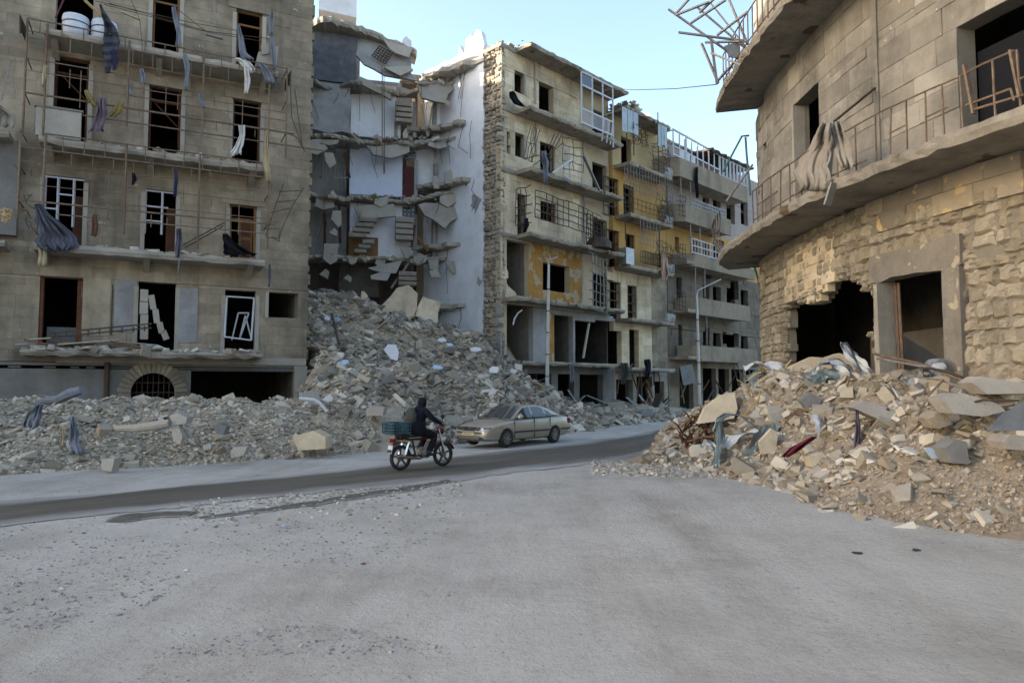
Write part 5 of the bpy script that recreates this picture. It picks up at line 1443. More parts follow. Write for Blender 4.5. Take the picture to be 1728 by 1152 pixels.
# slabs
def gbalc(z, th, a0, a1, o1, name, tip=None):
    n = int((a1 - a0) / .25); V = []
    for i in range(n + 1):
        a = a0 + (a1 - a0) * i / n
        o = o1 * min(1, .45 + i / 5) if tip else o1
        o += rg.uniform(-.05, .02); dz = rg.uniform(-.03, .02)
        V += [gpt(a, z, -.05), gpt(a, z + dz, o - rg.uniform(0, .05)), gpt(a, z - th * .5, o + rg.uniform(-.015, .015)), gpt(a, z - th + rg.uniform(-.02, .03), o - rg.uniform(.01, .06)), gpt(a, z - th, -.05)]
    fs = [(5 * i + k, 5 * i + 5 + k, 5 * i + 5 + (k + 1) % 5, 5 * i + (k + 1) % 5) for i in range(n) for k in range(5)] + [(0, 1, 2, 3, 4), tuple(5 * n + k for k in (4, 3, 2, 1, 0))]
    return MB().add(V, fs).build(name, 'soffit_g', G)
dirty('soffit_g', [c8(140, 132, 118), c8(160, 152, 138)], dirt=c8(84, 76, 66), amount=.75, big=.9, rnd=0, spots=(1.3, .63, c8(98, 84, 68)), bump=.8, bdist=.03)
a_l0 = gpx(1226, 410, OG)[0]; a_u0 = gpx(1192, 205, OG)[0]
SL = gbalc(zl, .26, a_l0, GL[-1] - .5, OG, 'balcony_slab')
SU = gbalc(zu, .26, a_u0, GL[-1] - .5, OG, 'balcony_slab')
# pilaster where the curve meets the flat front
gslab(pil_a, pil_a + .16, zl, zu - .26, -.02, .05, 'stone_g', 'pilaster', 1)
# interior: floors, rear
Vb = [(p.x, p.y) for p in GW[2:-1]]
inner = [(p.x + .5, p.y) for p in GW[4:-2]]
for z in (0.02, zl - .02, zu - .02, TOPG - .1): MB().plan(inner + [(17, 4.5), (17, 23.5)], z - .22, z).build('floor', 'interior', G)
b = MB(); b.box(16.8, 17, 4.5, 26, 0, TOPG); b.box(9.4, 17, 25.6, 25.8, 0, TOPG); b.box(11.4, 11.6, 10, 25, 0.03, zl - .25)
b.build('rear_wall', 'interior', G)
MB().box(10.4, 11.2, 16.2, 20.6, .05, 3.4).build('inner_wall', 'interior_mid', G)
a0, a1 = win[0], win[1]
gslab(win[0] - .12, win[0] + .01, zl, win[3], -.3, .03, 'concrete_pale', 'jamb', 1)
gslab(big[0] + .02, big[1], zl, big[3] - .45, -.5, -.46, 'cloth_black', 'curtain', 6, jg=.0)
# lower balcony railing: bent rusty posts and rails
def grail(z, pts, w, mat, parent, name='railing'):
    b = MB()
    for seg in pts: b.tube([gpt(a, zz, o) for a, zz, o in seg], w, 5)
    return b.build(name, mat, parent, kind='stuff')
O2 = OG - .06
ends = [gpx(u, v, O2)[0] for u, v in ((1300, 340), (1470, 220), (1720, 120))]
segs = [[(ends[0] - 1.2 + i * .5, zl + .95 - .05 * rg.random(), O2 + .03 * rg.random()) for i in range(int((ends[2] - ends[0] + 1.2) / .5) + 1)]]
segs.append([(ends[0] - 1.2 + i * .5, zl + .12, O2) for i in range(int((ends[1] - ends[0] + 1.2) / .5) + 1)])
a = ends[0] - 1.2
while a < ends[2]:
    segs.append([(a, zl, O2), (a + rg.uniform(-.03, .06), zl + .93, O2 + rg.uniform(-.02, .04))])
    if rg.random() < .55: segs.append([(a, zl + .45, O2), (a + .4, zl + .47, O2)])
    a += rg.choice((.34, .4, .55))
grail(zl, segs, .018, 'rust', SL)
b = MB()
for u0, v0, u1, v1 in ((1622, 110, 1652, 192), (1700, 85, 1716, 165)): b.bar(gpt(*gpx(u0 + 6, v0, O2), O2), gpt(*gpx(u0 + 22, v1, O2), O2), .09, .04)
for u0, v0, u1, v1 in ((1630, 178, 1706, 150), (1640, 186, 1728, 160), (1706, 150, 1712, 170)): b.bar(gpt(*gpx(u0, v0, O2), O2), gpt(*gpx(u1, v1, O2), O2), .035)
b.build('railing_post', 'rust', SL)
segs = []
for k in range(8):
    a = a_l0 + .15 + k * .3
    segs.append([(a, zl, O2), (a + .1, zl + .5, O2 + .25 - .02 * k), (a + .35, zl + .95, O2 + .32 - .03 * k), (a + .7, zl + 1.1, O2 + .2)])
segs += [[(a_l0 + .1 + i * .3, zl + h_, O2 + .25 * h_) for i in range(9)] for h_ in (.25, .6, .95)]
grail(zl, segs, .024, 'iron_grey', SL, 'bent_railing')
# upper balcony: railing and a lattice frame blown outwards
segs = [[(a_u0 + 1.5 + i * .5, zu + h_, O2) for i in range(16)] for h_ in (.1, .95)] + [[(a_u0 + 1.5 + i * .36, zu, O2), (a_u0 + 1.5 + i * .36, zu + .95, O2)] for i in range(22)]
grail(zu, segs, .02, 'rust', SU)
def wpt(u, v, y): return dp(u, v, y)
b = MB()
LT = [((1128, 16), (1252, 104)), ((1140, 24), (1198, -40)), ((1145, 55), (1260, 70)), ((1176, 12), (1258, 82)), ((1140, 26), (1196, 4)), ((1198, 4), (1262, 84)), ((1222, -20), (1262, 76)), ((1184, 74), (1212, 140)), ((1190, 72), (1262, 70)), ((1208, 140), (1240, 104)), ((1200, 66), (1210, 142)), ((1180, 22), (1235, -30)), ((1210, 60), (1262, 20)), ((1165, 40), (1225, 0)), ((1200, 90), (1250, 110))]
for i, (p, q) in enumerate(LT): b.bar(wpt(*p, 21.2 - .05 * i), wpt(*q, 20.6 - .05 * i), .07, .05)
b.build('torn_awning_frame', 'iron_grey', SU)
b = MB()
q = [wpt(*p, 20.4) for p in ((1222, 78), (1246, 70), (1250, 98), (1232, 96))]; b.face(q); b.face([p + Vector((0, .05, 0)) for p in q][::-1]); b.build('torn_awning_sheet', 'sheet_metal', SU)
# bars sticking out of the wall edge
for name, mat, seg, lab in (('bent_pipe', 'green_pipe', ((1220, 290), (1252, 230), (1264, 229)), 'thin green pipe bent out of the rounded building edge'), ('bent_pipe', 'blue_pipe', ((1258, 232), (1260, 262), (1264, 300), (1266, 330)), 'thin blue pipe hanging down beside the rounded building edge')):
    MB().tube([dp(u, v, 23.6) for u, v in seg], .035, 6).build(name, mat, None, lab, 'pipe')
MB().tube([dp(u, v, 22.5) for u, v in ((1270, 278), (1238, 322), (1226, 340))], .04, 6).build('iron_rod', 'iron_grey', None, 'grey iron rod leaning out over the curved balcony end', 'rod')
MB().tube([dp(u, v, 24.0) for u, v in ((1267, 430), (1279, 470), (1289, 520), (1293, 570))], .035, 6).build('hanging_pipe', 'green_pipe', None, 'thin green pipe hanging down the torn wall edge of the rounded building', 'pipe')
# rod with hanging strip above the canvas
a0 = gpx(1439, 146, .6); a1 = gpx(1408, 205, O2)
MB().tube([gpt(*a0, .05), gpt(*a1, O2)], .03, 6).build('wall_rod', 'iron_dark', G)
b = MB(); b.bar(gpt(*gpx(1404, 215, OG), OG), gpt(*gpx(1397, 310, OG), OG), .14, .03); b.bar(gpt(*gpx(1408, 308, OG + .05), OG + .05), gpt(*gpx(1396, 346, OG + .1), OG + .1), .2, .04)
b.build('metal_strip', 'sheet_metal', None, 'bent perforated metal strip hanging from the curved balcony edge', 'metal strip')
# ------------------------------------------------------------------ heaps of rubble
class Heap:
    def __init__(self, pts, box, step, rough=.12, sig=1.2, clip=None):
        self.clip = clip
        self.p = np.array(pts, dtype=float); self.box = box; self.step = step; self.rough = rough; self.sg = sig
    def h(self, x, y):
        d = (self.p[:, 0] - x) ** 2 + (self.p[:, 1] - y) ** 2
        w = np.exp(-d / (2 * self.sg ** 2)) + .02 * np.exp(-d / (8 * self.sg ** 2))
        base = float(((w * self.p[:, 2]).sum() - .4 * 4e-4) / (w.sum() + 4e-4))
        if self.clip is not None: base = self.clip(x, y, base)
        r_ = self.rough * min(1, max(0, base + .1) * 1.4)
        return base + r_ * (mn.noise((x * .8, y * .8, 4)) * 1.6 + mn.noise((x * 2.1, y * 2.1, 8)) * .9 + mn.noise((x * 5, y * 5, 2)) * .5 + mn.noise((x * 11, y * 11, 6)) * .3)
    def build(self, name, mat, label):
        x0, x1, y0, y1 = self.box
        xs = np.arange(x0, x1, self.step); ys = np.arange(y0, y1, self.step)
        V = np.array([(x, y, max(-.4, self.h(x, y))) for y in ys for x in xs])
        nx, ny = len(xs), len(ys); idx = np.arange(nx * ny).reshape(ny, nx)
        Fq = np.stack([idx[:-1, :-1], idx[:-1, 1:], idx[1:, 1:], idx[1:, :-1]], -1).reshape(-1, 4)
        z = V[Fq, 2]
        Fq = Fq[z.max(1) > -.08]
        me = mesh_np(name, V, Fq, mat, True)
        self.ob = link(bpy.data.objects.new(name, me), None, label=label, cat='rubble', kind='stuff')
def g3(u, v, z=0.0):
    p = gp(u, v, z); return (p.x, p.y, z)
def at(u, v, y): p = dp(u, v, y); return (p.x, p.y, p.z)
# left berm along the building
foot = [(-120, 815), (0, 801), (120, 795), (250, 787), (400, 780), (520, 772), (620, 764)]
ridge = [(-120, 680), (-40, 683), (30, 684), (80, 676), (130, 680), (170, 680), (220, 684), (300, 670), (340, 676), (400, 682), (450, 686), (500, 676), (560, 676), (620, 690)]
pts = []
for u, v in foot:
    x, y, z = g3(u, v); pts += [(x, y, -.08), (x + .3, y - .8, -.35), (x + .5, y - 2.0, -.4)]
def foot_y(u):
    for (a, va), (b_, vb) in zip(foot, foot[1:]):
        if a <= u <= b_: return gp(u, va + (vb - va) * (u - a) / (b_ - a)).y
    return gp(u, foot[-1][1]).y
for u, v in ridge:
    fy = foot_y(max(-120, min(620, u))); y = fy + 3.6
    p = at(u, v, y); pts.append(p); pts.append((p[0], p[1] + 2.2, p[2] * .95))
    m = at(u, 0, fy + 1.6); pts.append((m[0], m[1], p[2] * .62))
    q = at(u, 0, fy + 8.0); pts.append((q[0], q[1], 1.1))
HL = Heap(pts, (-26, -3.6, 13.5, 27.5), .12, .17, .95)
HL.build('rubble_berm', 'heap_dirt', 'long low berm of earth and broken stone in front of the left building')
# central heap pouring out of the collapsed building
pts = []
for u, v in ((610, 768), (650, 764), (720, 752), (770, 742)):
    x, y, z = g3(u, v); pts += [(x, y, -.05), (x + .6, y - 1.4, -.35), (x + .8, y - 3, -.4)]
for x, y, z in ((-.5, 26.5, -.1), (1.2, 29, -.05), (3.2, 31.5, -.1), (5.5, 34.5, -.15), (8, 38.0, -.15), (11, 42, -.15), (14, 46, -.15), (3.6, 29.0, -.4), (0.4, 25.0, -.4), (6.5, 32.5, -.4), (9, 36, -.4), (12, 40, -.4), (15, 44, -.4)): pts.append((x, y, z))
for u, v, y in ((530, 492, 32), (560, 500, 33), (600, 520, 33.8), (640, 535, 34.5), (700, 545, 35), (760, 552, 35.2), (800, 565, 35.2), (835, 585, 34.8), (870, 625, 34.6), (895, 652, 34.6), (530, 560, 29.6), (560, 590, 28.6), (600, 610, 28.2), (540, 640, 26.8), (600, 660, 25.8), (650, 640, 27.5), (700, 620, 29.4), (760, 620, 30.5), (820, 640, 31), (870, 668, 31.5), (650, 690, 24.6), (700, 690, 25.6), (760, 690, 27.2), (820, 690, 28.6), (560, 690, 23.8), (900, 680, 32.6), (930, 690, 33.8), (960, 690, 36), (1000, 692, 38.5), (1050, 690, 41), (1100, 688, 44), (1140, 690, 46.5), (1060, 680, 43.5), (985, 684, 39.5)): pts.append(at(u, v, y))
for u, v, y in ((520, 500, 36), (600, 520, 37.5), (700, 540, 38.5), (780, 560, 38)): pts.append(at(u, v, y))
def clip_c(x, y, b_):
    w_ = Vector((x, y, 0)) - FA.O
    if w_.dot(FA.D) < .25 and w_.dot(FA.N) < .2: return -.4
    if y < 28.3:
        k = max(0, min(1, (x + 8.5 - max(0, (27 - y) * .25)) / 1.0)); return -.4 + (b_ + .4) * k * k * (3 - 2 * k)
    return b_
HCn = Heap(pts, (-10.5, 17, 21.5, 50), .2, .22, 1.0, clip_c)
HCn.build('rubble_heap', 'heap_dirt', 'tall slope of rubble spilling from the collapsed building')
# right heap under the rounded building
pts = []
for u, v in ((1085, 786), (1140, 788), (1200, 800), (1270, 812), (1345, 832), (1378, 862), (1450, 878), (1540, 888), (1640, 894), (1728, 897), (1820, 905)):
    x, y, z = g3(u, v); pts += [(x, y, -.06), (x - .4, y - .9, -.3), (x - .6, y - 2.2, -.4)]
for x, y in ((3.4, 20.5), (3.9, 22.2), (4.5, 24), (5.2, 26.0), (2.4, 20), (2.8, 22.5), (3.4, 25), (4.2, 27.5), (6, 28.5)): pts.append((x, y, -.3 if x > 3.2 and y < 26.5 else -.4))
for u, v, y in ((1105, 762, 18.8), (1150, 735, 19.6), (1175, 706, 20.6), (1200, 690, 21.2), (1215, 680, 21.4), (1250, 655, 20.5), (1275, 640, 20.6), (1300, 622, 19.8), (1340, 625, 18.4), (1390, 622, 17.4), (1420, 628, 16.6), (1470, 636, 15.4), (1530, 628, 14.6), (1600, 622, 13.6), (1660, 636, 12.7), (1728, 640, 12.2), (1800, 640, 11.8),
    (1180, 760, 18.4), (1260, 720, 17.6), (1340, 700, 16.2), (1430, 690, 14.6), (1530, 680, 13.2), (1640, 670, 12.2), (1728, 665, 11.6), (1260, 780, 16.6), (1340, 770, 15.0), (1430, 755, 13.4), (1530, 740, 12.4), (1640, 730, 11.5), (1728, 735, 10.9), (1420, 810, 12.0), (1520, 790, 11.6), (1620, 780, 11.0), (1728, 790, 10.4), (1480, 830, 11.2), (1600, 835, 10.6), (1720, 840, 10.1), (1800, 820, 9.8)): pts.append(at(u, v, y))
pts += [(9.5, 16, 2.3), (10.5, 13, 2.2), (9, 20, 2.4), (9.4, 22.5, 2.3), (11, 10, 2.0), (7.6, 24.5, 1.2), (8.4, 26, .8)]
HR = Heap(pts, (1.5, 13, 7.5, 28), .10, .13, .75)
HR.build('rubble_heap', 'heap_dirt_warm', 'heap of rubble, earth and twisted metal at the foot of the rounded building')
# stones: the largest as single things, the rest joined
def strew(H, n_big, n_mid, n_small, mats, lab, grp, sampler, rng, sizes, what='stone', crumb='crumbs', bare=None):
    for k in range(n_big):
        x, y = sampler(); z = H.h(x, y)
        if z < -.02 or (bare and bare(x, y)): continue
        s = rng.uniform(*sizes[0]); mm = rng.choice(mats); stone('rubble_stone', (x, y, z + s * .06), s, mm, rng, label=('large ' if s > (sizes[0][0] + sizes[0][1]) / 2 else 'smaller ') + lab.replace('SHADE', {'rubble': 'grey', 'rubble_dark': 'dark grey', 'rubble_warm': 'tan'}[mm]), cat='stone', group=grp)
    for m_i, m_ in enumerate(mats):
        it = []
        for k in range(n_mid // len(mats)):
            x, y = sampler(); z = H.h(x, y)
            if z > -.06 and not (bare and bare(x, y)): s = sizes[1][0] + (sizes[1][1] - sizes[1][0]) * rng.random() ** 1.7; it.append((x, y, z + s * .05, s))
        scatter('rubble_fragments', it, m_, rng, kind='stuff', label='%s, %s fragments' % (what, ('paler', 'darker', 'warmer')[m_i % 3]), cat='rubble')
    it = []
    for k in range(n_small):
        x, y = sampler(); z = H.h(x, y)
        if z > -.09: s = sizes[2][0] + (sizes[2][1] - sizes[2][0]) * rng.random() ** 2; it.append((x, y, z + s * .1, s))
    scatter('rubble_crumbs', it, crumb, rng, kind='stuff', label='%s, fine crumbs' % what, cat='rubble')
rg = random.Random(91)
def s_left():
    u = rg.uniform(-80, 640) if rg.random() < .86 else rg.uniform(-300, -80); fy = foot_y(max(-120, min(620, u))); y = fy + rg.uniform(-.5, 6.0) ** 1.0 if rg.random() < .8 else fy + rg.uniform(-.8, 1.5); p = dp(u, 700, y); return p.x, p.y
strew(HL, 80, 800, 32000, ['rubble', 'rubble_warm'], 'SHADE loose stone lying on the low berm at left', 'stones on the left berm', s_left, rg, ((.2, .45), (.1, .28), (.02, .11)), 'broken stone on the left berm')
def s_mid():
    while True:
        x = rg.uniform(-9.4, 3.5); y = rg.uniform(22.5, 36)
        if (x + 11) / 14.5 * .55 < (y - 21) / 15 + .15: break
    return x, y
def s_mid2():
    t_ = rg.random(); return 2 + 12 * t_ + rg.uniform(-1, 1), 33 + 12.5 * t_ + rg.uniform(-1.5, 1.5)
strew(HCn, 120, 3900, 26000, ['rubble', 'rubble_dark'], 'SHADE loose stone lying on the rubble slope below the collapsed building', 'stones on the central slope', s_mid, rg, ((.32, .72), (.16, .46), (.05, .18)), 'broken stone on the central slope')
strew(HCn, 30, 500, 1500, ['rubble', 'rubble_dark'], 'SHADE loose stone lying by the wrecked shop fronts of the far row', 'stones by the shop fronts', s_mid2, rg, ((.4, .9), (.2, .45), (.08, .2)), 'broken stone by the shop fronts')
def s_right():
    while True:
        u = rg.uniform(1090, 1760) if rg.random() < .9 else rg.uniform(1760, 1960); p = gp(u, rg.uniform(640, 900), 0) if rg.random() < .25 else None
        if p is None:
            y = rg.uniform(9.6, 21.5); p = dp(u, 700, y)
        if H_ok(p.x, p.y): return p.x, p.y
def H_ok(x, y): return 1.5 < x < 12 and 8 < y < 27 and x < min(GP[3:], key=lambda g: abs(g[1] - y))[0] - .1
def s_rlow():
    while True:
        x, y = s_right()
        if HR.h(x, y) < .9: return x, y
strew(HR, 140, 3000, 22000, ['rubble_warm', 'rubble'], 'SHADE loose stone lying on the heap below the rounded building', 'stones on the right heap', s_right, rg, ((.18, .46), (.07, .28), (.012, .07)), 'broken stone on the right heap', 'crumbs_warm', lambda x, y: y < 12.4 - (x - 5.2) * .55 and x > 4.6 and rg.random() < .88)
# pebbles and crumbs over the street
dirty('pebble', [c8(128, 124, 116), c8(152, 149, 142), c8(172, 170, 165)], dirt=c8(130, 124, 114), amount=.4, rnd=.7)
it = []
for k in range(14000):
    u = rg.uniform(-60, 1790); v = 770 + 400 * rg.random() ** 1.2
    p = gp(u, v)
    if u > 1100 and v < 900 and rg.random() < .3: continue
    dens = .35 + .65 * (mn.noise((p.x * .35, p.y * .35, 11)) > .05)
    if u > 850: dens *= .3
    if rg.random() > dens: continue
    s = rg.choice((.003, .004, .005, .006, .008, .014)) * (1 if p.y < 9 else 1.5); it.append((p.x, p.y, gh(p.x, p.y) + s * .02, s))
scatter('pebbles', it, 'pebble', rg, kind='stuff', label='pebbles and crumbs of stone strewn over the dusty street', cat='pebbles', flat=.4)
it = []
for k in range(5200):
    u, v = rg.uniform(-40, 760), 860 + 240 * rg.random()
    p = gp(u, v)
    if mn.noise((p.x * .5, p.y * .5, 21)) < -.05: continue
    s = rg.choice((.008, .011, .015, .02, .03)); it.append((p.x, p.y, gh(p.x, p.y) + s * .02, s))
scatter('street_grit', it, 'pebble', rg, kind='stuff', label='patches of grit on the left of the dusty street', cat='grit', flat=.4)
it = []
for k in range(900):
    u = rg.uniform(300, 780); v = 812 + (780 - u) * .085 + rg.uniform(-6, 60) * rg.random()
    p = gp(u, v); s = rg.uniform(.015, .06); it.append((p.x, p.y, gh(p.x, p.y) + s * .1, s))
    u = rg.uniform(1000, 1300); v = 790 + (u - 1000) * .03 + rg.uniform(-12, 10); p = gp(u, v); s = rg.uniform(.03, .09); it.append((p.x, p.y, gh(p.x, p.y) + s * .1, s))
scatter('edge_gravel', it, 'rubble', rg, kind='stuff', label='coarse gravel along the broken edge of the asphalt', cat='gravel', flat=.4)
# ------------------------------------------------------------------ car
t = NT('car_paint')
dd = t.ramp(t.noise(2.2, 5, .7), [(.42, (0, 0, 0)), (.75, (1, 1, 1))])
col = t.mix(t.math('MULTIPLY', dd, .3), c8(182, 173, 154), c8(158, 148, 129))
t.out(col, t.ramp(dd, [(0, (.34, .34, .34)), (1, (.52, .52, .52))]), .4, .5)
t.b.inputs['Coat Weight'].default_value = .35; t.b.inputs['Coat Roughness'].default_value = .15
plain('bumper_dark', c8(62, 60, 58), .6); plain('seam', (.01, .01, .01, 1), .9); plain('lens', c8(70, 74, 78), .06, 0, .9, .1); plain('lens_red', c8(120, 24, 24), .2); plain('amber', c8(190, 100, 30), .3)
plain('plate', c8(206, 188, 140), .6); plain('plate_ink', c8(40, 38, 36), .7); plain('rim', c8(150, 148, 144), .35, .7)
t = NT('car_glass'); t.out((.035, .04, .045, 1), .05, 0, .8); t.b.inputs['Alpha'].default_value = .72
pf, pr = gp(853, 755.5), gp(935, 747.5)
fw = (pf - pr).normalized(); lf = Vector((-fw.y, fw.x, 0)); cc = (pf + pr) / 2 - lf * .74
CM = Matrix(((fw.x, lf.x, 0, cc.x), (fw.y, lf.y, 0, cc.y), (0, 0, 1, gh(cc.x, cc.y) + .012), (0, 0, 0, 1))) @ Matrix.Scale(.95, 4)
car = empty('parked_car', cc, 'champagne hatchback car stopped at the foot of the rubble slope', 'car')
def loft(stations, mat, name, parent, Mx, sub=1, close=True):
    """stations = [(x, [(y, z) half section from bottom centre to top centre])]"""
    b = MB(Mx); n = None
    for x, half in stations:
        full = [(y, z) for y, z in half] + [(-y, z) for y, z in half[::-1] if y > 1e-4]
        if half[0][0] < 1e-4: full = full[:]
        n = len(full); b.v += [Vector((x, y, z)) for y, z in full]
    m = len(stations)
    b.f = [(i * n + k, i * n + (k + 1) % n, (i + 1) * n + (k + 1) % n, (i + 1) * n + k) for i in range(m - 1) for k in range(n)]
    if close: b.f += [tuple(range(n))[::-1], tuple((m - 1) * n + k for k in range(n))]
    b.smooth = True
    o = b.build(name, mat, parent)
    if sub: subdiv(o, sub)
    return o
def sec(zb, w, zbelt, crown, wt=.92): return [(0, zb), (w * .86, zb), (w * .975, zb + .1), (w, .5 * (zb + zbelt)), (w * .985, zbelt - .12), (w * wt, zbelt - .01), (w * wt * .55, zbelt + crown * .8), (0, zbelt + crown)]
ST = [(-2.28, .36, .70, .86, .02), (-2.24, .27, .79, .93, .03), (-2.05, .22, .83, .985, .03), (-1.72, .20, .85, .975, .02), (-1.0, .19, .855, .95, .01), (0, .19, .855, .93, .01), (.85, .19, .855, .905, .02), (1.05, .19, .855, .885, .035), (1.5, .19, .85, .84, .04), (1.9, .20, .83, .775, .04), (2.12, .22, .80, .70, .03), (2.24, .25, .74, .63, .02), (2.30, .33, .66, .56, .01)]
body = loft([(x, sec(a, b_, c, d)) for x, a, b_, c, d in ST], 'car_paint', 'body', car, CM, 2)
# wheel arches cut out of the body
def cut(o, cyls):
    me0 = o.data
    bpy.context.view_layer.update()
    cb = MB(CM)
    for x in cyls: cb.lathe((x, -1.0, .30), (0, 1, 0), [(.345, 0), (.345, .46)], 24); cb.lathe((x, .54, .30), (0, 1, 0), [(.345, 0), (.345, .46)], 24)
    c = cb.build('cutter', 'seam')
    m = o.modifiers.new('cut', 'BOOLEAN'); m.object = c; m.operation = 'DIFFERENCE'; m.solver = 'EXACT'
    dg = bpy.context.evaluated_depsgraph_get(); me = bpy.data.meshes.new_from_object(o.evaluated_get(dg))
    o.modifiers.clear(); o.data = me
    me.polygons.foreach_set('use_smooth', [True] * len(me.polygons))
    me.set_sharp_from_angle(angle=R(38))
    bpy.data.objects.remove(c)
cut(body, (1.305, -1.305))
def gsec(z0, zr, wb, wr): 
    return [(0, z0), (wb, z0), (wb - (wb - wr) * .5 + .012, (z0 + zr) / 2), (wr, zr - .035), (wr - .1, zr - .004), (0, zr)]
GST = [(1.06, .86, .89, .74, .70), (.62, .87, 1.165, .765, .63), (.24, .88, 1.375, .775, .575), (-.2, .89, 1.42, .775, .565), (-.75, .90, 1.395, .77, .565), (-1.25, .92, 1.29, .755, .59), (-1.7, .94, 1.08, .72, .63), (-1.95, .94, .985, .70, .66)]
gh_ = loft([(x, gsec(a, b_, c, d)) for x, a, b_, c, d in GST], 'car_paint', 'cabin', car, CM, 2)
def gy(x, z):
    """half width of the cabin side at a place"""
    for (x1, a1, r1, b1, w1), (x0, a0, r0, b0, w0) in zip(GST, GST[1:]):
        if x0 <= x <= x1:
            k = (x - x0) / (x1 - x0); a, r_, b_, w = a0 + (a1 - a0) * k, r0 + (r1 - r0) * k, b0 + (b1 - b0) * k, w0 + (w1 - w0) * k
            f = (z - a) / max(.02, r_ - .035 - a); return b_ + (w - b_) * f
    return .7
def side_pane(poly, name, side=1, mat='car_glass'):
    b = MB(CM); cx = sum(p[0] for p in poly) / len(poly); cz = sum(p[1] for p in poly) / len(poly)
    pts = []
    for i in range(len(poly)):
        p, q = poly[i], poly[(i + 1) % len(poly)]
        for k in range(4): pts.append((p[0] + (q[0] - p[0]) * k / 4, p[1] + (q[1] - p[1]) * k / 4))
    V = [(x, side * (gy(x, z) + .012), z) for x, z in pts] + [(cx, side * (gy(cx, cz) + .014), cz)]; n = len(pts)
    b.add(V, [(i, (i + 1) % n, n) for i in range(n)]); return b.build(name, mat, car)
for sd in (1, -1):
    for nm, poly in (('front_side_window', [(.80, .945), (.28, 1.29), (-.08, 1.345), (-.10, .955)]), ('rear_side_window', [(-.17, .955), (-.155, 1.347), (-.62, 1.325), (-.80, 1.27), (-.92, .97)]), ('quarter_window', [(-.97, .975), (-.86, 1.245), (-1.12, 1.14), (-1.32, 1.02), (-1.32, .99)])):
        g = side_pane(poly, nm, sd)
b = MB(CM); pts = []
for j in range(7):
    k = j / 6; x = 1.0 - .70 * k; zc_ = .915 + .425 * k
    for i in range(9):
        y = -1 + 2 * i / 8; pts.append((x + .03 * (1 - y * y) + .012, y * (.70 - .17 * k), zc_ + .028 * (1 - y * y) + .022))
b.grid(pts, 9, 7); b.smooth = True; ws = b.build('windscreen', 'car_glass', car)
b = MB(CM); pts = []
for j in range(5):
    k = j / 4; x = -.98 - .80 * k; zc_ = 1.335 - .285 * k
    for i in range(7):
        y = -1 + 2 * i / 6; pts.append((x - .012, y * (.50 + .1 * k), zc_ + .01))
b.grid(pts, 7, 5); b.build('rear_window', 'car_glass', car)
def wheel(x, side):
    y = side * .755; ty = MB(CM).lathe((x, y - .1 * 1, .30), (0, 1, 0), [(.20, 0), (.27, .0), (.298, .03), (.30, .06), (.30, .14), (.298, .17), (.27, .2), (.20, .2)], 28, cap=False); ty.smooth = True
    w = ty.build('wheel', 'rubber', car)
    r_ = MB(CM).lathe((x, y + side * .045, .30), (0, side, 0), [(.20, .0), (.20, .05), (.185, .052), (.18, .02), (.10, .005), (.02, .01)], 24, cap=False); r_.build('rim', 'rim', w)
    for k in range(6):
        a = k * math.pi / 3 + .3; d = Vector((math.cos(a), 0, math.sin(a))); c0 = Vector((x, y + side * .075, .30))
        MB(CM).obox(c0 + d * .105, d * .085, Vector((-d.z, 0, d.x)) * .028, Vector((0, .012, 0))).build('spoke', 'rim', w)
    MB(CM).lathe((x, y + side * .07, .30), (0, side, 0), [(.05, 0), (.045, .025), (.01, .028)], 12).build('hub', 'rim', w)
for x in (1.305, -1.305):
    for sd in (1, -1): wheel(x, sd)
MB(CM).box(-1.0, 1.0, -.7, .7, .2, .35).build('underbody', 'seam', car)
# cabin inside: seats and dashboard
for x, w_ in ((.1, .24), (-.75, .5)):
    for sd in (1, -1): b = MB(CM); b.obox((x - .1, sd * .36, .82), (.09, 0, .02), (0, .22, 0), (-.1, 0, .3)); b.obox((x - .22, sd * .36, 1.18), (.05, 0, 0), (0, .12, 0), (0, 0, .09)); b.build('seat', 'bumper_dark', car)
b = MB(CM)
for k in range(16):
    a0, a1 = k * math.pi / 8, (k + 1) * math.pi / 8; c0 = Vector((.52, .36, .93)); e1, e2 = Vector((0, 1, 0)), Vector((-.4, 0, .92)); b.bar(c0 + (e1 * math.cos(a0) + e2 * math.sin(a0)) * .17, c0 + (e1 * math.cos(a1) + e2 * math.sin(a1)) * .17, .03)
b.build('steering_wheel', 'black_plastic', car)
# front: lamps, grille, bumper strip, plate
def fx(y): return float(np.interp(abs(y), (0, .45, .6, .7, .76, .8), (2.295, 2.275, 2.245, 2.19, 2.11, 2.0)))
def front_strip(y0, y1, z0, z1, mat, name, dx=.0, th=.03, n=8):
    V = []
    for i in range(n + 1):
        y = y0 + (y1 - y0) * i / n
        for z in (z0, z1): 
            xx = fx(y) + dx - max(0, z - .56) * .75
            V += [(xx - th, y, z), (xx, y, z)]
    fs = []
    for i in range(n): a = 4 * i; fs += [(a + 1, a + 5, a + 7, a + 3), (a, a + 2, a + 6, a + 4), (a + 2, a + 3, a + 7, a + 6), (a, a + 4, a + 5, a + 1)]
    fs += [(0, 1, 3, 2), (4 * n, 4 * n + 2, 4 * n + 3, 4 * n + 1)]
    return MB(CM).add(V, fs).build(name, mat, car)
for sd in (1, -1):
    a, c = (.30, .76) if sd > 0 else (-.76, -.30)
    hl = front_strip(a, c, .585, .69, 'lens', 'headlight', .03); [front_strip(sd * q_, sd * (q_ + .085), .60, .665, 'chrome', 'reflector', .032, n=2) for q_ in (.36, .52)]; front_strip(sd * .70, sd * .775, .59, .68, 'amber', 'indicator_lamp', .034, n=2)
    front_strip(sd * .52, sd * .66, .30, .38, 'lens', 'fog_lamp', .03, n=3)
gr_ = front_strip(-.27, .27, .575, .675, 'black_plastic', 'grille', .035)
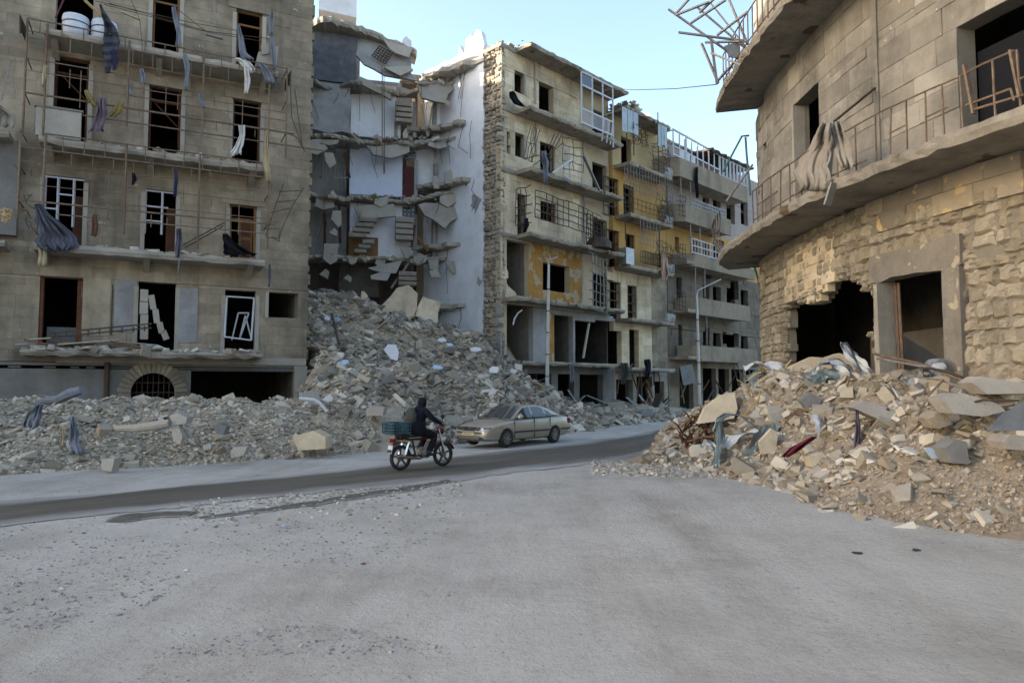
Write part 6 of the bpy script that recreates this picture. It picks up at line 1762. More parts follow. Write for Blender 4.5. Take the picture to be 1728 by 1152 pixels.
front_strip(-.28, .28, .676, .70, 'chrome', 'grille_trim', .04)
b = MB(CM)
for k in range(20):
    a0, a1 = k * math.pi / 10, (k + 1) * math.pi / 10; b.bar((2.262, .055 * math.cos(a0), .632 + .042 * math.sin(a0)), (2.262, .055 * math.cos(a1), .632 + .042 * math.sin(a1)), .012)
b.bar((2.266, -.05, .65), (2.266, 0, .625), .012); b.bar((2.266, .05, .65), (2.266, 0, .625), .012); b.build('emblem', 'chrome', gr_)
front_strip(-.80, .80, .485, .535, 'bumper_dark', 'bumper_strip', .035, n=14)
front_strip(-.5, .5, .29, .40, 'black_plastic', 'lower_grille', .03)
for z in (.31, .34, .37): front_strip(-.48, .48, z, z + .012, 'car_paint', 'grille_bar', .036)
pl_ = front_strip(-.27, .27, .415, .515, 'plate', 'number_plate', .05, n=2)
for k, y in enumerate((-.19, -.13, -.08, .0, .05, .1, .17)): front_strip(y, y + .028, .45, .49 if k % 3 else .48, 'plate_ink', 'plate_mark', .054, n=1)
front_strip(-.78, .78, .262, .285, 'bumper_dark', 'front_lip', .01, n=12)
# sides: moulding, seams, handles, mirrors, indicator, tail lamps
for sd in (1, -1):
    b = MB(CM); b.box(-1.0, .95, sd * .852 - .02, sd * .852 + .02, .47, .525); b.build('side_moulding', 'bumper_dark', car)
    b = MB(CM); b.box(-2.2, -1.66, sd * .826 - .03, sd * .826 + .022, .47, .525); b.build('side_moulding', 'bumper_dark', car)
    for x, z0, z1 in ((.92, .30, .86), (-.13, .26, .93), (-1.02, .60, .94)): MB(CM).box(x - .005, x + .005, sd * .843 - .02, sd * .843 + .012, z0, z1).build('door_seam', 'seam', car)
    for x in (-.02, -.92): MB(CM).box(x - .09, x + .06, sd * .845, sd * .865, .765, .79).build('door_handle', 'car_paint', car)
    mr = MB(CM); mr.lathe((.72, sd * .93, 1.0), (1, 0, 0), [(.02, .09), (.06, .07), (.085, 0), (.08, -.04), (.01, -.045)], 12); o = mr.build('mirror', 'car_paint', car)
    MB(CM).box(.68, .78, sd * .79 - .03, sd * .79 + .1 * (1 if sd > 0 else 0) + .0, .935, .96).build('mirror_arm', 'black_plastic', o)
    MB(CM).box(1.56, 1.62, sd * .838 - .01, sd * .838 + .012, .66, .69).build('side_lamp', 'amber', car)
    b = MB(CM); b.obox((-2.16, sd * .70, .78), (.09, 0, 0), (0, .11, 0), (0, 0, .09)); b.build('tail_lamp', 'lens_red', car)
for y in (-.25, .3): MB(CM).bar((1.06, y, .94), (.86, y - .42, 1.06), .018).build('wiper', 'black_plastic', ws)
b = MB(CM); b.box(1.04, 1.07, -.62, .62, .905, .925); b.build('cowl', 'black_plastic', car)

# ------------------------------------------------------------------ motorcycle
mr_, mf_ = gp(677, 794.5), gp(746, 787.5)
fw = (mf_ - mr_).normalized(); lf = Vector((-fw.y, fw.x, 0)); mc = (mr_ + mf_) / 2
MM = Matrix(((fw.x, lf.x, 0, mc.x), (fw.y, lf.y, 0, mc.y), (0, 0, 1, gh(mc.x, mc.y) + .014), (0, 0, 0, 1)))
moto = empty('motorcycle', mc, 'small red motorcycle with a plastic crate on its rack riding along the road', 'motorcycle')
plain('moto_red', c8(84, 26, 28), .4, 0, .5); plain('crate_teal', c8(44, 76, 88), .5); plain('skin', c8(150, 108, 86), .6)
def mwheel(x, r):
    w = MB(MM); w.lathe((x, -.045, r), (0, 1, 0), [(r - .06, 0), (r - .03, -.004), (r - .004, .02), (r, .045), (r - .004, .07), (r - .03, .094), (r - .06, .09)], 32, cap=False); w.smooth = True; w = w.build('wheel', 'rubber', moto)
    MB(MM).lathe((x, -.03, r), (0, 1, 0), [(r - .075, 0), (r - .055, 0), (r - .055, .06), (r - .075, .06), (r - .075, 0)], 28, cap=False).build('rim', 'bumper_dark', w)
    for k in range(5):
        a = k * 2 * math.pi / 5 + .4; d = Vector((math.cos(a), 0, math.sin(a))); MB(MM).obox(Vector((x, 0, r)) + d * (r * .45), d * (r * .36), Vector((-d.z, 0, d.x)) * .016, Vector((0, .02, 0))).build('spoke', 'bumper_dark', w)
    MB(MM).lathe((x, -.07, r), (0, 1, 0), [(.06, 0), (.07, .03), (.07, .11), (.06, .14)], 14).build('hub', 'iron_grey', w)
mwheel(-.63, .295); mwheel(.63, .295)
for sd in (-.09, .09):
    MB(MM).tube([(.63, sd, .295), (.50, sd, .68), (.42, sd, .93)], .022, 8).build('fork_leg', 'chrome', moto)
    MB(MM).tube([(-.63, sd * 1.2, .295), (-.15, sd * 1.2, .33)], .02, 6).build('swing_arm', 'iron_dark', moto)
    MB(MM).tube([(-.60, sd * 1.35, .33), (-.48, sd * 1.35, .66)], .03, 8).build('shock_absorber', 'chrome', moto)
b = MB(MM); b.tube([(.42, 0, .86), (.1, 0, .70), (-.3, 0, .70), (-.75, 0, .74)], .025, 8); b.tube([(.42, 0, .80), (.30, 0, .40), (.05, 0, .28), (-.2, 0, .32), (-.3, 0, .68)], .025, 8); b.build('frame', 'iron_dark', moto)
b = MB(MM); b.lathe((.05, -.16, .38), (0, 1, 0), [(.05, 0), (.13, .04), (.13, .28), (.05, .32)], 14); b.tube([(.08, 0, .4), (.22, 0, .62)], .085, 10); b.build('engine', 'iron_grey', moto)
def ell(c, r_, n=12, m=8):
    b = MB(MM); b.lathe(c, (1, 0, 0), [(max(.001, math.sin(math.pi * i / m)) * 1.0, -math.cos(math.pi * i / m)) for i in range(m + 1)], n)
    b.v = [Vector((c[0] + (p.x - c[0]) * r_[0], c[1] + (p.y - c[1]) * r_[1], c[2] + (p.z - c[2]) * r_[2])) for p in b.v]; b.smooth = True; return b
ell((.20, 0, .80), (.25, .13, .12)).build('fuel_tank', 'moto_red', moto)
b = MB(MM); b.obox((-.30, 0, .80), (.42, 0, .015), (0, .12, 0), (0, 0, .045)); s_ = b.build('seat', 'black_plastic', moto); bevel(s_, .03, 2)
b = MB(MM); pts = []
for i in range(10):
    a = R(20 + 130 * i / 9); 
    for y in (-.07, .07): pts.append((.63 + .335 * math.cos(a), y, .295 + .335 * math.sin(a)))
b.grid(pts, 2, 10); o = b.build('front_fender', 'moto_red', moto); m = o.modifiers.new('t', 'SOLIDIFY'); m.thickness = .012
b = MB(MM); pts = []
for i in range(10):
    a = R(40 + 120 * i / 9)
    for y in (-.08, .08): pts.append((-.63 + .36 * math.cos(a), y, .31 + .36 * math.sin(a)))
b.grid(pts, 2, 10); o = b.build('rear_fender', 'bumper_dark', moto); m = o.modifiers.new('t', 'SOLIDIFY'); m.thickness = .012
MB(MM).tube([(.05, -.16, .32), (-.2, -.17, .26), (-.45, -.18, .30), (-.85, -.18, .36)], [.022, .025, .045, .05], 10).build('exhaust', 'chrome', moto)
b = MB(MM); b.lathe((.50, 0, .88), (1, 0, .05), [(.03, -.05), (.09, 0), (.10, .06), (.095, .09)], 14); hl = b.build('headlamp', 'moto_red', moto); MB(MM).lathe((.595, 0, .885), (1, 0, .05), [(.09, 0), (.06, .02), (.005, .028)], 14).build('lamp_lens', 'lens', hl)
MB(MM).tube([(.36, -.36, 1.02), (.42, -.2, 1.03), (.43, 0, .98), (.42, .2, 1.03), (.36, .36, 1.02)], .014, 8).build('handlebar', 'chrome', moto)
for sd in (-1, 1):
    MB(MM).tube([(.36, sd * .37, 1.02), (.395, sd * .25, 1.028)], .02, 8).build('grip', 'rubber', moto)
    b = MB(MM); b.tube([(.42, sd * .22, 1.03), (.40, sd * .28, 1.2)], .008, 6); b.lathe((.39, sd * .29, 1.23), (-1, 0, 0), [(.01, -.02), (.055, -.01), (.055, .008), (.01, .01)], 12); b.build('mirror', 'black_plastic', moto)
    b = MB(MM); b.tube([(-.58, sd * .09, .70), (-.66, sd * .16, .70)], .008, 6); b.lathe((-.66, sd * .18, .70), (-1, 0, 0), [(.02, -.03), (.035, 0), (.02, .03)], 10); b.build('indicator_lamp', 'amber', moto)
MB(MM).tube([(.02, -.22, .30), (.02, .22, .30)], .014, 6).build('foot_peg', 'iron_dark', moto)
b = MB(MM); b.obox((-.86, 0, .70), (.035, 0, .0), (0, .07, 0), (0, 0, .045)); b.build('tail_lamp', 'lens_red', moto)
b = MB(MM); b.obox((-.93, 0, .50), (.004, 0, -.004), (0, .09, 0), (.02, 0, .09)); b.build('number_plate', 'paper_white', moto)
b = MB(MM)
for y in (-.13, .13): b.tube([(-.35, y, .80), (-.5, y, .845), (-1.0, y, .845)], .012, 6)
for x in (-.55, -.75, -.98): b.tube([(x, -.13, .846), (x, .13, .846)], .010, 6)
b.build('rack', 'iron_grey', moto)
# crate tied on the rack
cr = empty('plastic_crate', MM @ Vector((-.74, 0, .86)), 'teal plastic crate tied on the motorcycle rack', 'crate')
x0, x1, y0, y1, z0, z1 = -.98, -.52, -.24, .24, .862, 1.12
MB(MM).box(x0, x1, y0, y1, z0, z0 + .015).build('crate_floor', 'crate_teal', cr)
for nm, P_a, P_b in (('crate_side', (x0, y0), (x1, y0)), ('crate_side', (x0, y1), (x1, y1)), ('crate_end', (x0, y0), (x0, y1)), ('crate_end', (x1, y0), (x1, y1))):
    b = MB(MM)
    for z in (.03, .10, .17, .245): b.bar((*P_a, z0 + z), (*P_b, z0 + z), .03, .035)
    for k in range(6): a = Vector((*P_a, 0)).lerp(Vector((*P_b, 0)), k / 5); b.bar((a.x, a.y, z0 + .01), (a.x, a.y, z1 - .005), .022, .022)
    b.build(nm, 'crate_teal', cr)
# ------------------------------------------------------------------ rider: one skinned body
def skin_body(name, nodes, edges, Mx, root=0, sub=2):
    me = bpy.data.meshes.new(name)
    me.from_pydata([tuple(n[0]) for n in nodes], edges, [])
    o = bpy.data.objects.new(name, me); COL.objects.link(o)
    m = o.modifiers.new('skin', 'SKIN')
    for i, n in enumerate(nodes):
        sv_ = me.skin_vertices[0].data[i]; r_ = n[1]; sv_.radius = r_ if isinstance(r_, tuple) else (r_, r_); sv_.use_root = (i == root)
    m.use_smooth_shade = True
    subdiv(o, sub)
    bpy.context.view_layer.update()
    dg = bpy.context.evaluated_depsgraph_get(); me2 = bpy.data.meshes.new_from_object(o.evaluated_get(dg)); bpy.data.objects.remove(o)
    return me2
N_, E_ = [], []
def nd(p, r_, par=None):
    N_.append((Vector(p), r_)); i = len(N_) - 1
    if par is not None: E_.append((par, i))
    return i
hip = nd((-.20, 0, .92), (.17, .20)); w1 = nd((-.18, 0, 1.06), (.17, .20), hip); w2 = nd((-.13, 0, 1.22), (.175, .21), w1); ch = nd((-.08, 0, 1.36), (.14, .19), w2); nk = nd((-.03, 0, 1.45), .06, ch); hd = nd((.01, 0, 1.52), .075, nk); nd((.02, 0, 1.60), .085, hd); 
for sd in (-1, 1):
    sh = nd((-.07, sd * .19, 1.38), .088, ch); el = nd((.08, sd * .31, 1.19), .068, sh); wr = nd((.30, sd * .33, 1.075), .042, el); nd((.355, sd * .325, 1.055), (.026, .036), wr)
    th = nd((-.12, sd * .12, .90), .12, hip); kn = nd((.26, sd * .19, .78), .09, th); an = nd((.04, sd * .20, .40), .068, kn); he = nd((.02, sd * .20, .345), .045, an); nd((.19, sd * .205, .335), (.028, .042), he)
me = skin_body('person', N_, E_, MM)
bm = bmesh.new(); bm.from_mesh(me)
for f in bm.faces:
    c = f.calc_center_median()
    f.smooth = True
    if c.z > 1.455 and c.x > .02: f.material_index = 1
    elif c.x > .315 and c.z > .98: f.material_index = 1
    elif c.z < .43 and c.z < .5: f.material_index = 3
    elif c.z < .95: f.material_index = 2
    else: f.material_index = 0
# fingers closed on the grips, a nose, eyes, ears
def fing(pts, r_):
    b = MB(); b.tube(pts, r_, 6); vs = [bm.verts.new(p) for p in b.v]
    for f in b.f: 
        try: ff = bm.faces.new([vs[i] for i in f]); ff.material_index = 1; ff.smooth = True
        except ValueError: pass
for sd in (-1, 1):
    for k, L in enumerate((.92, 1.0, .96, .8)):
        y = sd * (.285 + k * .023); x = .385 - k * .006
        fing([(x - .035, y, 1.055), (x + .018 * L, y, 1.062), (x + .045 * L, y, 1.035), (x + .03, y, 1.0), (x + .0, y, .992 + .01 * (1 - L))], [.0105, .0105, .0095, .009, .007])
    fing([(.345, sd * .275, 1.05), (.355, sd * .25, 1.03), (.375, sd * .243, 1.005), (.40, sd * .25, 1.0)], [.012, .011, .010, .008])
fing([(.095, 0, 1.585), (.125, 0, 1.55), (.10, 0, 1.538)], [.010, .017, .012])
for sd in (-1, 1): fing([(.0, sd * .083, 1.60), (-.01, sd * .095, 1.57), (.0, sd * .084, 1.54)], [.012, .018, .010])
fing([(.092, -.025, 1.512), (.099, 0, 1.510), (.092, .025, 1.512)], [.004, .008, .004])
bm.to_mesh(me); bm.free()
me.transform(MM); me.update()
for m_ in ('cloth_navy', 'skin', 'cloth_black', 'black_plastic'): me.materials.append(M(m_))
c0 = MM @ Vector((-.1, 0, .35)); me.transform(Matrix.Translation(-c0))
per = bpy.data.objects.new('person', me); per.location = c0
link(per, None, label='rider in dark hooded jacket and dark trousers leaning to the handlebars', cat='person')
# hood, jacket skirt and eyes as clothing
b = ell((.0, 0, 1.565), (.125, .115, .135), 16, 10); b.f = [f for f in b.f if not (sum(b.v[i].x for i in f) / len(f) > .055 and sum(b.v[i].z for i in f) / len(f) < 1.64)]; o = b.build('hood', 'cloth_black', per); m = o.modifiers.new('t', 'SOLIDIFY'); m.thickness = .015
b = MB(MM); b.lathe((-.08, 0, 1.40), (.15, 0, 1), [(.15, -.02), (.14, .03), (.10, .07), (.085, .1)], 16, cap=False); b.smooth = True; o = b.build('collar', 'cloth_navy', per)
for sd in (-1, 1): ell((.088, sd * .032, 1.585), (.012, .014, .010), 8, 6).build('eye', 'black_plastic', per)
b = MB(MM)
b.lathe((-.19, 0, .80), (.05, 0, 1), [(.27, 0), (.255, .12), (.23, .25), (.2, .33)], 18, cap=False); b.v = [Vector((p.x, (p.y) * .95, p.z)) for p in b.v]; b.smooth = True; o = b.build('jacket_skirt', 'cloth_black', per); m = o.modifiers.new('t', 'SOLIDIFY'); m.thickness = .012
bp = ell((-.34, 0, 1.24), (.13, .17, .22), 16, 10); bp.build('backpack', 'cloth_olive', None, 'dark olive backpack on the rider back', 'backpack')
# ------------------------------------------------------------------ cloth hanging from the left building
rg = random.Random(101)
def drape(P, line, mat, label, cat='cloth', name='hanging_cloth', folds=3, amp=.05, ppm=47.0, o=OB + .12, nu=13, sub=3, ragged=.0):
    """P(u, v, o) gives a point; line = (u, v, width in picture units)"""
    rows = []
    L = []
    for (u0, v0, w0), (u1, v1, w1) in zip(line, line[1:]):
        for k in range(sub): t_ = k / sub; L.append((u0 + (u1 - u0) * t_, v0 + (v1 - v0) * t_, w0 + (w1 - w0) * t_))
    L.append(line[-1]); ph = rg.uniform(0, 6); pts = []
    for j, (u, v, w) in enumerate(L):
        for i in range(nu):
            a = -1 + 2 * i / (nu - 1); am = amp * (1 + .5 * math.sin(j * .9 + ph))
            kx = a * folds * .9 * (1 + .25 * math.sin(j * .31 + ph)); oo = o + 2.4 * am * mn.noise((kx + ph, j * .16, ph)) + 1.2 * am * mn.noise((kx * 2.7, j * .35, ph + 5))
            dv = ragged * (rg.random() if j == len(L) - 1 else 0) * 6
            wv = 1 + .35 * mn.noise((j * .5, ph, 3)); pts.append(P(u + a * w / 2 * wv + .12 * w * mn.noise((j * .4, ph, 1)), v + dv + (2.0 * mn.noise((a * 2.5, j * .3, ph)) + (5 * mn.noise((a * 4, ph, 9)) if j == len(L) - 1 else 0)) * min(1, w / 14), oo))
    b = MB(); b.grid(pts, nu, len(L)); b.smooth = True
    ob = b.build(name, mat, None, label, cat, recalc=False)
    m = ob.modifiers.new('t', 'SOLIDIFY'); m.thickness = .012
    return ob
PA = lambda u, v, o: FA.P(*FA.px(u, v, o), o)
for line, mat, lab, f_, am in (
    ([(169, 8, 4), (177, 30, 11), (186, 50, 21), (188, 72, 26), (184, 92, 23), (182, 110, 14), (181, 124, 7)], 'cloth_striped_h', 'navy striped cloth hanging below the white tanks', 2, .07),
    ([(193, 84, 8), (196, 100, 9), (193, 118, 5)], 'cloth_blue', 'torn navy rag end beside the striped cloth under the tanks', 2, .04),
    ([(239, 116, 4), (240, 126, 12), (241, 142, 9)], 'cloth_grey', 'small charred rag at the end of the long hanging wire', 2, .04),
    ([(293, 12, 7), (297, 34, 9), (302, 55, 7), (300, 78, 10)], 'cloth_grey', 'grey rag strip across the middle top doorway', 2, .04),
    ([(312, 92, 6), (316, 112, 10), (316, 132, 7), (314, 152, 6)], 'cloth_grey', 'dark grey rag hanging below the middle of the top slab', 2, .04),
    ([(402, 42, 5), (406, 62, 8), (410, 88, 12), (416, 100, 20)], 'cloth_grey', 'grey twisted rag in front of the right top doorway', 2, .05),
    ([(398, 98, 14), (412, 104, 22), (422, 116, 16), (421, 124, 14)], 'cloth_white', 'pale torn sheet caught on the right end of the top slab', 3, .06),
    ([(416, 112, 7), (417, 134, 11), (415, 158, 7)], 'cloth_white', 'white strip of sheet hanging under the right end of the top slab', 2, .05),
    ([(459, 20, 5), (456, 42, 10), (458, 60, 6)], 'cloth_grey', 'grey rag knotted on the top cage post at right', 2, .04),
    ([(459, 62, 6), (461, 90, 8), (464, 116, 5)], 'cloth_grey', 'thin grey rag hanging down the top right cage corner', 2, .04),
    ([(440, 108, 10), (450, 120, 14), (457, 140, 18)], 'cloth_grey', 'bundle of dark rags under the right corner of the top slab', 3, .06),
    ([(76, 110, 6), (75, 128, 6), (73, 146, 4)], 'cloth_tan', 'tan rag tied to the left cage post of the second row', 2, .03),
    ([(146, 152, 7), (151, 166, 10), (160, 180, 7)], 'cloth_yellow', 'dull yellow rag hanging on the second row railing', 2, .04),
    ([(204, 172, 12), (198, 188, 18), (190, 197, 12)], 'cloth_yellow', 'dull yellow cloth hooked over the rail right of the purple clothes', 2, .06),
    ([(172, 166, 14), (171, 185, 18), (168, 205, 20), (164, 222, 24)], 'cloth_purple', 'purple grey clothes hanging beside the second row doorway', 3, .07),
    ([(338, 158, 6), (340, 172, 9), (344, 182, 5)], 'cloth_grey', 'grey scrap of cloth on the middle cage post of the second row', 2, .03),
    ([(222, 140, 4), (222, 150, 6), (221, 160, 5)], 'cloth_grey', 'dark scrap of cloth on the post left of the middle doorway', 2, .03),
    ([(408, 212, 11), (408, 228, 10), (403, 246, 14), (394, 262, 22)], 'cloth_white', 'cream cloth knotted on the rail at the right second row doorway', 3, .05),
    ([(451, 220, 4), (448, 244, 9), (448, 268, 12), (450, 284, 11), (452, 308, 6)], 'cloth_tan', 'long cream rag hanging from the right cage corner of the second row', 2, .05),
    ([(225, 292, 4), (227, 302, 9), (224, 312, 4)], 'cloth_black', 'small black rag on the third row cage', 2, .03),
    ([(297, 286, 5), (297, 308, 6), (295, 332, 6)], 'cloth_blue', 'thin blue rag above the middle third row window', 2, .03),
    ([(302, 386, 8), (302, 404, 11), (300, 422, 11), (299, 434, 6)], 'cloth_striped', 'striped blue rag hanging at the edge of the third row slab', 2, .05),
    ([(303, 432, 2), (300, 462, 2)], 'cloth_grey', 'thin torn string below the striped blue rag', 1, .01),
    ([(160, 362, 6), (160, 380, 11), (159, 398, 9)], 'cloth_brown', 'dark red brown garment hanging beside the left third row window', 2, .04),
    ([(72, 418, 14), (72, 432, 13), (71, 448, 15)], 'cloth_tan', 'tan cloth hanging below the big striped awning cloth', 2, .05),
    ([(455, 446, 3), (455, 466, 4), (454, 484, 3)], 'cloth_striped', 'narrow striped rag hanging off the right end of the third row slab', 1, .02)):
    drape(PA, line, mat, lab, folds=f_, amp=am)
drape(PA, [(63, 344, 8), (72, 362, 26), (84, 380, 46), (94, 398, 70), (98, 412, 72), (102, 424, 44)], 'cloth_striped', 'large blue striped awning cloth slumped over the left corner of the third row slab', 'cloth', 'awning_cloth', 5, .10, nu=26)
drape(PA, [(379, 394, 8), (386, 406, 16), (396, 418, 32), (408, 430, 58)], 'cloth_black', 'dark cloth slumped over the slab before the right third row doorway', 'cloth', 'hanging_cloth', 3, .08, nu=20)
drape(lambda u, v, o: FA.P(*FA.px(u, v, o), o), [(-8, 178, 20), (4, 196, 40), (2, 214, 46)], 'cloth_canvas', 'grey canvas bundle at the left picture edge on the second row', 'cloth', 'canvas_bundle', 3, .12, nu=20)
# water tanks and clutter on the top balcony
for u, v, lab in ((128, 40, 'white plastic water tank standing left on the top balcony'), (176, 52, 'white plastic water tank standing right on the top balcony')):
    q = FA.px(u, v, .55); p = FA.P(q[0], zslab[3] + .01, .55); e_ = empty('water_tank', p, lab, 'water tank', 'white tanks on the top balcony')
    b = MB(); b.lathe(p, (0, 0, 1), [(.33, 0), (.38, .04), (.40, .3), (.41, .34), (.40, .38), (.41, .7), (.39, .78), (.30, .82)], 24); b.smooth = True; b.build('barrel', 'tank_white', e_)
    MB().lathe(p + Vector((0, 0, .50)), (0, 0, 1), [(.41, 0), (.418, .01), (.418, .03), (.41, .04)], 24, cap=False).build('hoop', 'iron_dark', e_)
    MB().lathe(p + Vector((0, 0, .80)), (0, 0, 1), [(.2, 0), (.2, .06), (.17, .08)], 16).build('lid', 'tank_white', e_)
for a0, a1, w_, m_, lab in (((142, 0), (172, 28), .16, 'wood_pale', 'pale wooden board leaning between the two white tanks'), ((94, 30), (110, -6), .1, 'door_red', 'dark red board leaning at the left end of the top balcony'), ((204, 20), (236, 34), .1, 'wood_pale', 'pale wooden slat sticking out right of the tanks'), ((3, 168), (18, 104), .09, 'iron_grey', 'pale charred pole rising at the left picture edge')):
    MB().bar(PA(*a0, OB + .02), PA(*a1, OB - .1), w_, .03).build('loose_board', m_, None, lab, 'board')
for pts, lab in ((((216, -10), (230, 20), (236, 34), (240, 80), (241, 118)), 'charred cable hanging from the top slab to the small rag'), (((160, 2), (240, 20), (330, 40), (402, 52)), 'uppermost laundry wire across the top balcony'), (((176, 8), (260, 30), (340, 52), (458, 66)), 'second laundry wire across the top balcony'), (((184, 6), (290, 36), (360, 56), (440, 70)), 'third laundry wire across the top balcony'), (((300, 16), (330, 40), (352, 56)), 'slack wire slanting down in the middle of the top balcony')):
    MB().tube([PA(u, v, OB + .06) for u, v in pts], .012, 5).build('cable', 'iron_dark', None, lab, 'cable')
b = MB(); b.bar(PA(362, -20, .9), PA(362, 56, .9), .03); b.bar(PA(347, 58, .9), PA(376, 66, .9), .12, .05); b.build('ceiling_lamp', 'iron_grey', None, 'fluorescent lamp batten hanging on a rod above the top balcony', 'lamp')
for k, (pts, lab) in enumerate(((((436, 88), (470, 78), (466, 118), (430, 112)), 'broken concrete panel propped at the right end of the top balcony'), (((440, 78), (452, 74), (454, 92), (442, 94)), 'small broken block on the panel at the right end of the top balcony'))):
    MB().prism(FA, [FA.px(u, v, OB - .1) for u, v in pts], OB - .25 + .1 * k, OB - .1 + .1 * k).build('concrete_fragment', 'concrete_pale', None, lab, 'panel')
b = MB()
for k in range(2): b.bar(PA(85, 552 + 7 * k + 10, .9), PA(256, 546 + 7 * k, .9), .05)
for k in range(9): b.bar(PA(92 + k * 19, 561 - k * 1.4, .9), PA(92 + k * 19, 570 - k * 1.4, .9), .035)
b.build('iron_ladder', 'iron_dark', None, 'long iron ladder lying along the lowest balcony', 'ladder')
b = MB(); b.bar(PA(308, 414, .9), PA(378, 376, .5), .12, .04); b.bar(PA(312, 418, .95), PA(376, 382, .5), .05, .04); b.build('fallen_shutter_rail', 'iron_dark', None, 'dark metal rail leaning beside the middle third row window', 'rail')
b = MB()
for k in range(16): a = rg.uniform(0, 6.28); b.tube([PA(12 + 10 * math.cos(a) + rg.uniform(-3, 3), 362 + 10 * math.sin(a), OB), PA(14 + rg.uniform(-14, 10), 362 + rg.uniform(-14, 12), OB + rg.uniform(-.1, .2)), PA(10 + 12 * math.cos(a + 2), 364 + 12 * math.sin(a + 2), OB)], .022, 5)
b.build('tangled_cables', 'wood_pale', None, 'bundle of tangled pale cables at the left picture edge', 'cables')
# ------------------------------------------------------------------ corner and yellow building: cloth, dish, wires
PC = lambda u, v, o: FC.P(*FC.px(u, v, o), o)
for line, mat, lab, o_ in (([(918, 255, 9), (920, 272, 12), (921, 290, 8), (921, 312, 4)], 'cloth_grey', 'grey striped rag hanging off the fourth floor balcony of the corner building', OC + .05), ([(863, 154, 8), (868, 166, 14), (876, 176, 14), (884, 180, 8)], 'cloth_black', 'burnt bundle of rags on the fifth floor ledge of the corner building', .5), ([(889, 368, 7), (888, 380, 10), (885, 392, 5)], 'cloth_black', 'dark sack on the third floor ledge of the corner building', OC), ([(1118, 420, 4), (1121, 440, 10), (1122, 462, 14), (1120, 474, 9)], 'awning_striped', 'striped awning strip hanging at the right end of the yellow building', OD + .1), ([(1176, 282, 3), (1175, 300, 6), (1177, 334, 5)], 'cloth_navy', 'long dark cloth hanging from the white veranda of the grey building', OE + .1), ([(1053, 612, 12), (1056, 628, 14), (1050, 648, 6)], 'cloth_olive', 'olive cloth hanging from the shop front slab of the yellow building', OD + .1), ([(1092, 606, 10), (1094, 622, 10), (1091, 640, 5)], 'cloth_navy', 'dark blue cloth hanging from the shop front slab of the yellow building', OD + .1), ([(964, 614, 6), (965, 632, 7), (964, 646, 4)], 'cloth_grey', 'grey rag hanging from the shop front slab of the corner building', OC + .1)):
    drape(PC, line, mat, lab, o=o_, amp=.07, ppm=30)
p = FC.P(FC.S(1103), zdr + .2, -.8)
e_ = empty('satellite_dish', p, 'white satellite dish on the roof of the yellow building', 'satellite dish')
b = MB(); b.lathe(p + Vector((0, 0, .75)), (-.4, -.7, .5), [(.01, 0), (.3, .05), (.6, .2), (.61, .2), (.3, .03), (.01, -.02)], 20, cap=False); b.smooth = True; b.build('dish', 'paper_white', e_)
MB().tube([p, p + Vector((0, 0, .75))], .03, 6).build('mast', 'iron_grey', e_)
MB().tube([dp(1012, 148, 38.5), dp(1070, 152, 34), dp(1140, 150, 28), dp(1208, 143, 22)], .016, 5).build('overhead_cable', 'iron_dark', None, 'thin black cable crossing the sky between the two rows', 'cable')
# ------------------------------------------------------------------ lamp posts
def lamp_post(base, top, arm, label):
    e_ = empty('lamp_post', base, label, 'lamp post', 'street lamp posts')
    base, top = Vector(base), Vector(top)
    MB().tube([base, base + (top - base) * .02, base + (top - base) * .5, top], [.11, .10, .085, .06], 10).build('pole', 'lamp_post_paint', e_)
    MB().tube([top] + [Vector(a) for a in arm], .04, 8).build('arm', 'lamp_post_paint', e_)
    MB().lathe(base, (0, 0, 1), [(.2, 0), (.2, .04), (.13, .06), (.12, .25)], 12).build('base_plate', 'lamp_post_paint', e_)
    for k in range(5): MB().lathe(base + (top - base) * (.12 + .17 * k), (0, 0, 1), [(.10, 0), (.105, .02), (.10, .05)], 10, cap=False).build('collar', 'iron_dark', e_)
y1 = 34.6; b0 = dp(923, 685, y1); t0 = dp(926, 446, y1); b0 = Vector((b0.x, b0.y, HCn.h(b0.x, b0.y) - .1))
lamp_post(b0, t0, [dp(925, 440, y1), dp(940, 434, y1 - .3)], 'grey lamp post with broken short arm before the corner building')
y2 = 40.0; t1 = dp(1176, 498, y2); b1 = Vector((dp(1181, 690, y2).x, y2, 0))
lamp_post(b1, t1, [dp(1178, 490, y2), dp(1217, 471, y2)], 'tall grey lamp post with slanting arm before the grey parapet building')
# ------------------------------------------------------------------ central slope: fallen slabs
def slab_at(pts, y, th, mat, name, label, lean=.35, cat='slab', amp=.08, step=.35):
    """fallen slab: outline at the depth y, leaning back"""
    P3 = [dp(u, v, y) for u, v in pts]
    q = jag([(p.x, p.z) for p in P3], step, amp, rg); zm = min(z for x, z in q); V = []
    for off in (0, th):
        for x, z in q: V.append(Vector((x, y + off + (z - zm) * lean, z)))
    n = len(q)
    return MB().add(V, [tuple(range(n)), tuple(range(n, 2 * n))[::-1]] + [(i, n + i, n + (i + 1) % n, (i + 1) % n) for i in range(n)]).build(name, mat, None, label, cat)
slab_at([(628, 548), (636, 518), (652, 500), (664, 480), (684, 474), (698, 492), (702, 520), (690, 556), (650, 560)], 33.6, .25, 'stone_c', 'fallen_slab', 'large tan wall slab standing on the rubble below the white rooms')
slab_at([(690, 560), (704, 520), (712, 498), (722, 502), (740, 508), (738, 530), (732, 560)], 33.9, .22, 'stone_c', 'fallen_slab', 'tan wall slab with pale patches leaning right of the largest slab')
slab_at([(594, 566), (604, 520), (606, 492), (612, 490), (616, 500), (620, 530), (608, 566)], 32.4, .2, 'stone_c', 'fallen_slab', 'narrow upright slab standing left on the rubble slope', .1)
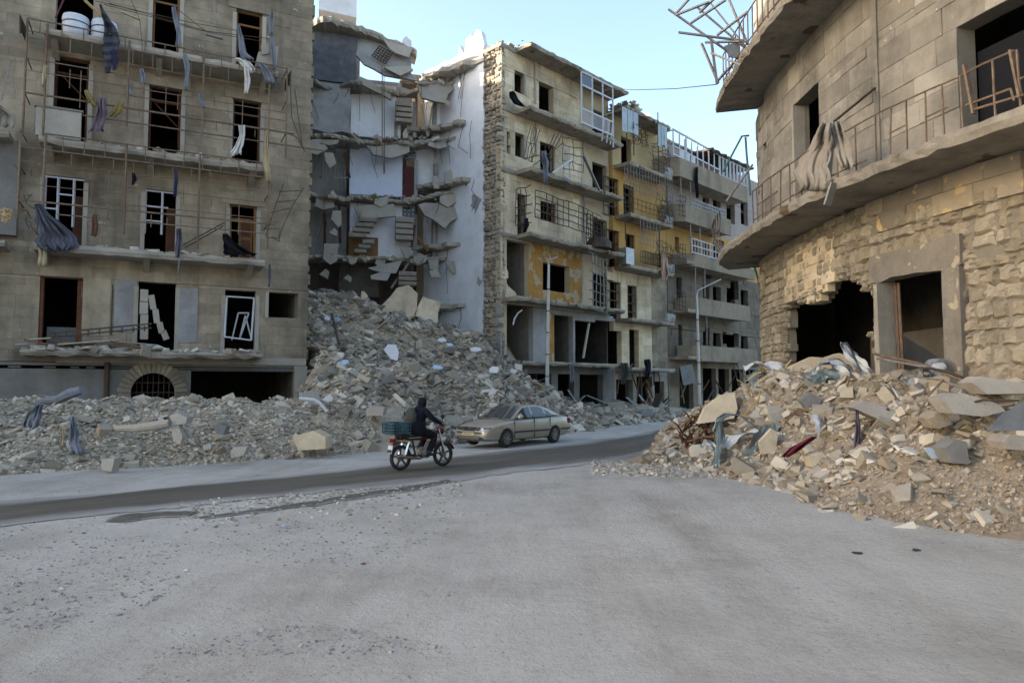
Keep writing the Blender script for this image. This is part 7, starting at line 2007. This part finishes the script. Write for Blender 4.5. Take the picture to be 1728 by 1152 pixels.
slab_at([(538, 510), (552, 498), (582, 516), (588, 530), (560, 528)], 31.2, .25, 'concrete_grey', 'fallen_slab', 'grey flat slab lying high at the left of the slope', .9)
slab_at([(645, 590), (652, 580), (666, 580), (672, 594), (671, 608), (660, 606)], 29.4, .08, 'paper_white', 'white_panel', 'white metal panel lying in the middle of the rubble slope', .6, 'panel', .02)
slab_at([(618, 692), (622, 684), (648, 688), (646, 702), (620, 702)], 22.6, .5, 'concrete_pale', 'concrete_block', 'pale squared concrete block at the lower left of the slope', .2, 'block', .03)
slab_at([(752, 710), (768, 700), (782, 712), (764, 724)], 26.6, .4, 'concrete', 'concrete_block', 'tilted grey concrete slab behind the car bonnet', .4, 'block', .03)
slab_at([(1028, 698), (1048, 688), (1102, 692), (1108, 700), (1032, 706)], 39.0, .12, 'concrete_grey', 'fallen_sheet', 'flat grey sheet lying before the yellow building shop fronts', 1.8, 'sheet', .03)
for u, v, y, lab in ((552, 538, 30.2, 'left one of two white bits high on the slope'), (566, 540, 30.3, 'right one of two white bits high on the slope'), (578, 612, 27.6, 'white shard left of the white panel on the slope'), (758, 582, 30.8, 'long white shard in the upper right of the slope'), (738, 620, 29.0, 'broad white shard in the middle right of the slope'), (834, 624, 30.6, 'pale blue shard at the right edge of the slope'), (803, 590, 31.0, 'small pale blue shard below the party wall'), (594, 628, 27.2, 'small white shard low at the left of the slope'), (746, 574, 31.2, 'small white shard under the tan slabs'), (786, 676, 29, 'white splinter above the car windscreen')):
    p = dp(u, v, y); z = HCn.h(p.x, p.y); r_ = rg.uniform(.16, .3)
    b = MB(); b.plan([(r_ * math.cos(a) * rg.uniform(.7, 1.2), r_ * math.sin(a) * .7) for a in np.linspace(0, 5.4, 6)], -.02, .03); b.M = Matrix.Translation((p.x, p.y, max(p.z, z + .12))) @ Euler((rg.uniform(.5, 1.1), rg.uniform(-.3, .3), rg.uniform(-.5, .5))).to_matrix().to_4x4()
    b.build('pale_shard', rg.choice(('paper_white', 'tile_blue')), None, lab, 'shard')
for a0, a1, y0, y1, m_, lab in (((664, 532), (752, 600), 30.2, 28.6, 'iron_grey', 'long thin pipe lying across the upper rubble slope'), ((560, 530), (572, 580), 29.8, 28.4, 'iron_dark', 'dark rod lying down the left of the rubble slope'), ((640, 545), (660, 527), 32.6, 32.4, 'wood_dark', 'dark splintered beam before the large tan slab')):
    MB().bar(dp(*a0, y0), dp(*a1, y1), .08).build('fallen_pipe', m_, None, lab, 'pipe')
for k in range(22):
    u = rg.uniform(900, 1130); y = 33 + (u - 880) / 255 * 12; p = dp(u, 690, y); z = max(0, HCn.h(p.x, p.y)); L = rg.uniform(.8, 2.2); a = rg.uniform(0, 3.14); d = Vector((math.cos(a), math.sin(a) * .5, rg.uniform(.1, .7))) * L / 2
    MB().obox((p.x, p.y, z + .3), d, Vector((0, 0, 1)).cross(d).normalized() * rg.uniform(.02, .25), Vector((0, .02, .02))).build('splintered_board', ('wood', 'iron_dark', 'sheet_metal', 'iron_grey', 'concrete_grey')[k % 5], None, ('brown plank', 'dark iron strip', 'grey tin sheet', 'grey iron bar', 'flat concrete shard')[k % 5] + ' in the wreckage ' + ('before the corner building' if u < 975 else 'left before the yellow building' if u < 1055 else 'right before the yellow building'), 'board', 'wreckage boards before the shop fronts')
# ------------------------------------------------------------------ left berm: cloth, log, blocks
PH = lambda y: (lambda u, v, o: dp(u, v, y - o))
drape(PH(17.6), [(122, 702, 6), (124, 720, 14), (126, 745, 18), (132, 766, 22)], 'cloth_grey', 'blue grey cloth hanging down the face of the left berm', o=.25, amp=.06)
drape(PH(18.2), [(66, 682, 12), (60, 696, 24), (54, 712, 28), (50, 724, 20)], 'cloth_grey', 'blue grey cloth crumpled near the left end of the berm', o=.25, amp=.08)
drape(PH(17.6), [(104, 722, 6), (105, 738, 5), (104, 752, 4)], 'cloth_tan', 'narrow tan rag beside the blue grey cloth on the berm', o=.25, amp=.03)
MB().tube([dp(u, v, y) for u, v, y in ((76, 676, 20.4), (98, 674, 20.2), (118, 664, 20.0), (138, 658, 20.0))], [.1, .13, .16, .12], 8).build('cloth_roll', 'cloth_grey', None, 'rolled grey cloth lying on top of the left berm', 'cloth')
MB().tube([dp(u, v, y) for u, v, y in ((196, 722, 17.2), (232, 722, 17.0), (262, 718, 16.9), (286, 714, 16.9))], [.07, .10, .11, .10], 9).build('broken_pillar', 'concrete_pale', None, 'pale broken pillar lying on the face of the left berm', 'pillar')
slab_at([(280, 702), (294, 698), (312, 704), (314, 714), (294, 718)], 16.9, .35, 'concrete_pale', 'concrete_block', 'pale concrete block on the end of the broken pillar', .5, 'block', .03)
slab_at([(284, 718), (296, 718), (304, 738), (302, 752), (292, 742)], 16.8, .2, 'concrete_pale', 'concrete_block', 'upright shard of concrete below the broken pillar', .3, 'block', .03)
slab_at([(354, 720), (368, 712), (380, 722), (378, 736), (362, 732)], 17.8, .3, 'concrete_grey', 'concrete_block', 'grey concrete block on the middle of the left berm', .4, 'block', .04)
slab_at([(170, 778), (172, 776), (190, 774), (186, 794), (170, 794)], 16.3, .3, 'concrete_pale', 'concrete_block', 'pale square stone at the foot of the left berm', .2, 'block', .03)
slab_at([(490, 738), (520, 726), (548, 738), (546, 758), (504, 762)], 19.4, .7, 'stone_c', 'boulder', 'large tan boulder at the right end of the left berm', .6, 'boulder', .06)
slab_at([(386, 762), (390, 756), (412, 756), (412, 768), (390, 770)], 18.2, .25, 'concrete_pale', 'concrete_block', 'small pale slab at the foot of the berm middle', .5, 'block', .03)
MB().tube([dp(u, v, 21) for u, v in ((505, 672), (530, 674), (540, 680), (552, 694))], .05, 7).build('bent_pipe', 'alu_white', None, 'bent white pipe on top of the berm right end', 'pipe')
MB().tube([dp(u, v, 20.4) for u, v in ((560, 694), (584, 684), (588, 694), (586, 706), (580, 710))], .03, 6).build('bent_rod', 'iron_grey', None, 'bent grey rod looping at the berm right end', 'rod')
# ------------------------------------------------------------------ right heap: slabs, twisted metal, cloth
def strip(pts, w, mat, name, label, cat, thick=.012, curl=.0, seed=0):
    """bent metal ribbon through (u, v, depth)"""
    P3 = [dp(*p) for p in pts]; C_ = smooth_path([tuple(p) for p in P3], 5) if True else P3
    rgs = random.Random(seed + len(label)); ph = rgs.uniform(0, 6); V = []; nv = len(C_)
    for j, c in enumerate(C_):
        tn = (C_[min(j + 1, nv - 1)] - C_[max(j - 1, 0)]).normalized(); a = Vector((0, -.6, .8)).cross(tn)
        if a.length < .1: a = Vector((1, 0, 0))
        a.normalize(); tw = curl * math.sin(j * .35 + ph); nn = tn.cross(a); d = a * math.cos(tw) + nn * math.sin(tw)
        for i in range(5): k = -1 + i / 2; V.append(c + d * k * w / 2 + nn * (.12 * w * math.sin(k * 2.5 + j * .4)))
    b = MB(); b.grid(V, 5, nv); b.smooth = True; ob = b.build(name, mat, None, label, cat, recalc=False); m = ob.modifiers.new('t', 'SOLIDIFY'); m.thickness = thick
    return ob
def smooth3(pts): return pts
slab_at([(1180, 712), (1196, 690), (1224, 670), (1250, 664), (1252, 690), (1240, 704), (1206, 714)], 18.6, .2, 'stone_c', 'fallen_slab', 'large tan slab leaning at the left shoulder of the right heap', .5, amp=.05)
slab_at([(1600, 672), (1640, 664), (1690, 678), (1702, 694), (1660, 706), (1612, 696)], 11.2, .4, 'concrete', 'fallen_slab', 'long grey slab lying on the right heap near the picture edge', .7, amp=.04)
slab_at([(1652, 646), (1676, 638), (1740, 648), (1740, 666), (1664, 664)], 11.6, .4, 'concrete_pale', 'fallen_slab', 'thick pale slab lying under the wall at the right picture edge', .8, amp=.04)
slab_at([(1454, 690), (1470, 680), (1520, 688), (1560, 700), (1552, 716), (1500, 712)], 13.0, .35, 'concrete_pale', 'fallen_slab', 'pale flat slab lying in the middle of the right heap', .7, amp=.05)
slab_at([(1574, 706), (1590, 692), (1608, 700), (1606, 720), (1582, 726)], 11.7, .4, 'stone_g_face', 'boulder', 'brownish boulder under the long grey slab', .4, 'boulder', .05)
slab_at([(1668, 726), (1700, 700), (1745, 678), (1745, 726)], 10.6, .03, 'sheet_metal', 'metal_sheet', 'grey triangular metal sheet at the right picture edge', .5, 'metal sheet', .01)
slab_at([(1700, 742), (1712, 732), (1740, 734), (1740, 758), (1706, 756)], 10.4, .4, 'concrete_pale', 'boulder', 'pale boulder at the right picture edge below the metal sheet', .3, 'boulder', .04)
slab_at([(1604, 752), (1618, 742), (1640, 750), (1636, 780), (1610, 776)], 11.0, .35, 'concrete_grey', 'boulder', 'dark grey boulder in the right part of the heap', .3, 'boulder', .05)
slab_at([(1568, 758), (1582, 756), (1602, 774), (1578, 774)], 11.4, .1, 'tile_blue', 'tile_slab', 'pale blue grey tile slab in the right part of the heap', .4, 'slab', .02)
slab_at([(1404, 780), (1420, 778), (1450, 792), (1430, 808), (1404, 804)], 13.3, .35, 'concrete_pale', 'boulder', 'pale boulder above the earth slope on the right heap', .3, 'boulder', .05)
slab_at([(1368, 768), (1392, 764), (1406, 776), (1398, 788), (1372, 786)], 13.9, .35, 'stone_c', 'boulder', 'tan squared boulder in the lower middle of the right heap', .4, 'boulder', .04)
slab_at([(1284, 744), (1306, 726), (1318, 734), (1308, 764), (1286, 766)], 15.6, .15, 'stone_c', 'fallen_slab', 'tan slab standing right of the teal metal strips', .3, amp=.04)
slab_at([(1304, 698), (1320, 690), (1330, 694), (1322, 712), (1306, 714)], 16.6, .3, 'concrete_pale', 'boulder', 'pale stone in the middle left of the right heap', .3, 'boulder', .04)
slab_at([(1356, 678), (1372, 664), (1388, 672), (1384, 688), (1362, 690)], 15.8, .2, 'concrete_grey', 'fallen_slab', 'grey triangular slab below the twisted sheets', .6, amp=.04)
p = gp(1368, 850, .0); stone('boulder', (p.x, p.y + .1, .1), .34, 'rubble_warm', rg, (0.2, .1, .6), (1.1, 1, .9), label='tan boulder at the road end of the earth slope', cat='boulder')
p = gp(1091, 784, .0); stone('boulder', (p.x, p.y + .1, .12), .34, 'rubble_warm', rg, (0.1, .1, .3), (1, 1, .8), label='single tan stone at the left tip of the right heap', cat='boulder')
MATS['sheet_pale'] = M('alu_white')
for pts, w_, m_, lab in (
    (((1207, 728, 17.6), (1214, 708, 17.6), (1232, 700, 17.7), (1254, 704, 17.6), (1278, 726, 17.4)), .16, 'sheet_teal', 'teal metal strip arching over the left of the right heap'),
    (((1214, 714, 17.4), (1216, 740, 17.0), (1210, 770, 16.8), (1204, 798, 16.6)), .20, 'sheet_teal', 'long teal strip reaching down to the road'),
    (((1248, 778, 16.4), (1268, 762, 16.4), (1290, 736, 16.4), (1308, 716, 16.5)), .34, 'sheet_teal', 'broad teal metal trough right of the arching strip'),
    (((1222, 752, 17.0), (1240, 738, 17.0), (1262, 732, 17.0), (1280, 728, 17.0)), .22, 'alu_white', 'white curled metal strip between the teal strips'),
    (((1186, 746, 17.4), (1200, 752, 17.2), (1212, 764, 17.0), (1224, 780, 16.8)), .22, 'sheet_metal', 'crumpled grey metal piece left of the teal strips'),
    (((1372, 700, 15.2), (1384, 712, 15.0), (1392, 728, 14.8), (1396, 744, 14.6)), .34, 'alu_white', 'white dented metal sheet in the middle of the right heap'),
    (((1262, 640, 19.6), (1282, 626, 19.6), (1300, 636, 19.4), (1322, 652, 19.2)), .5, 'sheet_teal', 'crumpled green grey sheet on the shoulder of the right heap'),
    (((1268, 652, 19.2), (1290, 648, 19.2), (1312, 662, 19.0), (1334, 664, 18.8)), .4, 'sheet_teal', 'lower crumpled green grey sheet on the heap shoulder'),
    (((1256, 622, 19.9), (1276, 614, 19.8), (1300, 618, 19.6), (1318, 630, 19.4)), .4, 'alu_white', 'pale crumpled sheet topmost on the heap shoulder'),
    (((1364, 640, 17.2), (1378, 620, 17.2), (1400, 612, 17.2), (1424, 622, 17.0), (1440, 640, 16.8)), .34, 'sheet_metal', 'grey metal sheet arching before the blasted hole'),
    (((1372, 646, 16.9), (1392, 634, 16.9), (1412, 640, 16.7), (1430, 660, 16.5)), .36, 'sheet_teal', 'folded dull sheet under the grey arching one'),
    (((1390, 668, 16.2), (1408, 656, 16.2), (1424, 664, 16.0), (1430, 684, 15.9)), .3, 'sheet_metal', 'curled metal sheet below the blasted hole'),
    (((1424, 578, 17.0), (1438, 600, 16.8), (1456, 622, 16.6), (1464, 640, 16.4)), .26, 'sheet_metal', 'torn vertical metal strip left of the doorway'),
    (((1530, 650, 13.8), (1550, 628, 13.8), (1572, 622, 13.7), (1590, 632, 13.6)), .5, 'sheet_metal', 'bent grey tin sheet right of the doorway'),
    (((1330, 716, 16.2), (1340, 702, 16.2), (1352, 698, 16.1), (1360, 706, 16.0)), .22, 'rust', 'rusty curled sheet in the middle left of the right heap')):
    P3 = [dp(*p) for p in pts]
    def sp3(P, n=5):
        out = []
        for i in range(len(P) - 1):
            p0, p1, p2, p3 = P[max(0, i - 1)], P[i], P[i + 1], P[min(len(P) - 1, i + 2)]
            for k in range(n): t_ = k / n; out.append(.5 * ((2 * p1) + (p2 - p0) * t_ + (2 * p0 - 5 * p1 + 4 * p2 - p3) * t_ ** 2 + (3 * p1 - p0 - 3 * p2 + p3) * t_ ** 3))
        return out + [P[-1]]
    C_ = sp3(P3); nv = len(C_); ph = rg.uniform(0, 6); V = []
    for j, c in enumerate(C_):
        tn = (C_[min(j + 1, nv - 1)] - C_[max(j - 1, 0)]).normalized(); a = Vector((0, -.5, .85)).cross(tn)
        if a.length < .15: a = Vector((1, -.4, 0))
        a.normalize(); tw = .7 * math.sin(j * .3 + ph); nn = tn.cross(a); d = a * math.cos(tw) + nn * math.sin(tw)
        for i in range(5): k = -1 + i / 2; V.append(c + d * k * w_ / 2 * (1 + .15 * math.sin(j * 1.7)) + nn * (.15 * w_ * math.sin(k * 3 + j * .5)))
    b = MB(); b.grid(V, 5, nv); ob = b.build('twisted_metal', m_, None, lab, 'metal strip', recalc=False); m = ob.modifiers.new('t', 'SOLIDIFY'); m.thickness = .012
drape(PH(14.6), [(1374, 736, 8), (1362, 744, 16), (1344, 756, 20), (1326, 770, 16)], 'cloth_maroon', 'maroon cloth crumpled on the middle of the right heap', o=.3, amp=.08, ppm=80)
drape(PH(13.6), [(1446, 690, 6), (1448, 720, 9), (1446, 750, 10), (1440, 776, 12)], 'cloth_purple', 'purple grey rag hanging down the middle of the right heap', o=.3, amp=.06)
drape(lambda u, v, o: gpt(*gpx(u, v, o), o), [(1396, 208, 18), (1388, 232, 34), (1380, 260, 48), (1374, 290, 56), (1370, 322, 50)], 'cloth_canvas', 'grey canvas hanging over the curved balcony railing by the doorway', o=OG - .02, amp=.085, folds=1.7, nu=30, name='canvas_cloth')
drape(lambda u, v, o: gpt(*gpx(u, v, o), o), [(1412, 206, 12), (1418, 232, 26), (1424, 262, 30), (1428, 284, 22)], 'cloth_canvas', 'smaller fold of canvas right of the hanging metal strip', o=OG - .05, amp=.07, folds=1.4, nu=22, name='canvas_cloth')
for a0, a1, y0, y1, w_, m_, lab in (((1476, 597), (1640, 648), 14.6, 12.4, .06, 'rust', 'long rusty bar sloping from the doorway across the right heap'), ((1480, 605), (1662, 652), 14.4, 12.2, .05, 'iron_grey', 'long grey bar beside the rusty one on the right heap'), ((1520, 612), (1690, 660), 13.9, 11.8, .05, 'iron_dark', 'dark bar sloping to the right under the wall'), ((1530, 634), (1650, 664), 13.4, 12.0, .04, 'iron_grey', 'short thin bar below the long sloping bars'), ((1545, 706), (1592, 640), 12.6, 12.6, .04, 'rust', 'rusty reinforcing rod leaning up from the middle of the right heap'), ((1508, 770), (1568, 700), 12.4, 12.4, .035, 'rust', 'rusty rod standing in the stones of the right heap'), ((1470, 720), (1500, 690), 13.4, 13.2, .07, 'wood_dark', 'charred stick before the pale flat slab'), ((1330, 730), (1356, 694), 16.2, 16.2, .06, 'rust', 'rusty bent stick beside the curled rusty sheet'), ((1182, 700), (1150, 720), 19.2, 18.8, .05, 'wood', 'broken branch at the left shoulder of the right heap'), ((1160, 745), (1215, 738), 18.4, 18.0, .05, 'wood', 'thin branch across the left of the right heap'), ((1600, 690), (1720, 676), 11.6, 11.0, .04, 'iron_dark', 'dark curved bar across the grey slabs')):
    q0, q1 = dp(*a0, y0), dp(*a1, y1); m_d = q0.lerp(q1, .5) + Vector((0, 0, .08)); MB().tube([q0, m_d, q1], w_ / 2, 6).build('loose_bar', m_, None, lab, 'bar')
b = MB()
for k in range(60):
    u, v = rg.uniform(1150, 1215), rg.uniform(690, 760); v = max(v, 760 - (u - 1110) * .75); y = 19.4 - (v - 700) / 60; p = dp(u, v, y); d = Vector((rg.uniform(-.4, .4), rg.uniform(-.2, .2), rg.uniform(.05, .4)))
    b.tube([p, p + d * .5 + Vector((0, 0, .06)), p + d], [.03, .022, .01], 5)
b.build('brushwood', 'wood_dark', None, 'tangle of burnt brushwood at the left edge of the right heap', 'brushwood', kind='stuff')
b = MB()
for k in range(46):
    u, v = rg.uniform(1268, 1340), rg.uniform(625, 680); p = dp(u, v, 19.0 - (v - 640) / 40); d = Vector((rg.uniform(-.5, .5), rg.uniform(-.3, .1), rg.uniform(-.5, .4)))
    b.tube([p, p + d * .5 + Vector((0, -.04, .06)), p + d], [.03, .02, .012], 5)
b.build('brushwood', 'wood_pale', None, 'pale roots and sticks tangled in the sheets on the heap shoulder', 'brushwood', kind='stuff')
for q, z, s, m_, lab in (((1380, 606), 0, 1, 'stone_c', 'tan slab tilted inside the blasted hole'),):
    slab_at([(1330, 650), (1344, 618), (1384, 602), (1430, 596), (1462, 608), (1474, 650)], 18.6, .3, 'stone_c', 'fallen_slab', lab, .5, amp=.06)
slab_at([(1515, 620), (1520, 550), (1560, 580), (1606, 612), (1590, 630)], 16.0, .08, 'concrete_grey', 'leaning_board', 'grey panel leaning inside the doorway of the rounded building', .4, 'panel', .02)
# ------------------------------------------------------------------ scraps on the street
for u, v, w_, m_, lab in ((1447, 934, .30, 'litter_dark', 'black rag scrap left of two on the dusty street'), (1546, 930, .22, 'litter_dark', 'black scrap right of two on the dusty street'), (613, 953, .13, 'cloth_maroon', 'dark red scrap left of the foreground middle'), (105, 992, .12, 'cloth_white', 'white paper scrap in the left foreground'), (315, 963, .14, 'cloth_white', 'white paper strip before the gravel'), (480, 889, .2, 'tile_blue', 'pale blue strip on the dusty street left'), (1150, 785, .28, 'paper_white', 'white paper lying at the foot of the right heap'), (1240, 808, .22, 'litter_red', 'red plastic strip at the foot of the right heap')):
    p = gp(u, v, 0); w_ *= .6; b = MB(); n_ = 9; pts = [(w_ * .5 * math.cos(a) * rg.uniform(.6, 1.15), w_ * .3 * math.sin(a) * rg.uniform(.6, 1.15)) for a in np.linspace(0, 2 * math.pi, n_, endpoint=False)]
    V = [(p.x + x, p.y + y, gh(p.x + x, p.y + y) + .008) for x, y in pts] + [(p.x + x * .8, p.y + y * .8, gh(p.x, p.y) + .012 + rg.uniform(0, .015)) for x, y in pts]
    b.add(V, [tuple(range(n_))[::-1], tuple(range(n_, 2 * n_))] + [(i, (i + 1) % n_, n_ + (i + 1) % n_, n_ + i) for i in range(n_)]); b.build('litter_scrap', m_, None, lab, 'scrap')
bpy.context.view_layer.update()
